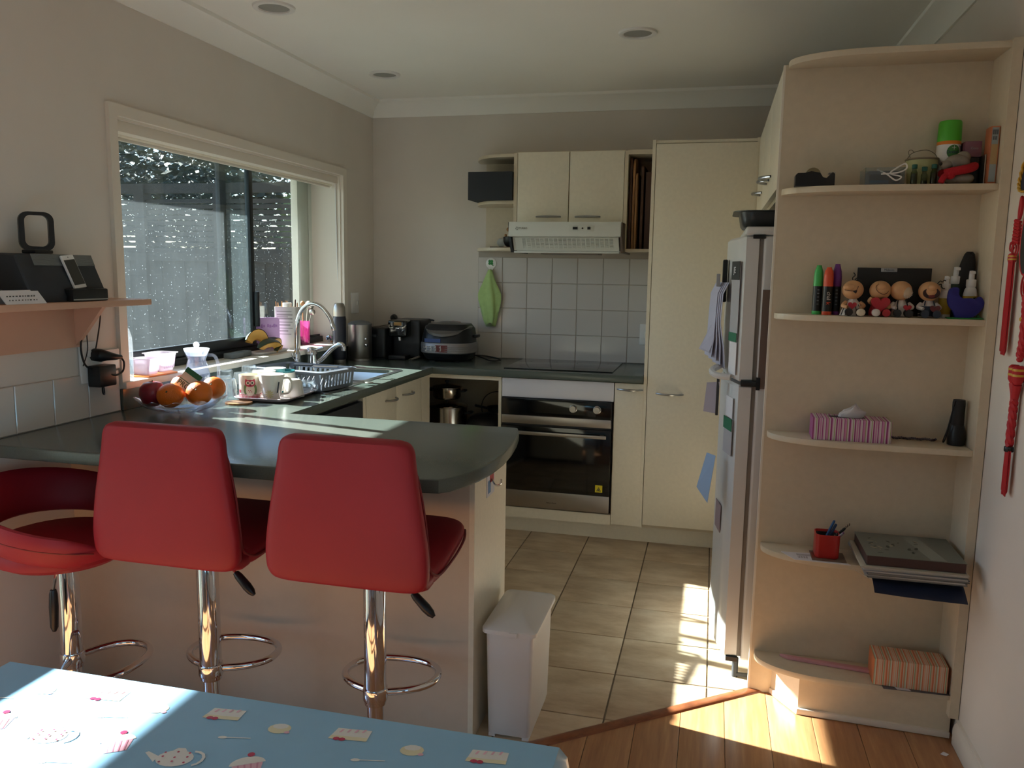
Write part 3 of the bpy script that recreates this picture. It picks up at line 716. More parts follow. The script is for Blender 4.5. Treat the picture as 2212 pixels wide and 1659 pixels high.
for z in SZ:
    P = [(2.812, YP), (2.812, YP-.15), (2.62, YP-.148)]
    P += [(2.24+.24*(1-math.sin(a)), YP-.02-.127*math.cos(a)) for a in [PI/2*i/14 for i in range(15)]]+[(2.24, YP)]
    obj('shelf_board', G().prism([(x, y, z-.0185) for x, y in P], (0, 0, .0185), bev=.002), shelf_l, du)
obj('plinth', G().prism([(2.302, YP, .002), (2.379, -2.072, .002), (2.825, -2.092, .002), (2.825, YP, .002)], (0, 0, .126)), shelf_l, du)
obj('plinth_trim', G().prism([(2.296, YP-.001, .0005), (2.374, -2.081, .0005), (2.825, -2.102, .0005), (2.825, YP, .0005)], (0, 0, .02), bev=.003), trim_p, du)

# fridge: seen edge on
fr = thing('fridge', 'white upright fridge-freezer seen edge-on beside the display shelves, its door covered in papers', 'fridge', (2.5, -1.6, 0))
fw = mat('fridge_enamel', (206, 206, 206), .3)
FY0, FY1 = -1.90, -1.24
obj('body', G().box(2.20, 2.79, FY0, FY1, .075, 1.545, bev=.01, seg=3), fw, fr)
obj('lid', G().box(2.14, 2.79, FY0, FY1, 1.546, 1.575, bev=.012, seg=3), fw, fr)
obj('gasket', G().box(2.186, 2.2, FY0+.012, FY1-.012, .085, 1.54), mat('gasket_grey', (128, 122, 116), .7), fr)
def bowed_door(z0, z1):
    rs = []
    for z, ins in ((z0, .008), (z0+.008, 0), (z1-.008, 0), (z1, .008)):
        ring = [(2.186, FY0+.004+ins, z), (2.145, FY0+ins, z)]
        ring += [(2.145-ins*0-.055*math.sin(PI*i/16)**.7+ins, FY0+ins+(FY1-FY0-2*ins)*i/16, z) for i in range(1, 16)]
        ring += [(2.145, FY1-ins, z), (2.186, FY1-.004-ins, z)]
        rs.append(ring)
    return G().rings(rs)
d1 = obj('freezer_door', bowed_door(1.062, 1.543), fw, fr)
d2 = obj('fridge_door', bowed_door(.085, 1.05), fw, fr)
obj('handle', G().tube(smooth([(2.118, -1.86, 1.07), (2.07, -1.84, 1.073), (2.055, -1.80, 1.085), (2.08, -1.75, 1.095)], 5), .011, 8), fw, d1)
obj('hinge', G().box(2.15, 2.21, FY0-.006, FY0+.03, 1.046, 1.066, bev=.002).box(2.2, 2.212, FY0-.008, FY0+.02, 1.036, 1.078), black_p, fr)
obj('hinge', G().box(2.165, 2.205, FY0-.004, FY0+.03, 1.535, 1.548, bev=.002).box(2.15, 2.19, FY0-.004, FY0+.03, .07, .085), black_p, fr)
obj('foot', G().lathe([(.011, 0), (.011, .07)], (2.185, FY0+.03, 0.0), 12).box(2.185, 2.25, FY0+.02, FY0+.032, .006, .016), dark_p, fr)
obj('foot', G().lathe([(.011, 0), (.011, .075)], (2.74, FY0+.04, 0.0), 12).lathe([(.011, 0), (.011, .075)], (2.2, FY1-.04, 0.0), 12).lathe([(.011, 0), (.011, .075)], (2.74, FY1-.04, 0.0), 12), dark_p, fr)
# things on and around the fridge
t = thing('roasting_pan', 'dark non-stick roasting pan lying on top of the fridge', 'pan', (2.3, -1.72, 1.5755))
g = G(); rs = []
for z, ins in ((0, .016), (.01, .009), (.05, .002), (.052, .002), (.051, .007), (.012, .014)):
    rs.append([(x, y, 1.5757+z) for x, y in rrect(2.12+ins, 2.52-ins, -1.86+ins, -1.58-ins, .045)])
g.rings(rs, cap0=True, cap1=True); obj('dish', g, mat('pan_nonstick', (52, 54, 54), .35, metal=.4), t)
obj('rim', G().rings([[(x, y, 1.5757+z) for x, y in rrect(2.12-o, 2.52+o, -1.86-o, -1.58+o, .045+o)] for z, o in ((.05, -.006), (.05, .02), (.053, .02), (.053, -.006))], False, False, closed=True), MAT['pan_nonstick'], t)
def sheet(pts, th=.0012):
    """quad sheet given its four corners"""
    a, b, c, d2 = [Vector(p) for p in pts]; n = (b-a).cross(d2-a).normalized()*th
    return G().prism([a, b, c, d2], n)
pm1 = mat('notice_grey', (170, 168, 172), .7); pm2 = mat('notice_dark', (34, 36, 36), .6); pm3 = mat('notice_green', (34, 108, 76), .6); pm4 = mat('pale_blue_paper', (150, 178, 214), .7); pm5 = mat('lilac_paper', (176, 176, 196), .75)
def wall_x(y):  # x of the bowed door face at y
    i = (y-FY0)/(FY1-FY0); return 2.145-.055*max(0, math.sin(PI*i))**.7
def notice(y0, y1, z0, z1, m, name='notice', lift=.004, **k):
    x0, x1 = wall_x(y0)-lift, wall_x(y1)-lift
    return sheet([(x0, y0, z0), (x1, y1, z0), (x1, y1, z1), (x0, y0, z1)], .0015)
t = thing('calendar_strip', 'green and grey printed leaflet high on the freezer door, nearest the shelves', 'leaflet', (2.13, -1.86, 1.2))
obj('sheet', notice(-1.885, -1.80, 1.20, 1.46, pm1, lift=.006), pm1, t)
obj('header', notice(-1.885, -1.80, 1.40, 1.462, pm2, lift=.0085), pm2, t)
FACE_X = Matrix(((0, 0, -1, 0), (-1, 0, 0, 0), (0, 1, 0, 0), (0, 0, 0, 1)))   # text that faces -x
text('lettering', 'JE', .03, Matrix.Translation((2.1135, -1.843, 1.432)) @ RZ(.267) @ FACE_X, paper, t)
obj('footer', notice(-1.885, -1.80, 1.192, 1.222, pm3, lift=.0085), pm3, t)
solo('letter', notice(-1.885, -1.81, 1.08, 1.19, paper, lift=.006), paper, 'white letter on the freezer door under the green and grey leaflet', 'paper', (2.13, -1.85, 1.08))
t = thing('paper_bundle', 'sheaf of grey-white papers hanging off the freezer door from a clip', 'papers', (2.06, -1.72, 1.2))
g = G()
for k in range(4):
    o = -.004*k; y = -1.79+.012*k
    g.rings([[(wall_x(y)+dx+o, y, z), (wall_x(y+.11)+dx-.012+o, y+.11, z), (wall_x(y+.11)+dx-.0135+o, y+.11, z), (wall_x(y)+dx-.0015+o, y, z)] for dx, z in ((-.012, 1.39), (-.03, 1.35), (-.034, 1.25), (-.018-.006*k, 1.16+.01*k), (-.012-.01*k, 1.09+.012*k))])
obj('sheets', g, pm5, t)
obj('clip', G().box(2.055, 2.068, -1.76, -1.73, 1.375, 1.42, bev=.003), mat('clip_grey', (150, 152, 158), .4), t)
obj('loose_sheet', sheet([(2.075, -1.76, 1.24), (2.04, -1.74, 1.14), (2.005, -1.70, 1.15), (2.05, -1.70, 1.25)]), pm5, t)
solo('magnet_holder', G().box(2.075, 2.092, -1.71, -1.66, 1.32, 1.47, bev=.005), black_p, 'black magnetic holder on the freezer door beside the paper sheaf', 'holder', (2.083, -1.68, 1.32))
solo('note', sheet([(2.085, -1.80, 1.045), (2.04, -1.79, 1.04), (2.032, -1.78, .935), (2.078, -1.79, .93)]), pm5, 'square lilac note jutting out from the fridge door below the handle', 'paper', (2.06, -1.79, .93))
solo('pen_magnet', G().box(2.073, 2.083, -1.80, -1.785, .925, 1.075, bev=.003), dark_p, 'dark magnet strip holding the square lilac note', 'magnet', (2.078, -1.79, .925))
solo('flyer', notice(-1.88, -1.80, .93, 1.0, paper, lift=.006), paper, 'white flyer on the fridge door just below the door gap', 'paper', (2.12, -1.84, .93))
t = thing('brochure', 'grey brochure with a green top on the fridge door under the white flyer', 'leaflet', (2.12, -1.84, .78))
obj('sheet', notice(-1.885, -1.79, .80, .925, pm1, lift=.006), pm1, t); obj('header', notice(-1.885, -1.79, .885, .927, pm3, lift=.0085), pm3, t)
solo('blue_leaflet', sheet([(2.082, -1.845, .79), (2.052, -1.80, .79), (2.022, -1.79, .66), (2.062, -1.85, .62)]), pm4, 'pale blue leaflet drooping from the lower half of the fridge door', 'leaflet', (2.06, -1.82, .62))
solo('photo_card', notice(-1.80, -1.70, .50, .60, pm1, lift=.005), mat('photo_card_mauve', (150, 132, 140), .5), 'mauve photo card low on the fridge door below the blue leaflet', 'card', (2.09, -1.75, .5))
solo('envelope', G().box(2.205, 2.24, -1.9045, -1.9025, 1.04, 1.37), mat('brown_envelope', (110, 92, 84), .7), 'brown envelope stuck on the side of the fridge', 'envelope', (2.22, -1.903, 1.04))
# ================================================================ bar stools
red = mat('red_leatherette', (146, 20, 34), .55, vary=.05, vscale=8, bump=.12, bscale=700, spec=.45)
red_seam = mat('red_seam', (112, 14, 22), .5)
def column_parts(t, ring=True, lever=None, ringang=0):
    obj('base', G().lathe([(.19, 0), (.192, .006), (.17, .016), (.09, .028), (.035, .042), (.03, .06), (.0, .06)], seg=40), chrome, t, world=False)
    obj('pole', G().lathe([(.0225, .04), (.0225, .25), (.029, .25), (.03, .255), (.03, .625), (.024, .64)], seg=32), chrome, t, world=False)
    obj('mount_plate', G().box(-.09, .09, -.09, .09, .632, .645, bev=.004), dark_p, t, world=False)
    r = Matrix.Rotation(ringang, 4, 'Z')
    P = [(.024, .012), (.075, .033), (.112, .06), (.134, .10), (.128, .15), (.095, .188), (.05, .205), (0, .21)]
    pts = [(x, y, .278+.004*(x/.13)) for x, y in P]+[(-x, y, .278-.004*(x/.13)) for x, y in reversed(P[:-1])]
    obj('footrest', G().tube(smooth([r @ Vector(p) for p in pts], 5), .0105, 12).lathe([(.033, .262), (.034, .266), (.034, .292), (.033, .296)], seg=24), chrome, t, world=False)
    if lever:
        a, b, c = [Vector(p) for p in lever]
        l = obj('lever', G().tube([a, b], .0045, 8), chrome, t, world=False)
        d = (c-b).normalized()
        obj('grip', G().tube([b, b+d*.012, b+d*.05, c-d*.012, c], [.008, .011, .0125, .0105, .005], 10), black_p, l, world=False)
def slab_loft(path, th, corner):
    """rounded upholstered slab along path [(y,z,half-width)], thickness th"""
    P = [Vector((0, y, z)) for y, z, w in path]; rs = []; n = len(P)
    for i in range(n):
        d = (P[min(i+1, n-1)]-P[max(i-1, 0)]).normalized(); nn = Vector((0, -d.z, d.y)); w = path[i][2]; t2 = th(i/(n-1))/2
        ring = []
        for k in range(28):
            a = 2*PI*k/28; ca, sa = math.cos(a), math.sin(a)
            x = w*math.copysign(abs(ca)**.28, ca); o = t2*math.copysign(abs(sa)**.55, sa)
            ring.append(P[i]+Vector((x, 0, 0))+nn*o)
        rs.append(ring)
    return G().rings(rs)
def make_stool(label):
    t = thing('bar_stool', label, 'stool', (1.21, -2.79, 0), 0, 'red bar stools')
    # seat cushion: from the rear bend forward
    S = [(-.115, .672, .205), (-.09, .668, .208), (-.03, .672, .21), (.06, .684, .208), (.12, .692, .205), (.165, .697, .198), (.19, .699, .186), (.205, .699, .165), (.213, .698, .14)]
    S = [tuple(v) for v in smooth(S, 4)]
    obj('seat', slab_loft(S, lambda u: .052 if u < .8 else .052*(1-((u-.8)/.2)**2*.55), 0), red, t, world=False)
    Bk = [(-.158, .652, .16), (-.161, .658, .192), (-.165, .67, .207), (-.168, .69, .2125), (-.17, .74, .212), (-.17, .82, .201), (-.167, .90, .187), (-.164, .955, .178), (-.1625, .985, .1745), (-.162, 1.002, .168), (-.162, 1.012, .157), (-.162, 1.018, .14)]
    Bk = [tuple(v) for v in smooth(Bk, 3)]
    obj('backrest', slab_loft(Bk, lambda u: .05*min(1, .35+u*6, .35+(1-u)*6), 0), red, t, world=False)
    obj('bend', slab_loft([(-.168, .70, .207), (-.165, .682, .207), (-.155, .668, .206), (-.135, .662, .205), (-.11, .664, .205)], lambda u: .05, 0), red, t, world=False)
    for s in (-1, 1):
        obj('piping', G().tube(smooth([(s*.160, -.149, .958), (s*.178, -.152, .93), (s*.196, -.153, .84), (s*.207, -.154, .75), (s*.2085, -.15, .705), (s*.2105, -.128, .684), (s*.213, -.08, .668), (s*.2145, .03, .676), (s*.211, .12, .692), (s*.195, .18, .698)], 5), .0035, 6), red_seam, t, world=False)
    column_parts(t, lever=((.05, -.02, .642), (.135, -.07, .605), (.195, -.08, .553)))
    obj('adjuster', G().prism([(-.205, -.06, .60), (-.185, -.06, .612), (-.13, -.06, .632), (-.09, -.06, .64), (-.09, -.06, .632), (-.15, -.06, .61), (-.185, -.06, .598)], (0, .012, 0)), black_p, t, world=False)
    return t
st = make_stool('red bar stool with a tapering square back, nearest the white bin')
dup(st, (.705, -2.79, 0), 0, 'red bar stool with a tapering square back, second from the white bin')
# the third one is a different make: low wrap-around back
t = thing('tub_stool', 'red bar stool with a low curved wrap-around back, against the window wall', 'stool', (.275, -2.835, 0), 0, 'red bar stools')
obj('seat', G().lathe([(.0, .592), (.09, .584), (.14, .592), (.168, .610), (.175, .632), (.168, .652), (.14, .662), (0, .664)], (-.005, 0, -.008), 36, sx=1.1, sy=1.08), red, t, world=False)
rs = []; N = 40
for i in range(N+1):
    ph = -2.75+5.5*i/N                      # measured from the back (-x side)
    f = .5+.5*math.cos(ph*.98)              # 1 at the back, 0 at the arm tips
    zc = .642+.105*f; hh = .038+.028*f; rad = .208+.022*f; k = min(1, (N/2-abs(i-N/2))/5+.25)
    ring = []
    for j in range(16):
        a = 2*PI*j/16; dr = .019*math.cos(a)*k; dz = hh*math.sin(a)*k
        R0 = rad+dr+dz*.28
        ring.append((.0-R0*math.cos(ph)*1.02+.03, -R0*math.sin(ph), zc+dz))
    rs.append(ring)
bk = obj('backrest', G().rings(rs), red, t, world=False)
obj('seam', G().tube([(.03-(.2275+.022*f_)*math.cos(p_)*1.02, -(.2275+.022*f_)*math.sin(p_), .648+.105*f_) for p_, f_ in [(-2.5+5*i/30, .5+.5*math.cos((-2.5+5*i/30)*.98)) for i in range(31)]], .0022, 5), red_seam, bk, world=False)
column_parts(t, lever=((.02, -.05, .60), (.03, -.085, .52), (.03, -.09, .40)), ringang=-PI/2)

# ================================================================ white bin
t = thing('waste_bin', 'narrow white plastic bin with a domed lid beside the breakfast bar', 'bin', (1.505, -2.32, 0))
rs = []
for z, ins in ((.008, .006), (.012, .003), (.34, -.004), (.345, -.004)):
    rs.append([(x, y, z) for x, y in rrect(1.434+ins, 1.572-ins, -2.468+ins, -2.18-ins, .012)])
obj('body', G().rings(rs), white_p, t)
obj('foot', G().box(1.44, 1.46, -2.463, -2.2, 0, .012).box(1.545, 1.566, -2.463, -2.2, 0, .012), white_p, t)
rs = []
for z, ins, hmp in ((.338, -.012, 0), (.340, -.016, 0), (.352, -.016, 0), (.356, -.012, 0), (.360, .004, .002), (.364, .02, .018), (.366, .045, .028)):
    ring = []
    for x, y in rrect(1.434+ins, 1.572-ins, -2.468+ins, -2.18-ins, .022):
        u = (y+2.324)/.15; ring.append((x, y, z+hmp*(1-u*u)*.9))
    rs.append(ring)
lid = obj('lid', G().rings(rs), white_p, t)
obj('catch', G().box(1.505, 1.53, -2.490, -2.482, .336, .352, bev=.002), white_p, lid)

# ================================================================ dining table and cloth
t = thing('dining_table', 'dining table hidden under the pale blue oilcloth', 'table', (1.4, -4.45, 0))
obj('tabletop', G().box(.95, 1.85, -5.2, -3.68, .715, .744), wd2, t)
for x in (.99, 1.81):
    for y in (-5.15, -3.73): obj('leg', G().box(x-.03, x+.03, y-.03, y+.03, 0, .715, bev=.003), wd2, t)
cloth_b = mat('oilcloth_blue', (138, 184, 212), .3, vary=.015, vscale=30, coat=.15)
tc = thing('tablecloth', 'pale blue oilcloth printed with teapots and cakes on the dining table', 'tablecloth', (1.4, -4.45, .75))
X0, X1, Y0, Y1, ZT = .925, 1.868, -5.22, -3.655, .7505
def cloth():
    nx, ny = 34, 44; pts = {}; g = G(); bm = g.bm
    def hang(x, y):
        z = ZT; px, py = x, y
        dx = max(0, x-X1, X0-x); dy = max(0, y-Y1, Y0-y)
        if dx or dy:
            drop = max(dx, dy); sx = 1 if x > X1 else (-1 if x < X0 else 0); sy = 1 if y > Y1 else (-1 if y < Y0 else 0)
            flare = .16*drop
            px = min(max(x, X0), X1)+sx*(.006+flare*(1 if dx >= dy else .6)*(1+.35*math.sin(y*24)))
            py = min(max(y, Y0), Y1)+sy*(.006+flare*(1 if dy >= dx else .6)*(1+.35*math.sin(x*21)))
            z = ZT-drop*.97
        return (px, py, z)
    D = .22
    xs = [X0-D, X0-D*.5, X0-.02, X0]+[X0+(X1-X0)*i/nx for i in range(1, nx)]+[X1, X1+.02, X1+D*.5, X1+D]
    ys = [Y0-D, Y0-D*.5, Y0-.02, Y0]+[Y0+(Y1-Y0)*i/ny for i in range(1, ny)]+[Y1, Y1+.02, Y1+D*.5, Y1+D]
    V = [[bm.verts.new(hang(x, y)) for x in xs] for y in ys]
    for j in range(len(ys)-1):
        for i in range(len(xs)-1): bm.faces.new([V[j][i], V[j][i+1], V[j+1][i+1], V[j+1][i]])
    g._done(0); return g
obj('cloth', cloth(), cloth_b, tc, angle=1.0)
# print on the oilcloth: teapots, cake slices, cupcakes, cups (flat)
PR = {'w': mat('print_white', (226, 224, 216), .3), 'p': mat('print_pink', (226, 176, 190), .3), 'r': mat('print_rose', (186, 50, 84), .3), 'y': mat('print_cream', (222, 214, 178), .3), 'd': mat('print_dusky', (206, 140, 160), .3)}
def ell(cx, cy, rx, ry, n=16, a0=0, a1=2*PI): return [(cx+rx*math.cos(a0+(a1-a0)*i/n), cy+ry*math.sin(a0+(a1-a0)*i/n)) for i in range(n+(0 if a1-a0 >= 2*PI-.01 else 1))]
def motif(kind):
    L = []
    if kind == 'teapot':
        L.append(('w', ell(0, 0, .03, .022, 18))); L.append(('w', [(-.028, .004), (-.05, .016), (-.054, .012), (-.03, -.012)])); L.append(('w', [(-.012, .02), (.012, .02), (.006, .028), (-.006, .028)]))
        for i in range(6):
            a = -1.2+i*.48; L.append(('w', [(.028+.016*math.cos(a)+.0, .016*math.sin(a)), (.028+.021*math.cos(a), .021*math.sin(a)), (.028+.021*math.cos(a+.5), .021*math.sin(a+.5)), (.028+.016*math.cos(a+.5), .016*math.sin(a+.5))]))
        for i in range(9): L.append(('r', ell(-.02+.02*(i % 3), -.012+.012*(i//3)+.002*(i % 2), .0022, .0022, 6)))
    elif kind == 'cake':
        L.append(('w', [(-.034, -.012), (.032, -.018), (.036, .014), (-.024, .02)])); L.append(('y', [(-.034, -.012), (.032, -.018), (.033, -.008), (-.031, -.002)]))
        L.append(('r', ell(-.02, -.012, .006, .005, 8))); L.append(('r', ell(-.01, -.014, .006, .005, 8)))
        for i in range(4): L.append(('p', [(-.02+i*.013, .006), (-.016+i*.013, .006), (-.012+i*.013, .015), (-.016+i*.013, .015)]))
    elif kind == 'cupcake':
        L.append(('p', [(-.024, .006), (-.017, -.026), (.017, -.026), (.024, .006)])); L.append(('w', ell(0, .006, .028, .02, 14, 0, PI)))
        for i in range(4): L.append(('d', [(-.016+i*.01, .005), (-.013+i*.01, .005), (-.011+i*.0085, -.025), (-.013+i*.0085, -.025)]))
        L.append(('r', ell(.006, .03, .006, .006, 10)))
    elif kind == 'bun':
        L.append(('y', ell(0, 0, .02, .015, 14))); L.append(('w', ell(0, .007, .014, .008, 10))); L.append(('p', ell(.016, -.011, .005, .004, 8)))
    elif kind == 'cup':
        L.append(('w', ell(0, -.012, .03, .006, 14))); L.append(('w', [(-.018, .012), (-.012, -.012), (.012, -.012), (.018, .012)])); L.append(('d', ell(0, .001, .003, .003, 6)))
    else:
        L.append(('w', ell(-.02, 0, .008, .004, 10))); L.append(('w', [(-.013, -.001), (.028, -.001), (.028, .001), (-.013, .001)]))
    return L
keys = list(PR)
cells = [('cake', 0, 0), ('bun', .10, -.012), ('teapot', .0, -.115), ('cupcake', .105, -.105), ('spoon', .055, -.165), ('cup', .0, -.205), ('bun', .11, -.19), ('spoon', .05, -.05)]
rnd = random.Random(3)
for i in range(-1, 6):
    for j in range(0, 5):
        for (k, dx, dy) in cells:
            x, y = X0+.03+i*.205+dx+.07*(j % 3), Y1-.05-j*.24+dy
            if not (X0+.05 < x < X1-.05 and Y0 < y < Y1-.035): continue
            g = G(); a = .2 if k != 'cupcake' else .55; sc = .85; zz = 0
            for key, P in motif(k):
                zz += .00012; g.m(keys.index(key)); g.poly([(x+sc*(px*math.cos(a)-py*math.sin(a)), y+sc*(px*math.sin(a)+py*math.cos(a)), ZT+.0004+zz) for px, py in P])
            obj({'cake': 'cake_print', 'bun': 'bun_print', 'teapot': 'teapot_print', 'cupcake': 'cupcake_print', 'spoon': 'spoon_print', 'cup': 'teacup_print'}[k], g, [PR[q] for q in keys], tc)

# ================================================================ wall shelf by the window
pine = mat('peach_painted_timber', (204, 162, 138), .5, vary=.03, vscale=8)
t = thing('wall_shelf', 'peach painted wall shelf with a deep apron left of the window', 'shelf', (.1, -2.85, 1.28))
obj('board', G().box(0.001, .165, -3.6, -2.275, 1.283, 1.3035, bev=.004), pine, t)
obj('apron', G().box(0.001, .018, -3.55, -2.45, 1.147, 1.283), pine, t)
obj('bracket', G().prism([(.018, -2.452, 1.283), (.13, -2.452, 1.283), (.018, -2.452, 1.152)], (0, -.018, 0)), pine, t)
# clock-radio dock
t = thing('stereo_dock', 'dark grey wedge-shaped music dock with shiny film along its top on the wall shelf', 'stereo', (.09, -2.6, 1.304))
sd = mat('dock_grille', (40, 44, 50), .6, bump=.2, bscale=900)
rs = []
for y, k in ((-2.755, 0), (-2.75, 1), (-2.457, 1), (-2.452, 0)):
    i = 0 if k else .004
    rs.append([(.015+i, y, 1.3045), (.135-i, y, 1.3045), (.137-i, y, 1.322), (.083-i, y, 1.444-i), (.015+i, y, 1.448-i)])
obj('body', G().rings(rs), sd, t)
obj('film', G().prism([(.0975, -2.70, 1.412), (.0835, -2.70, 1.446), (.0845, -2.458, 1.446), (.0985, -2.458, 1.412)], (.0012, 0, .0006)), mat('shiny_film', (92, 96, 98), .15, spec=.8, bump=.8, bscale=40, stretch=(1, 1, 6)), t)
obj('cradle', G().box(.09, .160, -2.625, -2.475, 1.3045, 1.343, bev=.006).m(1).box(.15, .1605, -2.623, -2.477, 1.308, 1.312), [black_p, satin], t)
t = thing('music_player', 'white music player with a dark screen standing in the dock', 'phone', (.125, -2.565, 1.345))
M = Matrix.Translation((.132, -2.562, 1.344)) @ RY(-.36) @ RX(.10)
obj('case', G().box(-.004, .004, -.026, .026, 0, .108, bev=.0035, mtx=M), white_p, t)
obj('screen', G().box(.0038, .0048, -.0225, .0225, .011, .092, mtx=M), black_g, t)
obj('camera_dot', G().lathe([(.002, 0), (0, .0006)], mtx=M @ Matrix.Translation((.0041, 0, .10)) @ RY(PI/2), seg=10), black_p, t)
t = thing('loop_antenna', 'black rounded loop aerial standing on the music dock', 'antenna', (.05, -2.64, 1.449))
o1 = rrect(-.047, .047, 0, .116, .026, 6); o2 = rrect(-.032, .032, .013, .106, .018, 6); g = G()
M = Matrix.Translation((.055, -2.64, 1.456)) @ RZ(-.62)
rs = []
for dx, oo in ((-.009, o2), (-.009, o1), (.009, o1), (.009, o2)): rs.append([M @ Vector((dx, a, b)) for a, b in oo])
g.rings(rs, False, False, closed=True); obj('loop', g, black_p, t)
obj('foot', G().box(.03, .08, -2.675, -2.605, 1.448, 1.459, bev=.004), black_p, t)
t = thing('folded_card', 'white folded paper tent with handwriting at the front of the wall shelf', 'card', (.14, -2.78, 1.3036))
obj('sheet', G().prism([(.10, -2.866, 1.3037), (.127, -2.866, 1.342), (.16, -2.866, 1.3037), (.157, -2.866, 1.3037), (.127, -2.866, 1.339), (.103, -2.866, 1.3037)], (0, .14, 0)), paper, t)
g = G(); x = -2.85
while x < -2.75:
    w = rnd.uniform(.003, .009); g.box(.1435, .1442, x, x+w, 1.3235, 1.3275); g.box(.1525, .1532, x, x+w*.7, 1.313, 1.3165); x += w+.005
obj('handwriting', g, mat('pencil', (96, 92, 92), .8), t)
solo('paper_box', G().box(.09, .15, -3.0, -2.885, 1.3037, 1.345, bev=.002), paper, 'white paper box at the end of the wall shelf, cut by the frame', 'box', (.12, -2.94, 1.3037))
solo('cable', G().tube(smooth([(.03, -2.93, 1.372), (.05, -2.87, 1.37), (.055, -2.82, 1.352), (.05, -2.77, 1.335)], 6), .004, 6), black_p, 'black cable lying behind the paper box on the wall shelf', 'cable', (.04, -2.9, 1.34))
solo('headset', G().ball((.07, -2.975, 1.335), (.025, .045, .03), 16, 10), dark_p, 'dark rounded headset behind the white paper box', 'headset', (.07, -2.97, 1.304))
# sockets, charger
t = thing('wall_socket', 'white double wall socket behind the charger left of the window', 'socket', (0.006, -2.32, 1.09))
obj('plate', G().box(.003, .012, -2.40, -2.262, 1.055, 1.125, bev=.003), white_p, t)
obj('slot', G().box(.0118, .0126, -2.285, -2.281, 1.093, 1.102).box(.0118, .0126, -2.275, -2.271, 1.093, 1.102), ink, t)
t = thing('wall_switch', 'white round-knob wall plate below the shelf, left of the double socket', 'switch', (0.006, -2.405, 1.05))
obj('plate', G().box(.003, .011, -2.445, -2.37, 1.02, 1.16, bev=.003), white_p, t)
obj('knob', G().lathe([(.012, 0), (.012, .006), (0, .007)], mtx=Matrix.Translation((.011, -2.408, 1.12)) @ RY(PI/2), seg=18), white_p, t)
t = thing('power_adapter', 'black power adapter block hanging at the double socket with looping leads', 'charger', (.04, -2.32, 1.0))
obj('block', G().box(.012, .062, -2.365, -2.285, .985, 1.058, bev=.006), black_p, t).location = (0, -.055, .022)
obj('plug', G().tube([(.012, -2.33, 1.092), (.04, -2.328, 1.09), (.055, -2.315, 1.088), (.062, -2.285, 1.082), (.064, -2.262, 1.08)], [.022, .022, .016, .011, .007], 10), black_p, t).location = (0, -.055, .022)
obj('lead', G().tube(smooth([(.064, -2.265, 1.08), (.066, -2.252, 1.06), (.066, -2.26, 1.03), (.064, -2.29, 1.02), (.06, -2.31, 1.025)], 6), .0035, 6), black_p, t).location = (0, -.055, .022)
obj('lead', G().tube(smooth([(.08, -2.37, 1.285), (.05, -2.385, 1.23), (.03, -2.405, 1.14), (.03, -2.395, 1.07), (.03, -2.36, 1.045)], 6), .0035, 6), black_p, t).location = (0, -.055, .022)
obj('lead', G().tube(smooth([(.08, -2.37, 1.285), (.05, -2.335, 1.22), (.02, -2.32, 1.14), (.016, -2.325, 1.11)], 6), .0025, 6), black_p, t).location = (0, -.055, .022)
obj('lead', G().tube(smooth([(.05, -2.385, 1.23), (.02, -2.365, 1.17), (.016, -2.362, 1.11), (.02, -2.39, 1.06)], 6), .0018, 6), black_p, t).location = (0, -.055, .022)
obj('lead', G().tube(smooth([(.04, -2.33, .988), (.04, -2.33, .965), (.035, -2.318, .955), (.03, -2.312, .968), (.03, -2.315, .988)], 6), .003, 6), black_p, t).location = (0, -.055, .022)
# switch right of the window and socket behind the rice cooker
t = thing('light_switch', 'tall slim white switch on the wall right of the kitchen window', 'switch', (.005, -.29, 1.22))
obj('plate', G().box(0, .01, -.335, -.245, 1.16, 1.28, bev=.003), white_p, t)
obj('rocker', G().box(.01, .014, -.275, -.26, 1.205, 1.23, bev=.002), white_c, t)
t = thing('cooker_socket', 'white socket plate low on the wall at the right end of the tiles', 'socket', (1.69, -.01, 1.08))
obj('plate', G().box(1.645, 1.72, -.016, -.007, 1.01, 1.13, bev=.003), white_p, t)
obj('rocker', G().box(1.67, 1.69, -.02, -.016, 1.05, 1.09, bev=.002), white_c, t)
t = thing('tile_socket', 'white socket plate behind the rice cooker', 'socket', (.63, -.01, 1.0))
obj('plate', G().box(.595, .665, -.012, 0, .94, 1.055, bev=.003), white_p, t)
obj('rocker', G().box(.61, .63, -.016, -.012, .98, 1.02, bev=.002), white_c, t)
# ================================================================ sink, taps, draining things
def cut(o, g):
    """cut a solid out of a mesh object for good"""
    c = bpy.data.objects.new('cutter', mesh_of('cutter', g, white_p)); COL.objects.link(c)
    m = o.modifiers.new('b', 'BOOLEAN'); m.object = c; m.operation = 'DIFFERENCE'; m.solver = 'EXACT'
    c.matrix_world = W[o]; bpy.context.view_layer.update()
    dg = bpy.context.evaluated_depsgraph_get()
    me = bpy.data.meshes.new_from_object(o.evaluated_get(dg)); o.modifiers.clear(); old = o.data; o.data = me
    bpy.data.objects.remove(c); bpy.data.meshes.remove(old); me.set_sharp_from_angle(angle=.5)
top_o = [c for c in wt.children if c.name.startswith('top')][0]
hole = rrect(.10, .47, -1.235, -.815, .05, 6)
cut(top_o, G().prism([(x, y, .80) for x, y in hole], (0, 0, .2)).xf(W[wt].inverted()))
t = thing('sink', 'stainless steel sink with drainer set in the worktop under the window', 'sink', (.29, -1.1, .9))
R = lambda o, z: [(x, y, z) for x, y in rrect(.09+o, .48-o, -1.245+o, -.805-o, .055, 6)]
ss = mat('sink_steel', (196, 198, 200), .22, metal=1, bump=.03, bscale=200)
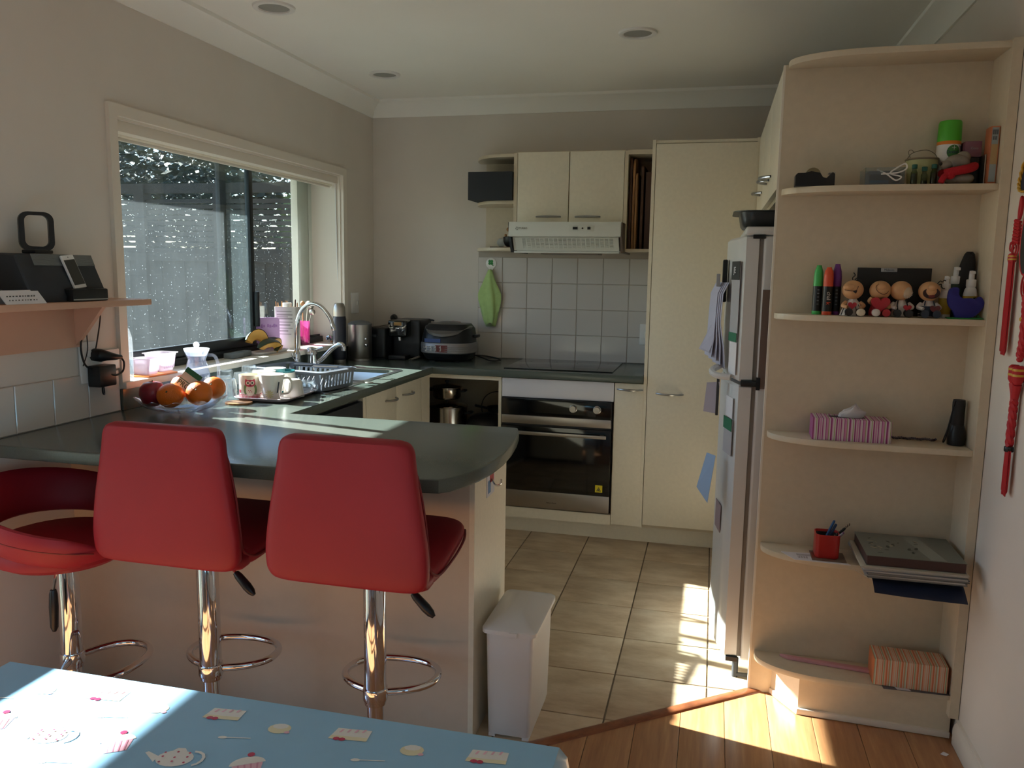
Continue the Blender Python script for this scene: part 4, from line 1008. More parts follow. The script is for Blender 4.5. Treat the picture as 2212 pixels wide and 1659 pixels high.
obj('bowl', G().rings([R(-.03, .9005), R(-.03, .9035), R(-.005, .9035), R(.006, .899), R(.016, .86), R(.03, .77), R(.06, .75), R(.17, .746)], cap0=False), ss, t)
obj('waste', G().lathe([(.04, .747), (.038, .75), (.0, .748)], (.285, -1.02, 0)), chrome, t)
g = G().rings([[(x, y, z) for x, y in rrect(.06, .51, -1.66, -1.272, .03)] for z in (.9005, .903)])
obj('drainer', g, ss, t)
g = G()
for i in range(9): g.tube([(.10+i*.045, -1.63, .9025), (.10+i*.045, -1.31, .9025)], .003, 6)
obj('ridge', g, ss, t)
t = thing('filter_tap', 'tall chrome gooseneck tap behind the sink', 'tap', (.04, -1.05, .9))
obj('neck', G().tube(smooth([(.04, -1.05, .93), (.04, -1.05, 1.08), (.045, -1.05, 1.15), (.075, -1.05, 1.215), (.125, -1.05, 1.244), (.18, -1.05, 1.228), (.222, -1.05, 1.18), (.236, -1.05, 1.145)], 6), .0098, 12), chrome, t)
obj('body', G().lathe([(.024, 0), (.024, .006), (.018, .012), (.016, .05), (.018, .09), (.012, .11)], (.04, -1.05, .9)), chrome, t)
obj('spout_tip', G().tube([(.2345, -1.05, 1.15), (.241, -1.05, 1.13), (.244, -1.05, 1.115)], [.010, .012, .0105], 10), chrome, t)
obj('lever', G().tube([(.04, -1.062, .955), (.04, -1.09, .975), (.04, -1.10, 1.0)], [.004, .0035, .003], 8), chrome, t)
t = thing('mixer_tap', 'low chrome lever mixer tap with a straight rising spout over the sink', 'tap', (.06, -.93, .9))
obj('body', G().lathe([(.031, 0), (.031, .006), (.027, .01), (.0265, .075), (.028, .09), (.024, .10), (.0, .104)], (.06, -.93, .9)), chrome, t)
obj('lever', G().tube(smooth([(.045, -.93, .998), (.06, -.93, 1.006), (.09, -.93, 1.004), (.125, -.93, 1.018)], 4), [.017, .0165, .016, .015, .013, .012, .011, .010, .009, .008, .0075, .007, .006], 10), chrome, t)
obj('spout', G().tube(smooth([(.07, -.93, .925), (.12, -.93, .962), (.17, -.93, 1.008), (.205, -.93, 1.033), (.228, -.93, 1.036), (.238, -.93, 1.02), (.238, -.93, 1.005)], 5), .0115, 12), chrome, t)
# dish rack
rk = mat('rack_grey', (112, 118, 128), .4)
t = thing('dish_rack', 'grey slotted plastic dish rack on the sink drainer', 'dish rack', (.36, -1.6, .904))
RM = TR(.325, -1.512, .906, -.2)
def rr3(hx, hy, z, r=.03): return [RM @ Vector((x, y, z)) for x, y in rrect(-hx, hx, -hy, hy, r, 5)]
def wall_slots(g, p0, p1, n, z0, z1, th, zs=(.18, .82), fill=.55, tap=.012):
    """pierced side wall between two bottom corners (local xy), leaning outwards to the rim"""
    d = (Vector(p1)-Vector(p0)); L = d.length; d = d.normalized(); nn = Vector((d.y, -d.x))
    def P(u, v, o): 
        q = Vector(p0)+d*(u*L)+nn*(tap*v+o); return RM @ Vector((q.x, q.y, z0+(z1-z0)*v))
    us = [0.0]; w = .9/n
    for i in range(n): us += [.05+i*w+w*(1-fill)/2, .05+i*w+w*(1+fill)/2]
    us.append(1.0); vv = [0, zs[0], zs[1], 1]
    bm = g.bm; n0 = len(bm.faces)
    for j in range(3):
        for i in range(len(us)-1):
            if j == 1 and i % 2 == 1: continue
            q = [bm.verts.new(P(us[i], vv[j], o)) for o in (0, th)]+[bm.verts.new(P(us[i+1], vv[j], o)) for o in (0, th)]+[bm.verts.new(P(us[i], vv[j+1], o)) for o in (0, th)]+[bm.verts.new(P(us[i+1], vv[j+1], o)) for o in (0, th)]
            for f in ((0, 2, 6, 4), (1, 5, 7, 3), (0, 4, 5, 1), (2, 3, 7, 6), (4, 6, 7, 5), (0, 1, 3, 2)): bm.faces.new([q[k] for k in f])
    g._done(n0); return g
hx, hy = .178, .105
for p0, p1, n in (((-hx, -hy), (hx, -hy), 12), ((hx, -hy), (hx, hy), 9), ((hx, hy), (-hx, hy), 12), ((-hx, hy), (-hx, -hy), 9)):
    obj('side_wall', wall_slots(G(), p0, p1, n, .004, .08, .003), rk, t)
obj('rim', G().rings([rr3(hx+.01, hy+.01, .078), rr3(hx+.022, hy+.022, .074), rr3(hx+.024, hy+.024, .082), rr3(hx+.01, hy+.01, .086)], False, False, closed=True), rk, t)
obj('tray', G().rings([rr3(hx, hy, 0), rr3(hx+.002, hy+.002, .005), rr3(hx-.005, hy-.005, .006)]), rk, t)
g = G()
for i in range(13):
    x = -.15+i*.025
    for y in (-.03, .04): g.tube([RM @ Vector((x, y-.018, .006)), RM @ Vector((x, y, .038)), RM @ Vector((x, y+.018, .006))], .003, 6)
obj('prong', g, rk, t)
# cutlery and lid inside the rack
t = thing('dinner_knife', 'steel knife lying across the top of the dish rack', 'knife', (.38, -1.5, .992))
obj('blade', G().box(.36, .48, -1.506, -1.488, .9925, .995, bev=.001), steel, t)
obj('grip', G().box(.27, .36, -1.504, -1.49, .992, 1.0, bev=.003), dark_p, t)
solo('soup_spoon', G().ball((.565, -1.36, .912), (.022, .014, .005), 12, 6).tube([(.55, -1.37, .912), (.50, -1.43, .9125)], .003, 6), steel, 'steel spoon lying on the drainer beside the sink bowl', 'spoon', (.54, -1.38, .906))

# ---------------------------------------------------------------- serving tray with mugs
t = thing('serving_tray', 'pale pink melamine tray carrying the drained mugs', 'tray', (.31, -1.80, .9))
TM2 = TR(.36, -1.80, .9005, PI/2+.06) @ Matrix.Diagonal((.88, 1.04, 1, 1))
def rt(hx, hy, z, r=.03): return [TM2 @ Vector((x, y, z)) for x, y in rrect(-hx, hx, -hy, hy, r, 6)]
obj('tray', G().rings([rt(.145, .085, 0), rt(.155, .095, .003), rt(.175, .115, .016, .045), rt(.172, .112, .018, .045), rt(.152, .092, .007), rt(.02, .02, .006, .01)]), mat('tray_pink', (206, 192, 196), .35), t)
def mug(name, label, x, y, r, h, m, flare=1.0, hand=None, group='mugs on the tray', z=.9075, inv=False, inner=white_c):
    t = thing(name, label, 'mug' if hand is not None else 'cup', (x, y, z), 0, group)
    rt_ = r*flare
    if inv: prof = [(rt_, 0), (rt_*.98, .004), (r*.86, h*.85), (r*.7, h*.97), (r*.66, h), (0, h)]; g = G().lathe(prof, (x, y, z), 30, cap0=True)
    else:
        prof = [(r*.0, .001), (r*.8, .0), (r*.86, .004), (r, h*.25), (r+(rt_-r)*.8, h*.8), (rt_, h), (rt_-.003, h), (r+(rt_-r)*.8-.004, h*.8), (r-.005, h*.25), (r*.7, .007), (0, .007)]
        g = G().lathe(prof, (x, y, z), 30, cap0=False, cap1=False)
    b = obj('body', g, m, t)
    if hand is not None:
        a = hand; d = Vector((math.cos(a), math.sin(a), 0)); c = Vector((x, y, z))
        rr = r+(rt_-r)*.6
        obj('handle', G().tube(smooth([c+d*(rr-.004)+Vector((0, 0, h*.82)), c+d*(rr+.022)+Vector((0, 0, h*.84)), c+d*(rr+.034)+Vector((0, 0, h*.55)), c+d*(rr+.02)+Vector((0, 0, h*.25)), c+d*(r-.003)+Vector((0, 0, h*.2))], 5), .0048, 8), m if m is not MAT.get('teal_glaze') else white_c, t)
    return t, b
ow, ob = mug('owl_mug', 'cream mug printed with a pink and green owl at the front left of the tray', .295, -1.885, .043, .093, mat('mug_cream', (226, 214, 196), .2), 1.0, 2.6)
# owl print: raised transfer on the mug side that faces the room
def on_mug(cx, cy, r, z0, u, v): a = -1.05+u/r; return (cx+(r+.0004)*math.cos(a), cy+(r+.0004)*math.sin(a), z0+v)
def decal(cx, cy, r, z0, P, lift): 
    return [on_mug(cx, cy, r+lift, z0, u, v) for u, v in P]
cols = [mat('owl_pink', (196, 60, 88), .4), mat('owl_green', (112, 140, 84), .4), mat('owl_cream', (232, 220, 196), .4), ink]
g = G(); O = (.295, -1.885, .043, .9075)
def fan(P, mi, lift):
    g.m(mi); c = (sum(p[0] for p in P)/len(P), sum(p[1] for p in P)/len(P))
    pts = decal(*O, P, lift); n0 = len(g.bm.faces); prev = None
    for q in (.05, .35, .65, 1):
        vv = [g.bm.verts.new(on_mug(O[0], O[1], O[2]+lift, O[3], c[0]+(u-c[0])*q, c[1]+(v-c[1])*q)) for u, v in P]
        if prev is None: g.bm.faces.new(vv)
        else:
            for i in range(len(vv)): g.bm.faces.new([prev[i], vv[i], vv[(i+1) % len(vv)], prev[(i+1) % len(vv)]])
        prev = vv
    g._done(n0)
fan(ell(-.018, .038, .008, .02, 14), 1, .0002); fan(ell(.018, .038, .008, .02, 14), 1, .0002)
fan(ell(0, .036, .017, .024, 18), 2, .0004); fan(ell(0, .062, .02, .014, 16), 0, .0006)
fan([(-.02, .066), (-.017, .08), (-.008, .074)], 0, .0006); fan([(.02, .066), (.017, .08), (.008, .074)], 0, .0006)
for s in (-1, 1): fan(ell(s*.008, .064, .0075, .0075, 14), 2, .0009); fan(ell(s*.008, .064, .0038, .0038, 10), 3, .0012)
fan([(-.003, .057), (.003, .057), (0, .051)], 3, .0012)
for k in range(4): fan(ell(-.006+.004*k*.9, .034-.005*(k % 2), .002, .002, 8), 0, .0008)
for u in (-.045, -.052): fan(ell(u, .03+.1*(u+.05), .004, .007, 8), 0, .0004)
for i in range(26):
    u = -.07+i*.0054; fan([(u, .002), (u+.0027, .002), (u+.0027, .014), (u, .014)], 0, .0004)
fan([(-.07, .016), (.0, .016), (.07, .016), (.07, .0185), (0, .0185), (-.07, .0185)], 0, .0004)
obj('owl_print', g, cols, ob)
wt_m, wb_ = mug('floral_mug', 'white flared mug with a yellow flower print and big handle, front of the tray', .388, -1.885, .037, .098, white_c, 1.34, .3)
g = G(); O = (.388, -1.885, .041, .9075)
cols2 = [mat('print_yellow', (206, 196, 120), .4), mat('print_slate', (70, 76, 86), .4)]
for k in range(10):
    a = k*.63; fan([(-.01+.012*math.cos(a-.16), .024+.012*math.sin(a-.16)), (-.01+.02*math.cos(a), .024+.018*math.sin(a)), (-.01+.012*math.cos(a+.16), .024+.012*math.sin(a+.16)), (-.01, .024)], 0, .0016)
fan([(.018, .028), (.024, .03), (.032, .07), (.027, .072), (.021, .045)], 1, .0055)
obj('flower_print', g, cols2, wb_)
mug('plain_cup', 'plain white cup upside down behind the handle of the floral mug', .432, -1.795, .04, .068, white_c, 1.05, None, inv=True)
tm, tb = mug('teal_mug', 'white mug with a teal glazed side at the back right of the tray', .345, -1.715, .043, .092, mat('teal_glaze', (38, 110, 116), .25), 1.05, 1.9)
obj('white_panel', G().lathe([(.0448, .012), (.0462, .085)], (.345, -1.715, .9075), 30, False, False), white_c, tb)
mug('lettered_mug', 'white mug with a small dark line of lettering at the back left of the tray', .29, -1.775, .044, .094, white_c, 1.04, 2.4)
mug('white_mug', 'plain white mug at the very back of the tray behind the lettered mug', .285, -1.682, .042, .095, white_c, 1.05, 1.2)
t = thing('glass_teacup', 'small clear glass teacup with handle at the right end of the tray', 'cup', (.43, -1.705, .9075))
obj('bowl', G().lathe([(.0, .002), (.018, 0), (.022, .004), (.034, .018), (.04, .05), (.0385, .05), (.032, .02), (.0, .006)], (.43, -1.705, .9075), 26, False, False), glass('cup_glass', (238, 244, 248), 1.6, body=.06), t)
obj('handle', G().tube(smooth([(.467, -1.705, .95), (.49, -1.708, .945), (.485, -1.707, .92), (.463, -1.705, .922)], 5), .004, 8), MAT['cup_glass'], t)
# tumblers drying upside down
tg = glass('tumbler_glass', (244, 248, 250), 1.6, body=.035)
def tumbler(label, x, y, r, h, z=.9005, group='tumblers drying by the tray'):
    t = thing('tumbler', label, 'glass', (x, y, z), 0, group); n = 30; rs = []
    for rr, zz in ((r*1.0, 0), (r*.99, h*.25), (r*.93, h*.6), (r*.84, h*.94), (r*.78, h), (r*.74, h*.985), (0.001, h*.93)):
        rs.append([(x+rr*(1+.03*math.cos(9*2*PI*i/n))*math.cos(2*PI*i/n), y+rr*(1+.03*math.cos(9*2*PI*i/n))*math.sin(2*PI*i/n), z+zz) for i in range(n)])
    obj('wall', G().rings(rs, False, True), tg, t)
    obj('foot_disc', G().lathe([(r*.6, 0), (r*.62, .004), (0, .005)], (x, y, z+h*.93), 20), tg, t)
tumbler('clear tumbler upside down at the back, standing highest behind the mugs', .175, -1.70, .034, .11, z=.9005)
tumbler('clear tumbler upside down right of the fruit bowl, nearest the owl mug', .215, -1.915, .034, .082)
tumbler('clear tumbler upside down directly beside the glass jug handle', .16, -1.86, .033, .085)
tumbler('clear tumbler upside down between the jug and the lettered mug', .185, -1.775, .034, .09)
tumbler('clear tumbler upside down behind the orange at the rim of the fruit bowl', .235, -2.01, .033, .08)
tumbler('clear tumbler upside down at the back by the window sill upstand', .085, -1.73, .032, .09)
solo('wooden_coaster', G().lathe([(.05, 0), (.05, .006), (0, .006)], (.305, -1.985, .9005), 30), wd1, 'round pale wooden coaster between fruit bowl and tray', 'coaster', (.305, -1.985, .9005))
# glass jug
jg = glass('jug_glass', (240, 244, 252), 1.55, body=.035, bodycol=(226, 230, 246))
t = thing('glass_jug', 'lidded clear glass water jug with handle behind the fruit bowl', 'jug', (.09, -1.93, .9))
J = [(.0, .002), (.046, 0), (.05, .006), (.052, .05), (.047, .10), (.038, .14), (.033, .155), (.04, .172), (.045, .185), (.0435, .186), (.031, .156), (.045, .10), (.049, .05), (.045, .01), (0, .009)]
obj('body', G().lathe(J, (.09, -1.93, .9005), 34, False, False), jg, t)
obj('handle', G().tube(smooth([(.118, -1.902, 1.07), (.138, -1.882, 1.065), (.147, -1.873, 1.02), (.142, -1.878, .96), (.124, -1.896, .935)], 6), .0065, 8), jg, t)
lid = obj('lid', G().lathe([(.0, .168), (.034, .17), (.044, .19), (.046, .198), (.04, .20), (.015, .196), (.0, .196)], (.09, -1.93, .9005), 30, sx=1.08), glass('lid_plastic', (240, 240, 250), body=.35), t)
obj('knob', G().ball((.09, -1.93, 1.113), (.012, .012, .0125), 14, 10), MAT['lid_plastic'], lid)
# fruit bowl
t = thing('fruit_bowl', 'wide shallow cut-glass bowl of fruit on the breakfast bar', 'bowl', (.215, -2.205, .9))
g = G(); n = 72; rs = []
for r, z in ((.05, .0005), (.055, .004), (.09, .012), (.125, .026), (.148, .046), (.152, .05), (.149, .051), (.122, .031), (.088, .017), (.05, .008), (.0015, .007)):
    k = .05*max(0, (r-.06)/.09); rs.append([(.215+r*(1+k*math.cos(12*2*PI*i/n))*math.cos(2*PI*i/n), -2.205+r*(1+k*math.cos(12*2*PI*i/n))*math.sin(2*PI*i/n), .9005+z+(.006*math.cos(12*2*PI*i/n) if r > .14 else 0)) for i in range(n)])
obj('dish', g.rings(rs, True, True), glass('cut_glass', (244, 247, 250), 1.6, body=.012), t)
g = G()
for k in range(12):
    a = 2*PI*k/12; g.tube([(.215+r*math.cos(a+.1*r), -2.205+r*math.sin(a+.1*r), .9003+z) for r, z in ((.06, .004), (.1, .014), (.135, .033))], [.002, .004, .002], 6)
obj('cut_rib', g, MAT['cut_glass'], t)
def orange_mat():
    return mat('orange_peel', (226, 116, 28), .42, vary=.08, vscale=20, bump=.5, bscale=420)
op = orange_mat()
def fruit(name, label, c, r, m, cat, stem=True, flat=.95):
    t = thing(name, label, cat, (c[0], c[1], c[2]-r*flat), 0, 'fruit in the glass bowl')
    b = obj('flesh', G().ball(c, (r, r, r*flat), 24, 16), m, t)
    if stem: obj('stem_scar', G().lathe([(.0045, 0), (.003, .0016), (0, .0012)], mtx=Matrix.Translation((c[0]+r*.28, c[1]-r*.82, c[2]+r*.42)) @ Matrix.Rotation(1.0, 4, 'X') @ RZ(0), seg=10), mat('stem_brown', (70, 62, 36), .8), t)
zb = .919
fruit('orange', 'orange at the front centre of the glass bowl', (.212, -2.262, zb+.047), .0455, op, 'orange')
fruit('orange', 'orange with a dark stem end at the front right of the bowl', (.283, -2.198, zb+.05), .046, op, 'orange')
fruit('orange', 'orange at the right rim of the bowl, highest on that side', (.275, -2.098, zb+.056), .0425, op, 'orange')
fruit('orange', 'orange at the back of the bowl behind the paper sachet', (.178, -2.14, zb+.064), .045, op, 'orange')
fruit('mandarin', 'small mandarin peeping between the front orange and the red apple', (.148, -2.205, zb+.035), .03, op, 'mandarin', False)
ap = mat('apple_skin', (142, 36, 52), .3, vary=.35, vscale=14)
t = thing('apple', 'dark red apple at the left of the glass bowl', 'apple', (.13, -2.275, zb), 0, 'fruit in the glass bowl')
obj('flesh', G().lathe([(0, .007), (.016, 0), (.035, .012), (.0455, .04), (.043, .066), (.03, .083), (.014, .087), (0, .079)], (.128, -2.245, zb+.003), 28).xf(Matrix.Identity(4)), ap, t)
obj('stalk', G().tube([(.128, -2.245, zb+.082), (.13, -2.247, zb+.096)], .0015, 5), mat('stalk', (70, 54, 36), .8), t)
# seed/soup sachet
M = Matrix.Translation((.243, -2.205, 1.008)) @ RZ(.3) @ RX(-.25) @ RY(.62) @ Matrix.Scale(1.15, 4)
t = thing('paper_sachet', 'white and green printed sachet stuck between the oranges', 'sachet', (.225, -2.175, .97))
obj('packet', G().box(-.028, .028, -.002, .002, -.03, .038, bev=.0008, mtx=M), mat('sachet_white', (214, 216, 206), .5), t)
obj('green_band', G().box(-.028, .028, -.0026, .0026, .022, .0385, mtx=M), mat('sachet_green', (38, 108, 74), .5), t)
obj('green_edge', G().box(-.028, .028, -.0026, -.0018, -.002, .0, mtx=M), MAT['sachet_green'], t)
text('lettering', 'PRO', .022, M @ Matrix.Translation((-.004, -.0024, -.014)) @ FACE_Y, mat('lettering_green', (40, 84, 60), .6), t)

# ---------------------------------------------------------------- along the window sill
zs = 1.0035
t = thing('sill_bottle', 'clear glass bottle upside down at the near end of the window sill', 'bottle', (-.04, -2.165, zs))
obj('glass', G().lathe([(.0, 0), (.027, .001), (.029, .01), (.029, .12), (.028, .15), (.02, .182), (.008, .196), (0, .198)], (-.045, -2.168, zs), 26), glass('bottle_glass', (236, 244, 248), 1.6, body=.12), t)
obj('water', G().lathe([(0, .003), (.026, .004), (.0265, .075), (0, .075)], (-.045, -2.168, zs), 22), glass('water_clear', (226, 236, 240), 1.33), t)
solo('orange_board', G().prism([(-.085, -2.135, zs), (.022, -2.125, zs), (.028, -1.965, zs), (-.06, -1.93, zs)], (0, 0, .006), bev=.002), mat('board_orange', (222, 136, 62), .45), 'thin orange cutting board lying on the sill under the plastic tubs', 'board', (-.03, -2.03, zs))
pt = glass('tub_plastic', (244, 240, 246), 1.45, body=.42, bodycol=(236, 228, 236))
def tub(label, x0, x1, y0, y1, h, z):
    t = thing('plastic_tub', label, 'tub', ((x0+x1)/2, (y0+y1)/2, z), 0, 'tubs on the sill')
    rs = []
    for zz, o, r in ((0, .012, .015), (.002, .009, .015), (h*.9, 0, .016), (h, -.002, .017), (h, -.008, .02), (h+.002, -.008, .02), (h+.002, .003, .015), (.004, .012, .013)):
        rs.append([(x, y, z+zz) for x, y in rrect(x0+o, x1-o, y0+o, y1-o, r, 4)])
    obj('shell', G().rings(rs), pt, t)
    g = G()
    for k in range(7):
        y = y0+.02+k*(y1-y0-.04)/6; g.tube([(x1-.004, y, z+.012), (x1+.0035, y, z+h*.85)], .0018, 5)
    obj('rib', g, pt, t)
tub('larger clear plastic tub on the orange board', -.085, .0, -2.02, -1.925, .07, zs+.0062)
tub('smaller pinkish clear plastic tub nearest the bottle on the orange board', -.075, .01, -2.115, -2.03, .058, zs+.0062)
sp = mat('sponge_grey', (104, 112, 116), .85, bump=.4, bscale=400)
solo('sponge', G().box(-.10, -.05, -1.465, -1.38, zs, zs+.024, bev=.004), sp, 'grey sponge block on the sill, nearer the jug', 'sponge', (-.075, -1.40, zs), 'sponges on the sill')
solo('sponge', G().box(-.105, -.06, -1.375, -1.295, zs, zs+.025, bev=.004), sp, 'grey sponge block on the sill, beside the pumpkin dish', 'sponge', (-.08, -1.30, zs), 'sponges on the sill')
t = thing('white_dish', 'shallow white foam dish holding the pumpkin pieces', 'dish', (-.065, -1.12, zs))
obj('dish', G().rings([[(x, y, zs+z) for x, y in rrect(-.105+o, -.008-o, -1.285+o, -1.02-o, .018)] for z, o in ((0, .012), (.012, 0), (.0125, .004), (.003, .015))]), paper, t)
pf = mat('pumpkin_flesh', (226, 172, 84), .5, vary=.1, vscale=30); pk = mat('pumpkin_skin', (40, 58, 40), .45, vary=.3, vscale=30)
def wedge(label, M, L, hgt, w, skin_out=True):
    t = thing('pumpkin_piece', label, 'pumpkin', tuple(M.translation), 0, 'pumpkin pieces on the dish')
    def sl(r0, r1, off):
        rs = []
        for i in range(13):
            a = -1.15+2.3*i/12; k = max(.12, math.cos(a*1.05))
            ring = []
            for rr, ww in ((r0, -.9), (r1, -w*k), (r1+off, 0), (r1, w*k), (r0, .9)):
                ww = ww*w*k*.25 if abs(ww) == .9 else ww
                ring.append(M @ Vector((L*math.sin(a)*rr, ww, hgt*(math.cos(a)*rr))))
            rs.append(ring)
        return G().rings(rs)
    obj('flesh', sl(.45, .95, .02), pf, t); obj('skin', sl(.93, 1.0, .06), pk, t)
wedge('big upright pumpkin piece with its dark skin facing the room', Matrix.Translation((-.07, -1.225, zs+.04)) @ RZ(.9) @ RX(-.45), .06, .07, .045)
wedge('curved pumpkin slice lying at the front of the dish', Matrix.Translation((-.035, -1.19, zs+.010)) @ RZ(1.35) @ RX(.35), .085, .06, .022)
wedge('pumpkin slice with orange flesh up at the far end of the dish', Matrix.Translation((-.06, -1.10, zs+.010)) @ RZ(1.6), .075, .06, .026)
wedge('small dark-skinned pumpkin piece lying low between the slices', Matrix.Translation((-.025, -1.115, zs-.006)) @ RZ(1.9), .055, .042, .022)
t = thing('lilac_board', 'lilac plastic chopping board leaning on the window behind the pumpkin', 'board', (-.115, -1.06, zs))
M = Matrix.Translation((-.118, -1.075, zs)) @ RZ(-.6) @ RX(0)
obj('board', G().prism([M @ Vector((0, a, b+.001)) for a, b in rrect(-.075, .075, 0, .165, .016)], M.to_3x3() @ Vector((.005, 0, 0)), bev=.001), mat('lilac_plastic', (206, 164, 216), .4), t)
g = G()
for y0 in (-.055, .01):
    for k in range(5): g.box(.0052, .0062, y0+k*.011, y0+k*.011+.008, .118-.002*(k % 2), .134-.004*(k % 3), mtx=M)
obj('print', g, mat('lilac_print', (174, 120, 190), .5), t)
t = thing('chopstick_box', 'tall white printed carton holding chopsticks on the sill', 'holder', (-.07, -.95, zs))
M = Matrix.Translation((-.075, -.93, zs)) @ RZ(.10)
obj('carton', G().rings([[M @ Vector((x, y, z)) for x, y in rrect(-.058, .058, -.03, .03, .008, 3)] for z in (0, .216, .216, .04)] if False else [[M @ Vector((x, y, z)) for x, y in rrect(-.058+o, .058-o, -.03+o, .03-o, .008, 3)] for z, o in ((0, 0), (.216, 0), (.216, .003), (.02, .003))]), mat('carton_white', (186, 180, 172), .5), t)
g = G()
for k, (z, w) in enumerate(((.19, .04), (.172, .042), (.163, .03), (.152, .042), (.136, .042), (.12, .036), (.105, .042), (.09, .03), (.075, .038))):
    g.box(-.044, -.044+2*w, -.0306, -.0298, z, z+.005+.003*(k % 2), mtx=M)
obj('print', g, mat('carton_print', (138, 132, 126), .6), t)
obj('inner_cup', G().lathe([(.022, .19), (.023, .235), (.021, .236), (.02, .19)], mtx=M @ Matrix.Translation((.0, .0, 0)), seg=20), white_c, t)
cw = mat('chopstick_wood', (176, 124, 78), .5); cd2 = mat('chopstick_dark', (74, 52, 40), .5)
for k, (a, b, lx, ly, mm) in enumerate(((-.04, .0, -.012, .004, cw), (-.03, .012, -.004, 0, cw), (.03, .01, .008, .004, cw), (.038, -.01, .012, 0, cd2), (.044, .01, .004, .006, cw), (-.045, -.012, -.01, -.002, cw))):
    solo('chopstick', G().tube([M @ Vector((a, b, .022)), M @ Vector((a+lx, b+ly, .236+.006*(k % 4)))], [.0022, .0032], 6), mm,
         ['pale chopstick at the left end of the white carton', 'pale chopstick left of the inner cup in the carton', 'pale chopstick just right of the inner cup in the carton', 'dark chopstick at the right of the carton', 'pale chopstick at the right end of the carton', 'short pale chopstick at the front left corner of the carton'][k], 'chopstick', tuple(M @ Vector((a, b, .022))), 'chopsticks in the carton')
t = thing('utensil_cup', 'clear magenta plastic cup on the far end of the sill', 'cup', (-.115, -.68, zs))
obj('cup', G().lathe([(0, 0), (.028, .001), (.03, .01), (.034, .128), (.032, .128), (.028, .01), (0, .006)], (-.118, -.68, zs), 24, False, False), glass('magenta_plastic', (240, 184, 220), 1.45, body=.25, bodycol=(206, 120, 172)), t)
def ladle(label, x, y, lean, head, z0=zs+.01, h=.19, r=.022, m=steel):
    t = thing('serving_spoon', label, 'spoon', (x, y, z0), 0, 'utensils in the magenta cup')
    p = Vector((x, y, z0)); q = p+Vector((lean[0], lean[1], h))
    obj('stem', G().tube([p, q], .003, 7), m, t); obj('head', G().ball((q.x+head[0], q.y+head[1], q.z+.012), (r, r*.55, r), 14, 9), m, t)
ladle('round steel ladle standing in the magenta cup', -.115, -.675, (.012, .015), (.008, .006), r=.026)
ladle('steel spoon leaning right in the magenta cup', -.11, -.685, (.03, .02), (.006, .0), h=.155, r=.018)
ladle('wooden spoon standing at the back of the magenta cup', -.125, -.675, (.0, .0), (.0, .0), h=.20, r=.014, m=cw)
g = G(); rnd = random.Random(5)
for k in range(60):
    c = Vector((-.05, -.505, zs+.024)); a, b = rnd.uniform(0, 6.28), rnd.uniform(-1.4, 1.5); r = .022
    d1_ = Vector((math.cos(a)*math.cos(b), math.sin(a)*math.cos(b), math.sin(b))); d2_ = d1_.orthogonal().normalized()
    pts = [c+d1_*r*.8+(d2_*math.cos(q)+d1_.cross(d2_)*math.sin(q))*r*.55 for q in [2*PI*i/7 for i in range(7)]]
    g.tube(pts, .0012, 4, closed=True)
t = thing('steel_scourer', 'curly steel scourer ball on the far end of the sill', 'scourer', (-.05, -.505, zs))
obj('coil', g, chrome, t, kind='stuff'); obj('core', G().ball((-.05, -.505, zs+.022), .019, 12, 8), dark_p, t)
solo('wooden_stick', G().tube([(-.03, -.535, zs+.006), (.0, -.445, zs+.007)], [.005, .004], 8), cw, 'short wooden stick lying beside the scourer', 'stick', (-.015, -.49, zs))
# ---------------------------------------------------------------- back corner appliances
t = thing('vacuum_flask', 'tall dark vacuum flask with a steel cap in the worktop corner', 'flask', (.055, -.6, .9))
obj('body', G().lathe([(.033, .02), (.037, .03), (.0375, .24), (.033, .262)], (.055, -.6, .9005), 30), mat('flask_navy', (30, 32, 44), .4), t)
obj('base', G().lathe([(.031, 0), (.032, .003), (.032, .02), (.03, .022)], (.055, -.6, .9005), 30), steel, t)
obj('cap', G().lathe([(.034, .258), (.034, .28), (.0325, .305), (.026, .326), (.02, .33), (0, .33)], (.055, -.6, .9005), 30), steel, t)
t = thing('steel_canister', 'brushed steel bread canister with a domed lid right of the flask', 'canister', (.1, -.43, .9))
obj('body', G().lathe([(.066, .012), (.067, .014), (.067, .205)], (.1, -.43, .9005), 40), steel, t)
obj('base', G().lathe([(.068, 0), (.068, .012), (.064, .013)], (.1, -.43, .9005), 40), steel, t)
obj('lid', G().lathe([(.068, .204), (.068, .209), (.05, .221), (.02, .227), (0, .228)], (.1, -.43, .9005), 40), mat('lid_grey', (96, 100, 102), .4), t)
obj('button', G().box(.158, .172, -.50, -.485, .985, 1.0, bev=.003).box(.155, .168, -.497, -.488, 1.02, 1.034, bev=.003), chrome, t)
t = thing('toaster', 'black toaster pushed into the worktop corner', 'toaster', (.17, -.22, .9))
obj('body', G().box(.10, .225, -.36, -.07, .905, 1.085, bev=.02, seg=4), black_p, t)
obj('slot', G().box(.13, .15, -.32, -.11, 1.084, 1.087).box(.175, .195, -.32, -.11, 1.084, 1.087), black_g, t)
obj('foot', G().box(.11, .215, -.34, -.09, .9, .906), dark_p, t)
obj('lever', G().box(.15, .175, -.375, -.36, 1.03, 1.045, bev=.003), dark_p, t)
t = thing('wall_plug', 'black plug and lead on the wall above the toaster', 'plug', (.15, -.02, 1.12))
obj('plug', G().tube([(.135, -.004, 1.125), (.14, -.03, 1.122), (.15, -.05, 1.118), (.165, -.062, 1.112)], [.02, .02, .014, .008], 12), black_p, t)
obj('lead', G().tube(smooth([(.165, -.06, 1.112), (.185, -.062, 1.105), (.19, -.06, 1.09), (.185, -.055, 1.07)], 5), .004, 6), black_p, t)
t = thing('coffee_machine', 'black capsule coffee machine between the toaster and the rice cooker', 'coffee machine', (.32, -.2, .9))
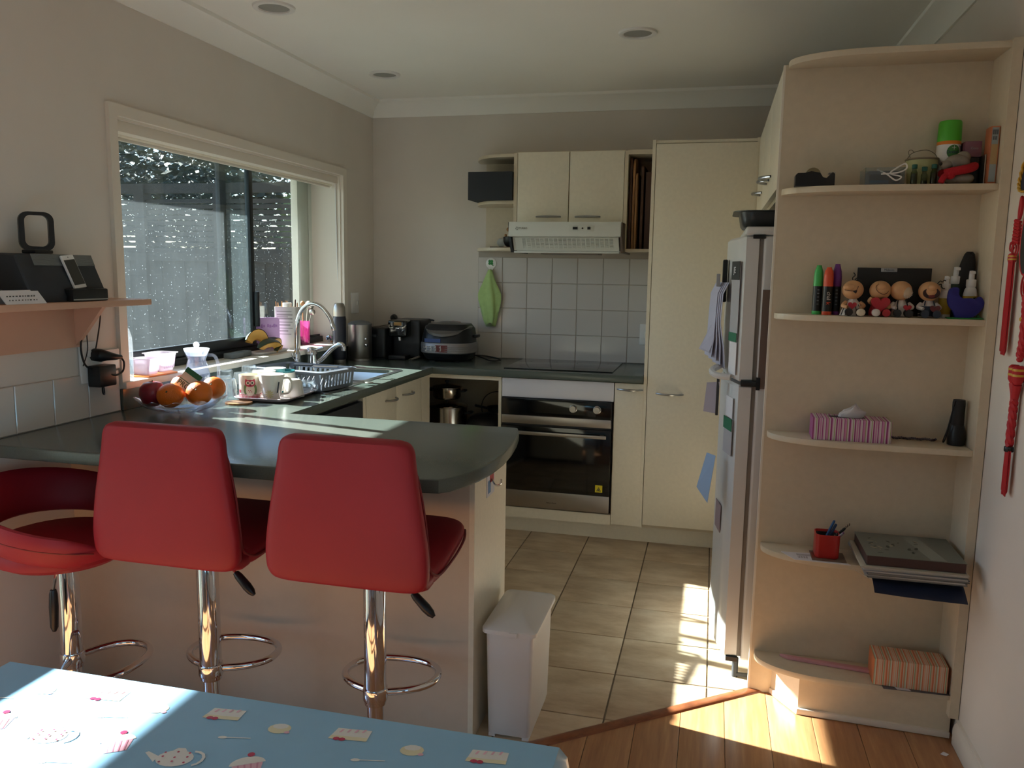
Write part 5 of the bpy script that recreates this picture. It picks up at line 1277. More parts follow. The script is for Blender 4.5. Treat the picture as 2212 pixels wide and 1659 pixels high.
obj('body', G().box(.228, .40, -.26, -.06, .905, 1.128, bev=.012, seg=3), black_p, t)
obj('head', G().box(.228, .345, -.335, -.25, 1.03, 1.128, bev=.014, seg=3), black_g, t)
obj('handle', G().tube(smooth([(.24, -.335, 1.10), (.25, -.352, 1.085), (.29, -.357, 1.083), (.33, -.352, 1.088), (.34, -.335, 1.10)], 4), .005, 8), chrome, t)
obj('badge', G().box(.268, .315, -.3385, -.334, 1.098, 1.118, bev=.001), mat('badge_bronze', (134, 102, 60), .35, metal=.8), t)
obj('spout', G().lathe([(.012, 0), (.012, .02), (.008, .022)], (.288, -.30, 1.01), 16), chrome, t)
obj('drip_tray', G().box(.235, .34, -.345, -.25, .9, .925, bev=.005), black_p, t)
obj('lever', G().tube([(.395, -.10, 1.122), (.42, -.10, 1.12), (.43, -.10, 1.117)], .005, 7), black_p, t)
t = thing('rice_cooker', 'rounded black and silver rice cooker with a domed grey lid on the back worktop', 'rice cooker', (.56, -.23, .9))
def se(cx, cy, a, b, z, n=44, e=2.8): return [(cx+a*math.copysign(abs(math.cos(2*PI*i/n))**(2/e), math.cos(2*PI*i/n)), cy+b*math.copysign(abs(math.sin(2*PI*i/n))**(2/e), math.sin(2*PI*i/n)), z) for i in range(n)]
cx, cy = .568, -.225
obj('base', G().rings([se(cx, cy, .12, .115, .905), se(cx, cy, .135, .13, .915), se(cx, cy, .15, .142, .95)]), black_p, t)
obj('foot', G().box(cx-.09, cx-.06, cy-.09, cy+.09, .9, .906).box(cx+.06, cx+.09, cy-.09, cy+.09, .9, .906), black_p, t)
cs = mat('cooker_silver', (140, 136, 136), .35, metal=.5)
obj('band', G().rings([se(cx, cy, .150, .142, .946), se(cx, cy, .157, .149, .952), se(cx, cy, .157, .149, 1.0), se(cx, cy, .153, .145, 1.008)]), cs, t)
g = G()
for z in (.962, .974, .986): g.rings([se(cx, cy, .1575, .1495, z), se(cx, cy, .1585, .1505, z+.0015), se(cx, cy, .1575, .1495, z+.003)], False, False)
obj('rib', g, cs, t)
obj('collar', G().rings([se(cx, cy, .152, .144, 1.006), se(cx, cy, .15, .142, 1.03), se(cx, cy+.005, .148, .138, 1.05), se(cx, cy+.01, .142, .128, 1.085), se(cx, cy+.015, .12, .105, 1.112)]), black_p, t)
def lid_z(u, v): return 1.045+.072*(1-max(0, -v)**1.5*.8)*(1-.25*u*u)-.018*max(0, v)**2
rs = []
for k in (1.0, .9, .6, .3, .02):
    rs.append([(cx+.138*k*math.cos(2*PI*i/44), cy-.012+.135*k*math.sin(2*PI*i/44), lid_z(k*math.cos(2*PI*i/44), k*math.sin(2*PI*i/44))+.010*(1-k*k)) for i in range(44)])
rs = [[(p[0], p[1], p[2]-.014) for p in rs[0]]]+rs
obj('lid', G().rings(rs, True, True), mat('lid_pewter', (104, 100, 96), .35, metal=.4), t)
obj('display', G().prism([(cx-.07, cy-.118, 1.066), (cx+.02, cy-.122, 1.066), (cx+.022, cy-.088, 1.091), (cx-.06, cy-.084, 1.091)], (0, -.001, .0025)), black_g, t)
obj('latch', G().box(cx-.05, cx+.0, cy-.079, cy-.062, 1.1, 1.112, bev=.004), chrome, t)
obj('button', G().lathe([(.012, 0), (.012, .004), (0, .005)], mtx=Matrix.Translation((cx+.055, cy-.098, 1.083)) @ RX(.65), seg=16), mat('button_red', (150, 44, 36), .4), t)
obj('lid_print', G().prism([(cx+.01, cy-.01, 1.1245), (cx+.065, cy-.012, 1.119), (cx+.06, cy+.03, 1.12), (cx+.012, cy+.03, 1.125)], (0, 0, .0015)), mat('lid_print_rust', (140, 72, 46), .5), t)
lbl = obj('label', G().rings([[(cx+.158*math.sin(a)*1.0, cy-.1505*abs(math.cos(a))**.62, z) for a in [-1.02+1.25*i/14 for i in range(15)]] for z in (.957, .997)], loop=False), mat('label_red', (110, 34, 30), .25, coat=.5), t)
g = G()
for k in range(4):
    x0 = cx-.095+k*.028; yy = cy-.1545
    for q in range(5): g.box(x0+.004*(q % 3), x0+.004*(q % 3)+.012*(.4+.3*(q % 2)), yy-.001, yy+.001, .963+q*.0062, .966+q*.0062)
    g.box(x0+.008, x0+.0105, yy-.001, yy+.001, .962, .993)
obj('label_mark', g, mat('label_silver', (206, 200, 190), .3, metal=.6), t)
obj('blue_sticker', G().box(cx-.10, cx-.005, cy-.1475, cy-.143, 1.012, 1.033), mat('sticker_blue', (40, 66, 122), .3), t)
obj('handle_lug', G().box(cx+.145, cx+.172, cy-.02, cy+.05, 1.035, 1.052, bev=.006), black_p, t)
obj('lead', G().tube(smooth([(cx+.14, cy+.03, .93), (cx+.2, cy+.06, .925), (cx+.27, cy+.06, .914), (cx+.30, cy+.03, .906), (cx+.25, cy+.0, .905), (cx+.19, cy+.03, .918), (cx+.14, cy+.05, .928)], 6), .004, 7), black_p, t)
t = thing('steel_tongs', 'thin steel tongs tucked under the left of the rice cooker', 'tongs', (.39, -.33, .9))
obj('arm', G().tube([(.37, -.36, .905), (.41, -.30, .922)], .004, 6).tube([(.385, -.365, .905), (.42, -.30, .918)], .004, 6), steel, t)

# ---------------------------------------------------------------- pots in the open cabinet
zp = .4945
dkst = mat('pot_steel', (170, 164, 156), .16, metal=1)
def pot(label, x, y, r, h, z, lidh=.02, m=dkst):
    t = thing('saucepan', label, 'pot', (x, y, z), 0, 'pots in the open cabinet')
    obj('body', G().lathe([(r*.9, 0), (r, .01), (r, h), (r+.006, h+.003), (r+.006, h+.006), (r-.002, h+.004)], (x, y, z), 36), m, t)
    l = obj('lid', G().lathe([(r+.003, h+.005), (r*.9, h+.012), (r*.4, h+lidh), (0, h+lidh+.002)], (x, y, z), 36, cap0=True), m, t)
    obj('knob', G().lathe([(.006, 0), (.006, .008), (.014, .014), (.012, .022), (0, .024)], (x, y, z+h+lidh), 18), black_p, l)
    for s in (-1, 1): obj('handle', G().tube(smooth([(x+s*r, y-.03, z+h*.75), (x+s*(r+.03), y-.025, z+h*.78), (x+s*(r+.03), y+.025, z+h*.78), (x+s*r, y+.03, z+h*.75)], 4), .006, 7), black_p, t)
pot('large steel stockpot with a domed lid at the left of the open cabinet', .60, -.36, .115, .125, zp+.03)
pot('small steel saucepan stacked on the large stockpot', .60, -.36, .078, .06, zp+.03+.125+.0475)
solo('steel_tray', G().rings([[(x, y, zp+z) for x, y in rrect(.44+o, .74-o, -.50+o, -.2-o, .03)] for z, o in ((.0005, .015), (.028, 0), (.0285, .006), (.006, .02))]), dkst, 'steel tray under the large stockpot', 'tray', (.6, -.35, zp))
t = thing('wire_ring', 'thin wire steaming ring leaning on the back of the open cabinet', 'rack', (.83, -.1, zp))
obj('ring', G().tube([(.83+.105*math.cos(2*PI*i/40), -.08-.02*math.sin(2*PI*i/40), zp+.108+.105*math.sin(2*PI*i/40)) for i in range(40)], .0025, 6, closed=True), dark_p, t)
obj('leg', G().tube([(.83, -.06, zp+.003), (.83, -.10, zp+.003)], .003, 6), dark_p, t)
t = thing('electric_pressure_pot', 'low black and steel electric cooker at the right of the open cabinet shelf', 'cooker', (.84, -.36, zp))
obj('body', G().lathe([(.10, 0), (.108, .01), (.108, .055)], (.832, -.36, zp), 36), steel, t)
obj('lid', G().lathe([(.112, .052), (.112, .07), (.09, .105), (.05, .125), (0, .13)], (.832, -.36, zp), 36), black_p, t)
obj('display', G().box(.777, .857, -.474, -.462, zp+.012, zp+.04, bev=.002), black_g, t)
obj('button', G().box(.872, .892, -.464, -.450, zp+.016, zp+.036, bev=.002), mat('button_dull_red', (110, 34, 32), .5), t)
t = thing('frying_pan', 'frying pan resting on the black cooker at the right of the open cabinet', 'pan', (.89, -.3, zp+.13))
obj('dish', G().lathe([(0, 0), (.055, 0), (.065, .025), (.063, .025), (.053, .004), (0, .004)], (.885, -.30, zp+.1305), 30, False, False), black_p, t)
obj('rim', G().lathe([(.064, .024), (.067, .025), (.064, .027)], (.885, -.30, zp+.1305), 30, False, False), chrome, t)
obj('handle', G().tube([(.83, -.33, zp+.152), (.77, -.37, zp+.17)], .007, 8), black_p, t)

# ---------------------------------------------------------------- cloth on its hook
t = thing('clover_hook', 'round white stick-on hook with a green four-leaf clover on the tiles', 'hook', (.755, -.01, 1.46))
o = obj('disc', G().lathe([(.032, 0), (.032, .004), (.03, .005), (0, .005)], mtx=Matrix.Translation((.755, -.0068, 1.462)) @ RX(PI/2), seg=28), white_c, t)
g = G()
for k in range(4): g.lathe([(.0085, 0), (.0085, .001), (0, .0012)], mtx=Matrix.Translation((.753+.0095*math.cos(PI/4+k*PI/2), -.0118, 1.468+.0095*math.sin(PI/4+k*PI/2))) @ RX(PI/2), seg=12)
g.tube([(.753, -.0125, 1.466), (.765, -.0125, 1.449), (.772, -.0125, 1.452)], .002, 5)
obj('clover', g, mat('clover_green', (44, 134, 62), .5), o)
obj('hook', G().prism([(.735, -.007, 1.442), (.775, -.007, 1.442), (.762, -.007, 1.418), (.748, -.007, 1.418)], (0, -.005, 0)).tube(smooth([(.755, -.01, 1.425), (.755, -.028, 1.415), (.755, -.034, 1.428)], 4), .004, 7), white_c, t)
g = G(); rs = []
for k in range(26):
    v = k/25; z = 1.425-.325*v; w = .012+.05*min(1, v*2.2)*(1-.72*max(0, (v-.55)/.45)**1.3); cxx = .755-.006*math.sin(v*3)+.014*max(0, v-.6)
    ring = []
    for j in range(24):
        a = 2*PI*j/24; rr = 1+.22*math.sin(5*a+v*3)*min(1, v*3); ring.append((cxx+w*math.cos(a)*rr, -.031-.018*math.sin(a)*rr, z+.012*math.sin(a*2+v*5)*v))
    rs.append(ring)
solo('dish_cloth', G().rings(rs), mat('cloth_green', (176, 206, 132), .85, sheen=.3, vary=.06, vscale=40), 'limp pale green dish cloth hanging from the clover hook', 'cloth', (.755, -.03, 1.10), angle=1.5)
# ================================================================ on the display shelves
S1, S2, S3, S4, S5, S6 = [z+.0003 for z in SZ]
solo('black_lid', G().lathe([(.05, 0), (.05, .006), (.04, .012), (0, .014)], (2.70, -2.0, S1), 28), black_p, 'flat black lid lying on the very top of the display shelves', 'dish', (2.70, -2.0, S1))  # loose black lid, not a dish
# --- shelf 2
t = thing('tape_dispenser', 'black desk tape dispenser at the left of the second shelf from the top', 'tape dispenser', (2.327, -2.04, S2))
prof = [(-.056, 0), (.056, 0), (.056, .036), (.049, .0415), (.043, .036), (.033, .024), (.022, .027), (.014, .040), (-.012, .045), (-.03, .040), (-.05, .040), (-.056, .034)]
obj('body', G().prism([(2.327+x, -2.07, S2+z) for x, z in prof], (0, .045, 0), bev=.0025), black_p, t)
obj('tape_roll', G().lathe([(.022, -.009), (.022, .009), (.012, .009), (.012, -.009)], mtx=Matrix.Translation((2.322, -2.047, S2+.034)) @ RX(PI/2), seg=30, cap0=False, cap1=False), glass('tape_amber', (206, 200, 176), 1.4, body=.4, bodycol=(178, 170, 140)), t)
obj('cutter', G().box(2.366, 2.384, -2.066, -2.029, S2+.038, S2+.0405), steel, t)
t = thing('acrylic_case', 'clear plastic case holding a grey gadget on the second shelf from the top', 'case', (2.515, -2.045, S2))
ac = glass('acrylic', (232, 238, 240), 1.5, body=.06)
g = G()
for b in ((2.463, 2.571, -2.088, -2.086, S2, S2+.05), (2.463, 2.571, -2.0, -1.998, S2, S2+.05), (2.463, 2.465, -2.086, -2.0, S2, S2+.05), (2.569, 2.571, -2.086, -2.0, S2, S2+.05), (2.465, 2.569, -2.086, -2.0, S2, S2+.002)): g.box(*b)
obj('walls', g, ac, t)
t = thing('gadget', 'grey boxed gadget with a blue stripe inside the clear case', 'gadget', (2.52, -2.05, S2+.003))
obj('body', G().box(2.475, 2.562, -2.075, -2.01, S2+.0025, S2+.042, bev=.003), mat('gadget_grey', (96, 98, 104), .4), t)
obj('front', G().box(2.478, 2.559, -2.0765, -2.0745, S2+.006, S2+.032).m(1).box(2.478, 2.53, -2.0775, -2.076, S2+.006, S2+.014), [mat('gadget_dark', (62, 60, 62), .4), mat('gadget_blue', (54, 86, 116), .4)], t)
solo('white_cable', G().tube(smooth([(2.50, -2.06, S2+.047), (2.52, -2.095, S2+.03), (2.545, -2.098, S2+.012), (2.56, -2.095, S2+.022), (2.53, -2.092, S2+.032), (2.548, -2.09, S2+.048), (2.57, -2.085, S2+.06), (2.574, -2.088, S2+.046), (2.55, -2.095, S2+.034), (2.505, -2.096, S2+.03)], 6), .0022, 7), white_p, 'looped white cable draped over the clear case', 'cable', (2.54, -2.09, S2+.02))
t = thing('gift_bucket', 'small clear bucket with pale green band and wire handle holding little bottles', 'bucket', (2.628, -2.03, S2))
obj('wall', G().lathe([(.036, .002), (.044, .078), (.043, .078), (.035, .002)], (2.628, -2.02, S2), 34, False, False), mat('bucket_green', (176, 178, 128), .5), t)
obj('rim', G().lathe([(.0455, .075), (.047, .078), (.0455, .081), (.043, .079)], (2.628, -2.02, S2), 34, False, False), mat('bucket_rim', (120, 108, 88), .5), t)
obj('base', G().lathe([(.036, 0), (.036, .003), (0, .003)], (2.628, -2.02, S2), 30), white_p, t)
obj('handle', G().tube(smooth([(2.585, -2.02, S2+.078), (2.60, -2.025, S2+.098), (2.635, -2.03, S2+.105), (2.66, -2.025, S2+.094), (2.671, -2.02, S2+.078)], 6), .0012, 6), MAT['bucket_rim'], t)
obj('wire_curl', G().tube(smooth([(2.594, -2.03, S2+.082), (2.587, -2.03, S2+.10), (2.594, -2.03, S2+.106), (2.602, -2.03, S2+.10)], 6), .001, 6), MAT['bucket_rim'], t)
tealcap = mat('cap_teal', (20, 84, 74), .4); phial = glass('phial_glass', (190, 196, 160), 1.5, body=.15, bodycol=(90, 96, 60)); lq = mat('dark_oil', (28, 28, 34), .2)
for k, (x, h, dk) in enumerate(((2.596, .046, 1), (2.623, .039, 0), (2.648, .046, 1))):
    t = thing('phial', ['teal-capped phial of dark oil left in the row before the bucket', 'teal-capped half-empty phial in the middle before the bucket', 'teal-capped phial of dark oil right in the row before the bucket'][k], 'bottle', (x, -2.078, S2), 0, 'phials before the bucket')
    obj('glass', G().lathe([(0, 0), (.0085, .001), (.009, .004), (.009, h-.012), (.006, h-.006), (.006, h)], (x, -2.085, S2), 16), phial, t)
    obj('oil', G().lathe([(0, .0012), (.0082, .002), (.0082, h*(.68 if dk else .28)), (0, h*(.68 if dk else .28))], (x, -2.085, S2), 14), lq, t)
    obj('cap', G().lathe([(.0075, h-.001), (.0078, h+.010), (.0065, h+.0115), (0, h+.0115)], (x, -2.085, S2), 14), tealcap, t)
t = thing('spray_can', 'white disinfectant spray can with a bright green cap', 'spray can', (2.70, -2.0, S2))
sc_ = (2.702, -1.998, S2)
obj('can', G().lathe([(.031, 0), (.0325, .004), (.0325, .128), (.030, .134)], sc_, 36), white_p, t)
obj('band', G().lathe([(.0327, .121), (.0327, .13), (.031, .1325)], sc_, 36, False, False), mat('can_orange', (216, 122, 34), .4), t)
obj('cap', G().lathe([(.0322, .131), (.0325, .134), (.0312, .184), (.029, .19), (.0, .193)], sc_, 36), mat('cap_green', (72, 172, 40), .35), t)
def on_can(u, v, lift=.0005): a = -PI/2+.22+u/.0325; return (sc_[0]+(.0325+lift)*math.cos(a), sc_[1]+(.0325+lift)*math.sin(a), S2+v)
g = G()
def cfan(P, mi, lift):
    g.m(mi); c = (sum(p[0] for p in P)/len(P), sum(p[1] for p in P)/len(P)); n0 = len(g.bm.faces); prev = None
    for q in (.05, .35, .65, 1):
        vv = [g.bm.verts.new(on_can(c[0]+(u-c[0])*q, c[1]+(v-c[1])*q, lift)) for u, v in P]
        if prev is None: g.bm.faces.new(vv)
        else:
            for i in range(len(vv)): g.bm.faces.new([prev[i], vv[i], vv[(i+1) % len(vv)], prev[(i+1) % len(vv)]])
        prev = vv
    g._done(n0)
cfan(ell(0, .099, .019, .02, 24), 0, .0006)
cfan([(-.0006, .105), (.0006, .105), (.0006, .117), (-.0006, .117)], 1, .0008); cfan([(-.006, .1105), (.006, .1105), (.006, .1117), (-.006, .1117)], 1, .0008)
for sgn in (0,): cfan([(.012, .122), (.028, .118), (.03, .085), (.02, .112)], 2, .0003)
obj('badge', g, [mat('badge_green', (58, 122, 58), .4), white_c, mat('swirl_lilac', (118, 104, 116), .4)], t)
# lettering bent round the can, letter by letter
word = [('D', -.0150), ('e', -.0085), ('t', -.0032), ('t', .0010), ('o', .0062), ('l', .0115)]
for ch, u in word:
    a = -PI/2+.22+u/.0325
    M = Matrix.Translation((sc_[0]+.0334*math.cos(a), sc_[1]+.0334*math.sin(a), S2+.0985)) @ RZ(a+PI/2) @ FACE_Y
    text('lettering', ch, .0125, M, mat('lettering_navy', (30, 40, 82), .4), t, .0003)
t = thing('stone_bear', 'grey stone animal figure wearing a red knitted scarf before the spray can', 'figurine', (2.71, -2.065, S2))
sg = mat('bear_stone', (128, 120, 110), .25, vary=.3, vscale=25)
obj('body', G().ball((2.725, -2.062, S2+.018), (.036, .026, .0185), 22, 14).ball((2.70, -2.066, S2+.012), (.016, .02, .0125)), sg, t)
hd_ = obj('head', G().ball((2.712, -2.064, S2+.062), (.034, .024, .025), 22, 14, ).ball((2.686, -2.07, S2+.056), (.02, .016, .014)).ball((2.728, -2.06, S2+.078), (.02, .017, .018)), sg, t)
obj('nose', G().ball((2.667, -2.075, S2+.059), (.005, .005, .005), 10, 8), black_p, hd_)
kn = mat('knit_red', (176, 24, 38), .9, bump=.8, bscale=350)
obj('scarf', G().tube(smooth([(2.675, -2.088, S2+.03), (2.70, -2.094, S2+.036), (2.735, -2.088, S2+.043), (2.757, -2.066, S2+.052), (2.74, -2.035, S2+.05), (2.70, -2.035, S2+.04), (2.675, -2.06, S2+.033)], 5), .0125, 10, closed=False).ball((2.688, -2.095, S2+.027), (.016, .01, .014)).tube(smooth([(2.685, -2.094, S2+.03), (2.672, -2.10, S2+.02), (2.664, -2.103, S2+.004)], 4), .0085, 8), kn, t)
solo('black_box', G().box(2.74, 2.779, -2.03, -1.965, S2, S2+.082, bev=.001), mat('box_black', (34, 34, 36), .4), 'black box behind the grey animal figure, under the mauve box', 'box', (2.76, -2.0, S2))
t = thing('mauve_box', 'small mauve box lying on top of the black box', 'box', (2.76, -2.0, S2+.083))
obj('carton', G().box(2.737, 2.781, -2.035, -1.97, S2+.0825, S2+.127, bev=.001), mat('box_mauve', (128, 82, 96), .5), t)
text('lettering', 'Coco', .009, at(2.762, -2.0356, S2+.107), mat('lettering_silver', (180, 172, 172), .5), t)
solo('metal_case', G().box(2.782, 2.786, -2.07, -1.97, S2, S2+.085, bev=.001), steel, 'thin silver slip case between the black box and the orange carton', 'case', (2.784, -2.02, S2))
t = thing('tea_carton', 'tall orange-edged carton with a pale blue front against the side panel', 'carton', (2.80, -2.03, S2))
obj('carton', G().box(2.7875, 2.8105, -2.085, -2.035, S2, S2+.16, bev=.001), mat('carton_orange', (186, 112, 76), .5), t)
g = G().box(2.7905, 2.8075, -2.0858, -2.0848, S2+.006, S2+.156).m(1).box(2.7905, 2.8075, -2.0862, -2.0857, S2+.055, S2+.11).m(2)
for k in range(3):
    g.box(2.792+.005*k, 2.7955+.005*k, -2.0866, -2.086, S2+.137, S2+.15)
for k in range(2): g.box(2.793+.006*k, 2.797+.006*k, -2.0866, -2.086, S2+.122, S2+.132)
obj('print', g, [mat('carton_blue', (148, 158, 160), .5), mat('carton_ochre', (176, 148, 104), .5), mat('carton_ink', (78, 84, 90), .5)], t)
# --- shelf 3
def marker(label, x, y, col, lw, h=.15, tint=0):
    t = thing('chalk_marker', label, 'marker', (x, y, S3), 0, 'chalk markers on the third shelf')
    c = mat('marker_'+lw[1], col, .4)
    obj('barrel', G().lathe([(.0145, .010), (.0145, .088)], (x, y, S3), 24), black_p, t)
    obj('end_plug', G().lathe([(.014, 0), (.0147, .002), (.0147, .0105)], (x, y, S3), 24), c, t)
    obj('collar', G().lathe([(.0147, .087), (.0147, .094)], (x, y, S3), 24), c, t)
    obj('cap', G().lathe([(.0145, .093), (.0142, .115), (.0125, .133), (.008, h-.005), (.007, h), (0, h)], (x, y, S3), 24), c, t)
    if lw[0]:
        white_i = mat('marker_white', (196, 190, 186), .5)
        Mb = Matrix.Translation((x+.001, y-.0149, S3+.058)) @ FACE_Y @ RZ(-PI/2)
        text('lettering', 'chal', .016, Mb @ Matrix.Translation((.0, 0, 0)), white_i, t, .0002)
        text('lettering', 'k', .018, Mb @ Matrix.Translation((.0225, .0, 0)), c, t, .0002)
    else:
        g = G()
        for k in range(5): g.box(x-.003, x+.003, y-.0153, y-.0146, S3+.03+k*.011, S3+.0335+k*.011)
        obj('print', g, mat('marker_grey', (84, 86, 92), .5), t)
marker('green-capped chalk marker, first of the row on the third shelf', 2.362, -2.015, (62, 176, 86), (0, 'green'), .151)
marker('orange-capped chalk marker lettered in white, middle of the row', 2.389, -2.035, (212, 78, 44), (1, 'orange'), .145)
marker('purple-capped chalk marker beside the laughing girl figurine', 2.416, -2.01, (104, 40, 122), (0, 'purple'), .156)
skin = mat('figure_skin', (206, 158, 112), .45); fw_ = mat('figure_white', (212, 204, 198), .5); fr_ = mat('figure_red', (170, 34, 46), .4); fb_ = mat('figure_black', (26, 27, 30), .5); fn_ = mat('figure_navy', (44, 54, 70), .5)
def heart(c, s, dep=.008):
    P = []
    for i in range(24):
        a = 2*PI*i/24; P.append((c[0]+s*.0625*16*math.sin(a)**3/1.0*.06*16/16, 0, c[2]+s*.06*(13*math.cos(a)-5*math.cos(2*a)-2*math.cos(3*a)-math.cos(4*a))))
    return [(c[0]+s*.06*16*math.sin(2*PI*i/24)**3, c[1], p[2]) for i, p in enumerate(P)]
def figure(name, label, x, y, kind):
    t = thing(name, label, 'figurine', (x, y, S3), 0, 'seated figurines')
    z = S3
    tm = {'girl': fw_, 'heart': fr_, 'man': fw_, 'singer': fw_}[kind]; lm = {'girl': fb_, 'heart': fr_, 'man': fb_, 'singer': fn_}[kind]
    tw = .026
    obj('torso', G().lathe([(tw, .002), (tw*1.02, .012), (tw*.8, .036), (.012, .048), (.009, .052)], (x, y, z), 24, sy=.8), tm, t)
    hx_ = x+{'girl': -.003, 'heart': .002, 'man': -.003, 'singer': .0}[kind]
    hd = obj('head', G().ball((hx_, y-.002, z+.078), (.0305, .028, .029), 26, 18), skin, t)
    for s in (-1, 1): obj('leg', G().tube(smooth([(x+s*.012, y-.008, z+.012), (x+s*.016, y-.03, z+.0125), (x+s*.016, y-.044, z+.012)], 4), [.0105]*8+[.0115], 12), lm, t)
    for s in (-1, 1):
        up = kind == 'heart' and s < 0
        pts = [(x+s*.020, y-.002, z+.04), (x+s*.029, y-.012, z+.03), (x+s*.018, y-.026, z+.026)] if not up else [(x-.020, y-.002, z+.04), (x-.028, y-.012, z+.046), (x-.022, y-.018, z+.056)]
        obj('arm', G().tube(smooth(pts, 4), [.0065, .0066, .0067, .0066, .0065, .0062, .006, .0056, .005], 10), skin if kind in ('girl', 'heart') else fw_, t)
    if kind == 'girl':
        obj('nose', G().ball((hx_-.014, y-.022, z+.086), (.017, .013, .0105), 18, 12), skin, hd)
        obj('mouth', G().tube(smooth([(hx_-.026, y-.022, z+.078), (hx_-.008, y-.033, z+.075), (hx_+.006, y-.030, z+.078), (hx_+.011, y-.027, z+.09)], 5), .0009, 6).prism([(hx_-.006, y-.0305, z+.0755), (hx_+.009, y-.0285, z+.077), (hx_+.005, y-.029, z+.067)], (0, -.0015, 0)), mat('mouth_dark', (44, 24, 26), .5), hd)
        obj('hair', G().tube(smooth([(hx_, y, z+.104), (hx_-.003, y, z+.114), (hx_+.004, y, z+.122), (hx_-.001, y, z+.13)], 4), .0014, 6).tube(smooth([(hx_+.002, y, z+.104), (hx_+.008, y, z+.113), (hx_+.018, y, z+.115)], 4), .0014, 6).tube(smooth([(hx_+.004, y, z+.103), (hx_+.012, y, z+.109), (hx_+.022, y, z+.108)], 4), .0014, 6), fb_, hd)
        sk = obj('skirt', G().lathe([(.037, .001), (.032, .016), (.022, .034)], (x, y, z), 26, False, False, sy=.75), fw_, t)
        g = G()
        for k in range(6):
            a = -PI/2-1.1+k*.44; g.tube([(x+.0375*math.cos(a), y+.0285*math.sin(a), z+.002), (x+.033*math.cos(a), y+.025*math.sin(a), z+.016), (x+.0225*math.cos(a), y+.0175*math.sin(a), z+.034)], .0012, 5)
        obj('stripe', g, fb_, sk)
        obj('heart', G().prism(heart((x-.006, y-.034, z+.032), .013), (0, .008, 0), bev=.002), fr_, t)
        obj('shoe', G().ball((x+.016, y-.052, z+.0125), (.013, .006, .0115), 14, 10), mat('shoe_cream', (206, 194, 172), .5), t)
    elif kind == 'heart':
        obj('smile', G().tube(smooth([(hx_-.009, y-.023, z+.098), (hx_-.017, y-.026, z+.088), (hx_-.012, y-.031, z+.075), (hx_+.002, y-.032, z+.067), (hx_+.014, y-.028, z+.07), (hx_+.02, y-.022, z+.078)], 5), .0008, 6).tube([(hx_-.002, y-.026, z+.0975), (hx_+.0, y-.026, z+.0975)], .0009, 5), mat('mouth_dark', (44, 24, 26), .5), hd)
        obj('nose', G().ball((hx_+.0, y-.022, z+.088), (.016, .01, .012), 16, 10), skin, hd)
        obj('heart', G().prism(heart((x, y-.036, z+.038), .028), (0, .014, 0), bev=.004), fr_, t)
        obj('shoe', G().ball((x-.014, y-.05, z+.0125), (.0125, .008, .0115), 14, 10), fw_, t)
    elif kind == 'man':
        obj('beard', G().ball((hx_+.012, y-.016, z+.074), (.017, .016, .018), 18, 12), mat('beard_white', (196, 176, 150), .7), hd)
        g = G()
        for k in range(9):
            a = -2.4+k*.32; g.tube([(hx_+.012+.009*math.cos(a), y-.0325, z+.072+.009*math.sin(a)), (hx_+.012+.016*math.cos(a), y-.029, z+.072+.016*math.sin(a))], .0006, 5)
        obj('whisker', g, fw_, hd)
        for s in (-1, 1): obj('brace', G().tube(smooth([(x+s*.011, y-.011, z+.049), (x+s*.014, y-.020, z+.034), (x+s*.011, y-.022, z+.016)], 4), .0018, 6), fb_, t)
        obj('heart', G().prism(heart((x+.012, y-.036, z+.028), .012), (0, .006, 0), bev=.0015), fr_, t)
    else:
        obj('mouth', G().lathe([(.0235, 0), (.022, .0035), (0, .004)], mtx=Matrix.Translation((hx_+.001, y-.023, z+.073)) @ RX(PI/2) , seg=24, sy=.72), mat('mouth_dark', (44, 24, 26), .5), hd)
        obj('tongue', G().ball((hx_+.002, y-.0262, z+.064), (.01, .002, .005), 12, 8), mat('tongue', (110, 40, 40), .5), hd)
        obj('nose', G().ball((hx_+.002, y-.026, z+.09), (.013, .011, .0115), 18, 12), skin, hd)
        obj('hair', G().tube(smooth([(hx_+.02, y, z+.10), (hx_+.028, y, z+.109), (hx_+.033, y, z+.106), (hx_+.038, y, z+.111), (hx_+.043, y, z+.109)], 4), .0014, 6).tube(smooth([(hx_+.023, y, z+.097), (hx_+.031, y, z+.099), (hx_+.032, y, z+.092), (hx_+.037, y, z+.087), (hx_+.042, y, z+.087)], 4), .0014, 6), fb_, hd)
        obj('bib', G().lathe([(.0265, .004), (.0262, .016), (.0225, .034)], (x, y, z), 24, False, False, sy=.82), fn_, t)
        for s in (-1, 1): obj('brace', G().tube(smooth([(x+s*.011, y-.012, z+.049), (x+s*.014, y-.0185, z+.036)], 4), .002, 6), fn_, t)
        obj('heart', G().prism(heart((x+.012, y-.036, z+.026), .015), (0, .006, 0), bev=.0015), mat('heart_dull', (96, 40, 42), .4), t)
figure('seated_girl_figurine', 'seated big-nosed laughing girl figurine in a striped dress holding a small heart', 2.461, -2.05, 'girl')
figure('seated_heart_figurine', 'seated big-headed figurine in red hugging a large red heart', 2.534, -2.045, 'heart')
figure('bearded_figurine', 'seated big-headed bearded figurine in white shirt with braces', 2.597, -2.045, 'man')
figure('singing_figurine', 'seated big-headed figurine with wide open mouth and navy dungarees', 2.672, -2.045, 'singer')
t = thing('black_plaque', 'black display board with a small name label behind the figurines', 'board', (2.58, -1.985, S3))
obj('board', G().box(2.478, 2.688, -1.99, -1.982, S3, S3+.146, bev=.001), mat('plaque_black', (20, 20, 22), .5), t)
obj('name_label', G().box(2.544, 2.59, -1.9922, -1.99, S3+.134, S3+.1455, bev=.0008), mat('label_grey', (160, 162, 164), .4), t)
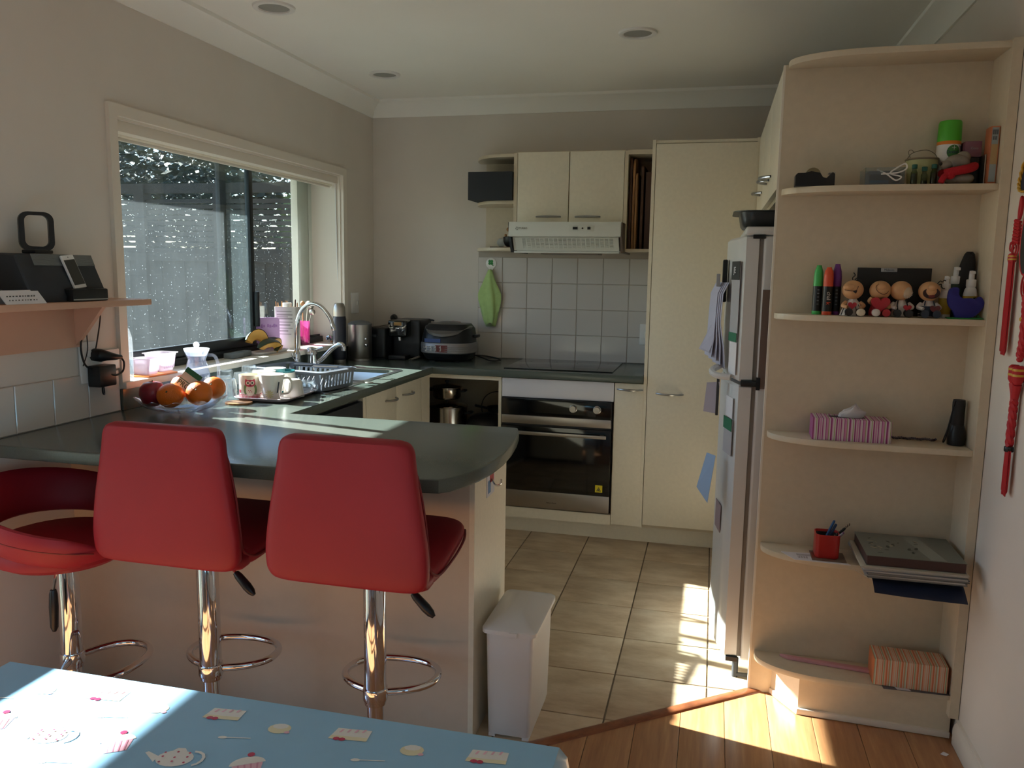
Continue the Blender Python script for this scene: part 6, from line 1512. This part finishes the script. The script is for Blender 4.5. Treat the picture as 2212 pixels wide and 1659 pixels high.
text('lettering', 'Melanie', .0095, at(2.567, -1.9926, S3+.1395), mat('label_ink', (74, 80, 84), .5), t)
def spray(label, x, y, s, body, lab):
    t = thing('spray_bottle', label, 'bottle', (x, y, S3), 0, 'spray bottles on the third shelf')
    obj('body', G().lathe([(.0175*s, 0), (.019*s, .003), (.019*s, .07*s), (.016*s, .085*s), (.010*s, .095*s)], (x, y, S3), 24), body, t)
    obj('label', G().lathe([(.0192*s, .012*s), (.0192*s, .066*s)], (x, y, S3), 24, False, False), lab, t)
    obj('collar', G().lathe([(.0125*s, .093*s), (.0135*s, .095*s), (.0135*s, .113*s), (.012*s, .115*s)], (x, y, S3), 20), white_p, t)
    obj('nozzle', G().lathe([(.008*s, .114*s), (.0075*s, .130*s), (.007*s, .140*s), (0, .141*s)], (x, y, S3), 16).box(x-.007*s, x+.007*s, y-.012*s, y+.002, S3+.131*s, S3+.139*s, bev=.001), white_p, t)
ylab = mat('label_yellow', (188, 152, 40), .5)
spray('white spray bottle with a yellow label right of the blue bird, nearest the side panel', 2.79, -2.02, 1.0, white_p, ylab)
spray('short white spray bottle with a yellow label behind the neck of the blue bird', 2.722, -2.025, .88, white_p, ylab)
spray('dark green spray bottle with a white top between the two yellow-labelled ones', 2.757, -1.985, 1.08, mat('bottle_dark_green', (30, 58, 40), .3), mat('label_dark_green', (26, 50, 36), .5))
obj_b = [c for c in bpy.data.objects if c.name.startswith('spray_bottle')][0]
g = G().rings([[(2.79+.0194*math.cos(a), -2.02+.0194*math.sin(a), S3+z) for a in [-1.35+1.6*i/10 for i in range(11)]] for z in (.014, .062)], loop=False)
obj('dark_panel', g, mat('label_charcoal', (52, 52, 54), .5), [o for o in COL.objects if o.get('label', '').startswith('white spray bottle')][0])
solo('black_case', G().rings([[(x, y, z) for x, y in rrect(2.745-a, 2.805-b, -1.998+c, -1.968-c, .012, 4)] for z, a, b, c in ((S3, 0, 0, 0), (S3+.07, 0, 0, 0), (S3+.12, -.012, -.003, 0), (S3+.165, -.022, -.002, .001), (S3+.19, -.03, .002, .003), (S3+.197, -.036, .008, .006))]), mat('case_black', (26, 26, 28), .75), 'upright black soft case behind the spray bottles', 'case', (2.78, -1.985, S3))
t = thing('blue_bird', 'deep blue cut-out bird ornament standing on a green base', 'ornament', (2.77, -2.082, S3))
bird = [(-.028, .004), (.012, .004), (.03, .014), (.044, .034), (.046, .05), (.038, .064), (.03, .064), (.022, .058), (.012, .061), (-.006, .06), (-.016, .063), (-.022, .072), (-.022, .086), (-.03, .092), (-.044, .088), (-.05, .074), (-.05, .05), (-.044, .034), (-.034, .022)]
P = smooth([(2.765+a, -2.086, S3+b) for a, b in bird]+[(2.765-.028, -2.086, S3+.004)], 3)[:-1]
obj('bird', G().prism(P, (0, .014, 0), bev=.0025), mat('bird_blue', (34, 34, 122), .6), t)
obj('base', G().prism([(2.715, -2.098, S3+.0001), (2.81, -2.098, S3+.0001), (2.806, -2.05, S3+.0001), (2.72, -2.05, S3+.0001)], (0, 0, .0035), bev=.0008), mat('base_green', (38, 128, 52), .6), t)
solo('green_chip', G().prism([(2.797, -2.072, S3+.004), (2.81, -2.072, S3+.004), (2.803, -2.072, S3+.014)], (0, .01, 0)), mat('chip_green', (52, 116, 58), .6), 'little green wedge beside the blue bird on its base', 'ornament', (2.803, -2.07, S3+.004))
# --- shelf 4: tissue box, beads, torch
PK = [(204, 168, 190), (150, 56, 120), (196, 132, 172), (206, 196, 196), (142, 150, 92)]
pink_st = stripes('pink_stripes', 0, [(3, PK[3]), (2, PK[4]), (3, PK[3]), (4, PK[1]), (2, PK[3]), (5, PK[2]), (2, PK[3]), (3, PK[1]), (3, PK[0]), (4, PK[3]), (2, PK[1]), (6, PK[2]), (2, PK[4]), (4, PK[3]), (5, PK[1]), (3, PK[0])])
OG = [(206, 118, 80), (212, 166, 140), (196, 196, 178), (150, 160, 120), (206, 142, 110)]
or_st = stripes('orange_stripes', 0, [(4, OG[1]), (2, OG[2]), (3, OG[0]), (2, OG[2]), (3, OG[3]), (4, OG[1]), (5, OG[0]), (2, OG[2]), (3, OG[4]), (2, OG[3]), (4, OG[2]), (3, OG[0]), (5, OG[1]), (2, OG[2])])
def tissue_box(name, label, x, y, z, L, Wd, Hh, rz, m, endm, slot=True):
    t = thing(name, label, 'tissue box', (x, y, z), rz)
    obj('carton', G().box(-L/2, L/2, -Wd/2, Wd/2, 0, Hh, bev=.0015), m, t, world=False)
    for s in (-1, 1): obj('end_panel', G().box(s*L/2-.0008, s*L/2+.0008, -Wd/2+.001, Wd/2-.001, .001, Hh-.001), endm, t, world=False)
    if slot:
        obj('slot', G().prism([(a, b, Hh-.0004) for a, b in ell(-.01, 0, .055, .018, 28)], (0, 0, .0012)), mat('slot_dark', (60, 52, 52), .8), t, world=False)
        g = G()
        rs = []
        for k, (w, zz, dx) in enumerate(((.034, 0, 0), (.036, .010, .004), (.032, .020, .010), (.018, .029, .014), (.005, .034, .014))):
            rs.append([(dx+w*math.cos(2*PI*i/20)*(1+.12*math.sin(5*2*PI*i/20+k)), (.011+.002*k)*math.sin(2*PI*i/20)*(1+.3*math.sin(3*2*PI*i/20+k)), Hh+zz*(1+.25*math.cos(2*2*PI*i/20+k))) for i in range(20)])
        obj('tissue', G().rings(rs, False, True), mat('tissue_white', (206, 202, 204), .85), t, world=False, angle=.5)
    return t
tissue_box('striped_tissue_box', 'pink striped tissue box with a tissue sticking out on the fourth shelf', 2.48, -2.035, S4, .225, .095, .068, -.02, pink_st, mat('box_end_pink', (176, 96, 150), .5))
t = thing('torch', 'black rubber torch standing on its head beside the side panel', 'torch', (2.785, -2.03, S4))
obj('head', G().lathe([(.019, 0), (.0245, .002), (.0255, .02), (.024, .045), (.019, .062)], (2.785, -2.03, S4), 24), black_p, t)
obj('barrel', G().lathe([(.0185, .06), (.0175, .10), (.018, .13), (.0165, .139), (0, .14)], (2.785, -2.03, S4), 18), mat('rubber_black', (28, 28, 30), .7), t)
obj('strap', G().tube(smooth([(2.772, -2.04, S4+.135), (2.762, -2.05, S4+.10), (2.752, -2.055, S4+.05), (2.744, -2.05, S4+.012), (2.752, -2.045, S4+.02), (2.763, -2.047, S4+.09)], 5), .0018, 6), black_p, t)
g = G()
for k in range(30):
    x = 2.598+.142*k/29; g.ball((x, -1.99+.006*math.sin(k*.9), S4+.0042+.0008*(k % 2)), .004, 7, 5)
t = thing('bead_bracelet', 'dark and silver bead strand lying between tissue box and torch', 'beads', (2.67, -1.99, S4))
obj('bead', g, mat('bead_pewter', (92, 84, 96), .35, metal=.4), t, kind='stuff')
# --- shelf 5: papers, red tin with pens, books
t = thing('addressed_card', 'white card with a printed barcode lying at the left of the fifth shelf', 'card', (2.38, -2.08, S5))
obj('card', G().prism([(2.30, -2.045, S5), (2.46, -2.03, S5), (2.50, -2.118, S5), (2.335, -2.112, S5)], (0, 0, .0012)), paper, t)
g = G()
for k in range(9): g.box(2.348+k*.0035, 2.348+k*.0035+.001+.001*(k % 2), -2.092, -2.074, S5+.0012, S5+.0016)
for k in range(3): g.box(2.345, 2.39, -2.068+k*.006, -2.066+k*.006, S5+.0012, S5+.0015)
obj('print', g, mat('print_grey', (130, 126, 128), .7), t)
t = thing('picture_postcard', 'brown picture postcard under the red tin', 'card', (2.43, -2.06, S5+.002))
obj('card', G().box(2.388, 2.49, -2.105, -2.015, S5+.002, S5+.0036), mat('postcard_brown', (122, 104, 92), .4), t)
obj('print', G().box(2.39, 2.412, -2.085, -2.03, S5+.0036, S5+.0042), mat('postcard_red', (136, 58, 46), .4), t)
t = thing('pen_tin', 'square red tin holding pens on the fifth shelf', 'tin', (2.433, -2.05, S5+.0045))
RT = lambda o, z: [(x, y, S5+.0045+z) for x, y in rrect(2.398+o, 2.470-o, -2.088+o, -2.018-o, .014, 5)]
obj('shell', G().rings([RT(.002, 0), RT(0, .003), RT(-.0005, .075), RT(.0015, .076), RT(.0025, .07), RT(.004, .006)]), mat('tin_red', (176, 36, 34), .35, coat=.2), t)
obj('lining', G().rings([RT(.0028, .068), RT(.004, .0065)], False, True), mat('tin_inside', (46, 46, 46), .6), t)
def pen(label, p, q, r, m, tip=None, cat='pen'):
    t = thing('pen', label, cat, p, 0, 'pens in the red tin')
    obj('barrel', G().tube([p, q], r, 8), m, t)
    d = (Vector(q)-Vector(p)).normalized()
    obj('end', G().tube([q, Vector(q)+d*.004], [r*1.05, r*.6], 8), tip or m, t)
zt = S5+.013
pen('blue pen leaning highest in the red tin', (2.412, -2.05, zt), (2.455, -2.035, S5+.112), .0042, mat('pen_blue', (36, 84, 134), .35))
pen('dark blue pen next to the highest blue one', (2.42, -2.045, zt), (2.461, -2.035, S5+.101), .0042, mat('pen_navy', (34, 62, 102), .35))
pen('striped pencil pointing far out over the books', (2.405, -2.04, zt), (2.502, -2.03, S5+.105), .0034, stripes('pencil_rings', 0, [(3, (40, 34, 34)), (2, (196, 176, 150))]), None, 'pencil')
pen('black pen lying low over the edge of the red tin', (2.41, -2.06, zt), (2.486, -2.04, S5+.092), .0042, black_p)
pen('silver and purple pen at the front of the red tin', (2.415, -2.07, zt), (2.478, -2.072, S5+.087), .0042, mat('pen_silver', (150, 146, 160), .3, metal=.5), mat('pen_purple', (112, 58, 104), .4))
def leafbook(name, label, cat, x0, x1, y0, y1, z0, z1, cov, pages, rz=0, extra=None, cy0=None):
    t = thing(name, label, cat, ((x0+x1)/2, (y0+y1)/2, z0), rz, 'reading matter stacked on the fifth shelf')
    a, b = (x1-x0)/2, (y1-y0)/2; h = z1-z0
    obj('pages', G().box(-a+.002, a-.002, -b+.002, b-.002, min(.0006, h*.2), h-min(.0006, h*.2)), pages, t, world=False)
    obj('cover', G().box(-a, a, -b, b, 0, min(.0006, h*.2)).box(-a, a, -b, b, h-min(.0012, h*.3), h, bev=.0004), cov, t, world=False)
    if extra: extra(t, a, b, h)
    return t
pg_w = mat('page_white', (188, 182, 174), .8); pg_g = mat('page_grey', (140, 134, 128), .8)
z = S5
drop = mat('magazine_navy', (36, 44, 66), .35)
t = thing('curled_magazine', 'dark blue magazine at the bottom of the pile, curling over the shelf edge', 'magazine', (2.66, -2.11, z), 0, 'reading matter stacked on the fifth shelf')
g = G().rings([[(x, y, z+.0005+dz) for y, dz in ((-1.985, 0), (-2.115, 0), (-2.16, -.004), (-2.20, -.016-.006*s), (-2.235, -.034-.01*s), (-2.235, -.0325-.01*s), (-2.20, -.0145-.006*s), (-2.16, -.0025), (-2.115, .0012), (-1.985, .0012))] for x, s in ((2.55, .2), (2.62, .6), (2.72, .9), (2.80, 1.0))])
obj('cover', g, drop, t)
z += .0018
spec = [('pale grey magazine just above the curled one', .006, pg_g, mat('cover_grey', (128, 126, 124), .35), 2.53, 2.80, -2.215, -1.975, .01),
        ('thin white magazine low in the pile', .005, pg_w, mat('cover_white', (176, 172, 168), .3), 2.525, 2.796, -2.22, -1.985, -.015),
        ('dark-edged magazine in the middle of the pile', .007, pg_g, mat('cover_dark', (72, 70, 70), .3), 2.528, 2.803, -2.222, -1.98, .012),
        ('white-paged magazine fourth from the bottom of the pile', .006, pg_w, mat('cover_mist', (150, 150, 152), .3), 2.522, 2.80, -2.226, -1.99, -.01),
        ('magazine with a blue corner in a plastic sleeve in the pile', .006, pg_w, mat('cover_bluewhite', (166, 172, 184), .3), 2.512, 2.795, -2.222, -1.98, .02),
        ('white booklet with a yellow spine end under the album', .006, pg_w, mat('cover_ivory', (190, 184, 166), .35), 2.51, 2.80, -2.23, -1.985, -.012)]
for lab, h, pgm, cm, xa, xb, ya, yb, rz in spec:
    leafbook('magazine', lab, 'magazine', xa, xb, ya, yb, z, z+h, cm, pgm, rz); z += h+.0004
def blossoms(t, a, b, h):
    r = random.Random(11); g = G(); zz = h+.0002
    for k in range(26):
        u, v = r.uniform(-a*.85, a*.25), r.uniform(-b*.7, b*.5); s = r.uniform(.005, .013); th = r.uniform(0, PI)
        zz += .00001
        g.m(0 if k % 3 else 1); g.poly([(u+s*math.cos(q)*math.cos(th)-.4*s*math.sin(q)*math.sin(th), v+s*math.cos(q)*math.sin(th)+.4*s*math.sin(q)*math.cos(th), zz) for q in [2*PI*i/10 for i in range(10)]])
    g.m(2).poly([(a*.3, -b*.95, h+.0001), (a*.62, -b*.95, h+.0001), (a*.35, b*.95, h+.0001), (.0, b*.95, h+.0001)])
    obj('cover_print', g, [mat('print_leaf', (66, 66, 58), .5), mat('print_petal', (158, 148, 128), .5), mat('print_pale', (142, 146, 136), .5)], t, world=False)
leafbook('photo_album', 'thick album with a grey-green blossom cover on top of the magazine pile', 'album', 2.525, 2.795, -2.215, -1.985, z, z+.03, mat('album_cover', (112, 116, 106), .35), mat('album_pages', (74, 50, 46), .7), .0, blossoms)
solo('plastic_sleeve', G().prism([(2.50, -2.19, S5+.012), (2.53, -2.235, S5+.008), (2.545, -2.23, S5-.004), (2.51, -2.175, S5+.001)], (0.0, .0006, .0006)), glass('sleeve', (240, 240, 244), 1.5, body=.15), 'crumpled clear plastic sleeve sticking out at the left of the magazine pile', 'sleeve', (2.51, -2.2, S5))
# --- shelf 6
tissue_box('peach_tissue_box', 'orange striped tissue box lying on a dark leaflet on the lowest shelf', 2.698, -2.06, S6+.0022, .21, .10, .085, -.03, or_st, mat('box_end_orange', (206, 122, 78), .5), slot=False)
t = thing('dark_leaflet', 'dark grey leaflet under the orange striped tissue box', 'leaflet', (2.71, -2.08, S6))
obj('sheet', G().prism([(2.62, -2.125, S6), (2.811, -2.118, S6), (2.811, -1.99, S6), (2.61, -1.99, S6)], (0, 0, .0016)), mat('leaflet_dark', (92, 88, 92), .5), t)
obj('white_patch', G().prism([(2.66, -2.122, S6+.0015), (2.70, -2.121, S6+.0015), (2.69, -2.095, S6+.0015), (2.65, -2.095, S6+.0015)], (0, 0, .0005)), paper, t)
solo('pink_fan', G().prism([(2.32, -1.985, S6), (2.345, -2.005, S6), (2.60, -2.035, S6), (2.60, -2.012, S6)], (0, 0, .011), bev=.003), mat('fan_pink', (206, 150, 158), .5), 'long folded pink plastic hanger lying at the back of the lowest shelf', 'hanger', (2.45, -2.01, S6))
solo('paper_scrap', G().prism([(2.775, -2.20, .0004), (2.79, -2.207, .0004), (2.80, -2.195, .0004), (2.787, -2.185, .0004)], (0, 0, .0015)), paper, 'tiny white paper scrap on the wooden floor near the skirting', 'paper', (2.79, -2.2, .0004))

# ================================================================ hangings on the right wall
kr = mat('knot_red', (176, 22, 34), .6); kg = mat('gold_thread', (196, 150, 48), .4)
XW = XR-.012
def twist(pts, r, m, name, t, n=2, turns=9, amp=.006):
    P = smooth(pts, 10); g = G()
    for k in range(n):
        g.tube([Vector(p)+Vector((.4*amp*math.cos(2*PI*(turns*i/len(P)+k/n)), amp*math.sin(2*PI*(turns*i/len(P)+k/n)), 0)) for i, p in enumerate(P)], r, 7)
    return obj(name, g, m, t)
t = thing('knot_tassel', 'red Chinese knot with a long flat tassel hanging on the right wall beside the shelves', 'wall hanging', (XW, -2.25, 1.2), 0, 'red hangings')
obj('loop', G().tube(smooth([(XW, -2.252, 1.575), (XW, -2.262, 1.60), (XW, -2.256, 1.632), (XW, -2.248, 1.60), (XW, -2.25, 1.575)], 6), .0045, 8), kr, t)
g = G()
for k in range(7): g.tube(smooth([(XW, -2.225-.002*k, 1.512+.009*k), (XW-.006, -2.245, 1.518+.009*k), (XW, -2.268+.001*k, 1.512+.009*k)], 4), .0048, 7)
obj('knot', g, kr, t)
g = G()
for dy, r in ((0, .02), (.012, .016)): g.tube([(XW-.002, -2.25+dy+r*math.cos(2*PI*i/24), 1.497+r*.9*math.sin(2*PI*i/24)) for i in range(24)], .0022, 6, closed=True)
g.tube(smooth([(XW, -2.232, 1.50), (XW, -2.205, 1.515), (XW, -2.20, 1.50), (XW, -2.21, 1.492), (XW, -2.23, 1.498)], 5), .0022, 6)
obj('cord_loop', g, kr, t)
obj('cap', G().lathe([(.014, 0), (.017, .008), (.016, .02), (.01, .024)], (XW-.003, -2.235, 1.462), 16, sx=.6), kr, t)
obj('gold_band', G().lathe([(.0175, .006), (.018, .008), (.0175, .01)], (XW-.003, -2.235, 1.462), 16, False, False, sx=.6).lathe([(.017, .014), (.0175, .016), (.017, .018)], (XW-.003, -2.235, 1.462), 16, False, False, sx=.6), kg, t)
def strands(c, w, z0, z1, n, m, tt):
    g = G(); r = random.Random(2)
    for k in range(n):
        y = c+w*(k/(n-1)-.5); dx = -.004*(k % 2)-.002
        g.tube([(XW+dx, y*.85+c*.15, z1), (XW+dx, y, (z0+z1)/2), (XW+dx, y+r.uniform(-.002, .002), z0+r.uniform(0, .014))], .0019, 5)
    return obj('tassel', g, m, tt, kind='stuff')
strands(-2.237, .034, 1.21, 1.463, 26, kr, t)
t = thing('braided_tassel', 'red and gold braided tassel hanging near the right edge, below the coiled knots', 'wall hanging', (XW, -2.34, .85), 0, 'red hangings')
g = G()
for k in range(3):
    r = .016+.006*k; g.tube([(XW-.003*k, -2.36+r*math.cos(2*PI*i/24), 1.40+r*1.1*math.sin(2*PI*i/24)) for i in range(24)], .0024, 6, closed=True)
obj('coil', g, kr, t)
twist([(XW, -2.36, 1.375), (XW, -2.365, 1.33), (XW, -2.365, 1.26), (XW, -2.357, 1.215)], .0085, kr, 'braid', t, 2, 5, .006)
obj('bead', G().ball((XW-.006, -2.362, 1.315), .007, 12, 8), kg, t)
obj('knot', G().ball((XW, -2.356, 1.21), (.008, .009, .007), 12, 8), kr, t)
g = G(); gb = G()
for dy in (-.014, .014):
    g.lathe([(.008, 0), (.014, .012), (.0145, .045), (.009, .05)], (XW-.004, -2.355+dy, 1.145), 16)
    for z in (.022, .036): gb.lathe([(.0148, z), (.0153, z+.003), (.0148, z+.006)], (XW-.004, -2.355+dy, 1.145), 16, False, False)
obj('cap', g, kr, t); obj('gold_band', gb, kg, t)
obj('gather', G().tube([(XW-.004, -2.369, 1.146), (XW-.003, -2.36, 1.12), (XW-.003, -2.355, 1.10)], [.011, .0095, .009], 10).tube([(XW-.004, -2.341, 1.146), (XW-.003, -2.35, 1.12), (XW-.003, -2.355, 1.10)], [.011, .0095, .009], 10), kr, t)
twist([(XW-.003, -2.355, 1.105), (XW-.003, -2.354, 1.05), (XW-.003, -2.352, .98)], .0085, kr, 'braid', t, 2, 3.4, .006)
obj('black_band', G().lathe([(.0105, 0), (.0115, .002), (.0115, .012), (.0105, .014)], (XW-.003, -2.352, .965), 16), black_p, t)
strands(-2.352, .028, .845, .968, 22, kr, t)
t = thing('dark_pouch', 'dark oval pouch edged in red cord at the right edge, between the knots', 'wall hanging', (XW, -2.33, 1.45))
P = [(XW-.006, -2.335+.04*math.cos(2*PI*i/30), 1.515+.085*math.sin(2*PI*i/30)) for i in range(30)]
obj('pouch', G().prism(P, (.010, 0, 0), bev=.003), mat('pouch_dark', (46, 50, 50), .7), t)
obj('edging', G().tube([(XW-.004, -2.335+.0415*math.cos(2*PI*i/30), 1.515+.0865*math.sin(2*PI*i/30)) for i in range(30)], .003, 6, closed=True), kr, t)
t = thing('braided_charm', 'navy cloth charm with gold braided edging hanging highest at the right edge', 'wall hanging', (XW, -2.28, 1.65))
Q = [(-.004, -.03), (.028, -.022), (.045, .03), (.02, .09), (-.03, .09)]
obj('cloth', G().prism([(XW-.004, -2.295-a, 1.672+b) for a, b in [(-.045, -.02), (-.05, 0), (-.035, .035), (0, .075), (.06, .085), (.06, -.018), (.0, -.028)]], (.008, 0, 0), bev=.002), mat('charm_navy', (34, 40, 62), .7), t)
g = G(); E_ = smooth([(XW-.006, -2.295+.0, 1.642), (XW-.006, -2.252, 1.65), (XW-.006, -2.243, 1.672), (XW-.006, -2.26, 1.708), (XW-.006, -2.297, 1.75), (XW-.006, -2.35, 1.758)], 6)
for k in range(2): g.tube([Vector(p)+Vector((-.003*math.cos(i*1.2+PI*k), .004*math.sin(i*1.2+PI*k), 0)) for i, p in enumerate(E_)], .003, 6)
obj('braided_edge', g, kg, t)
obj('cord', G().tube([(XW, -2.30, 1.645), (XW, -2.315, 1.61)], .002, 6), kr, t)
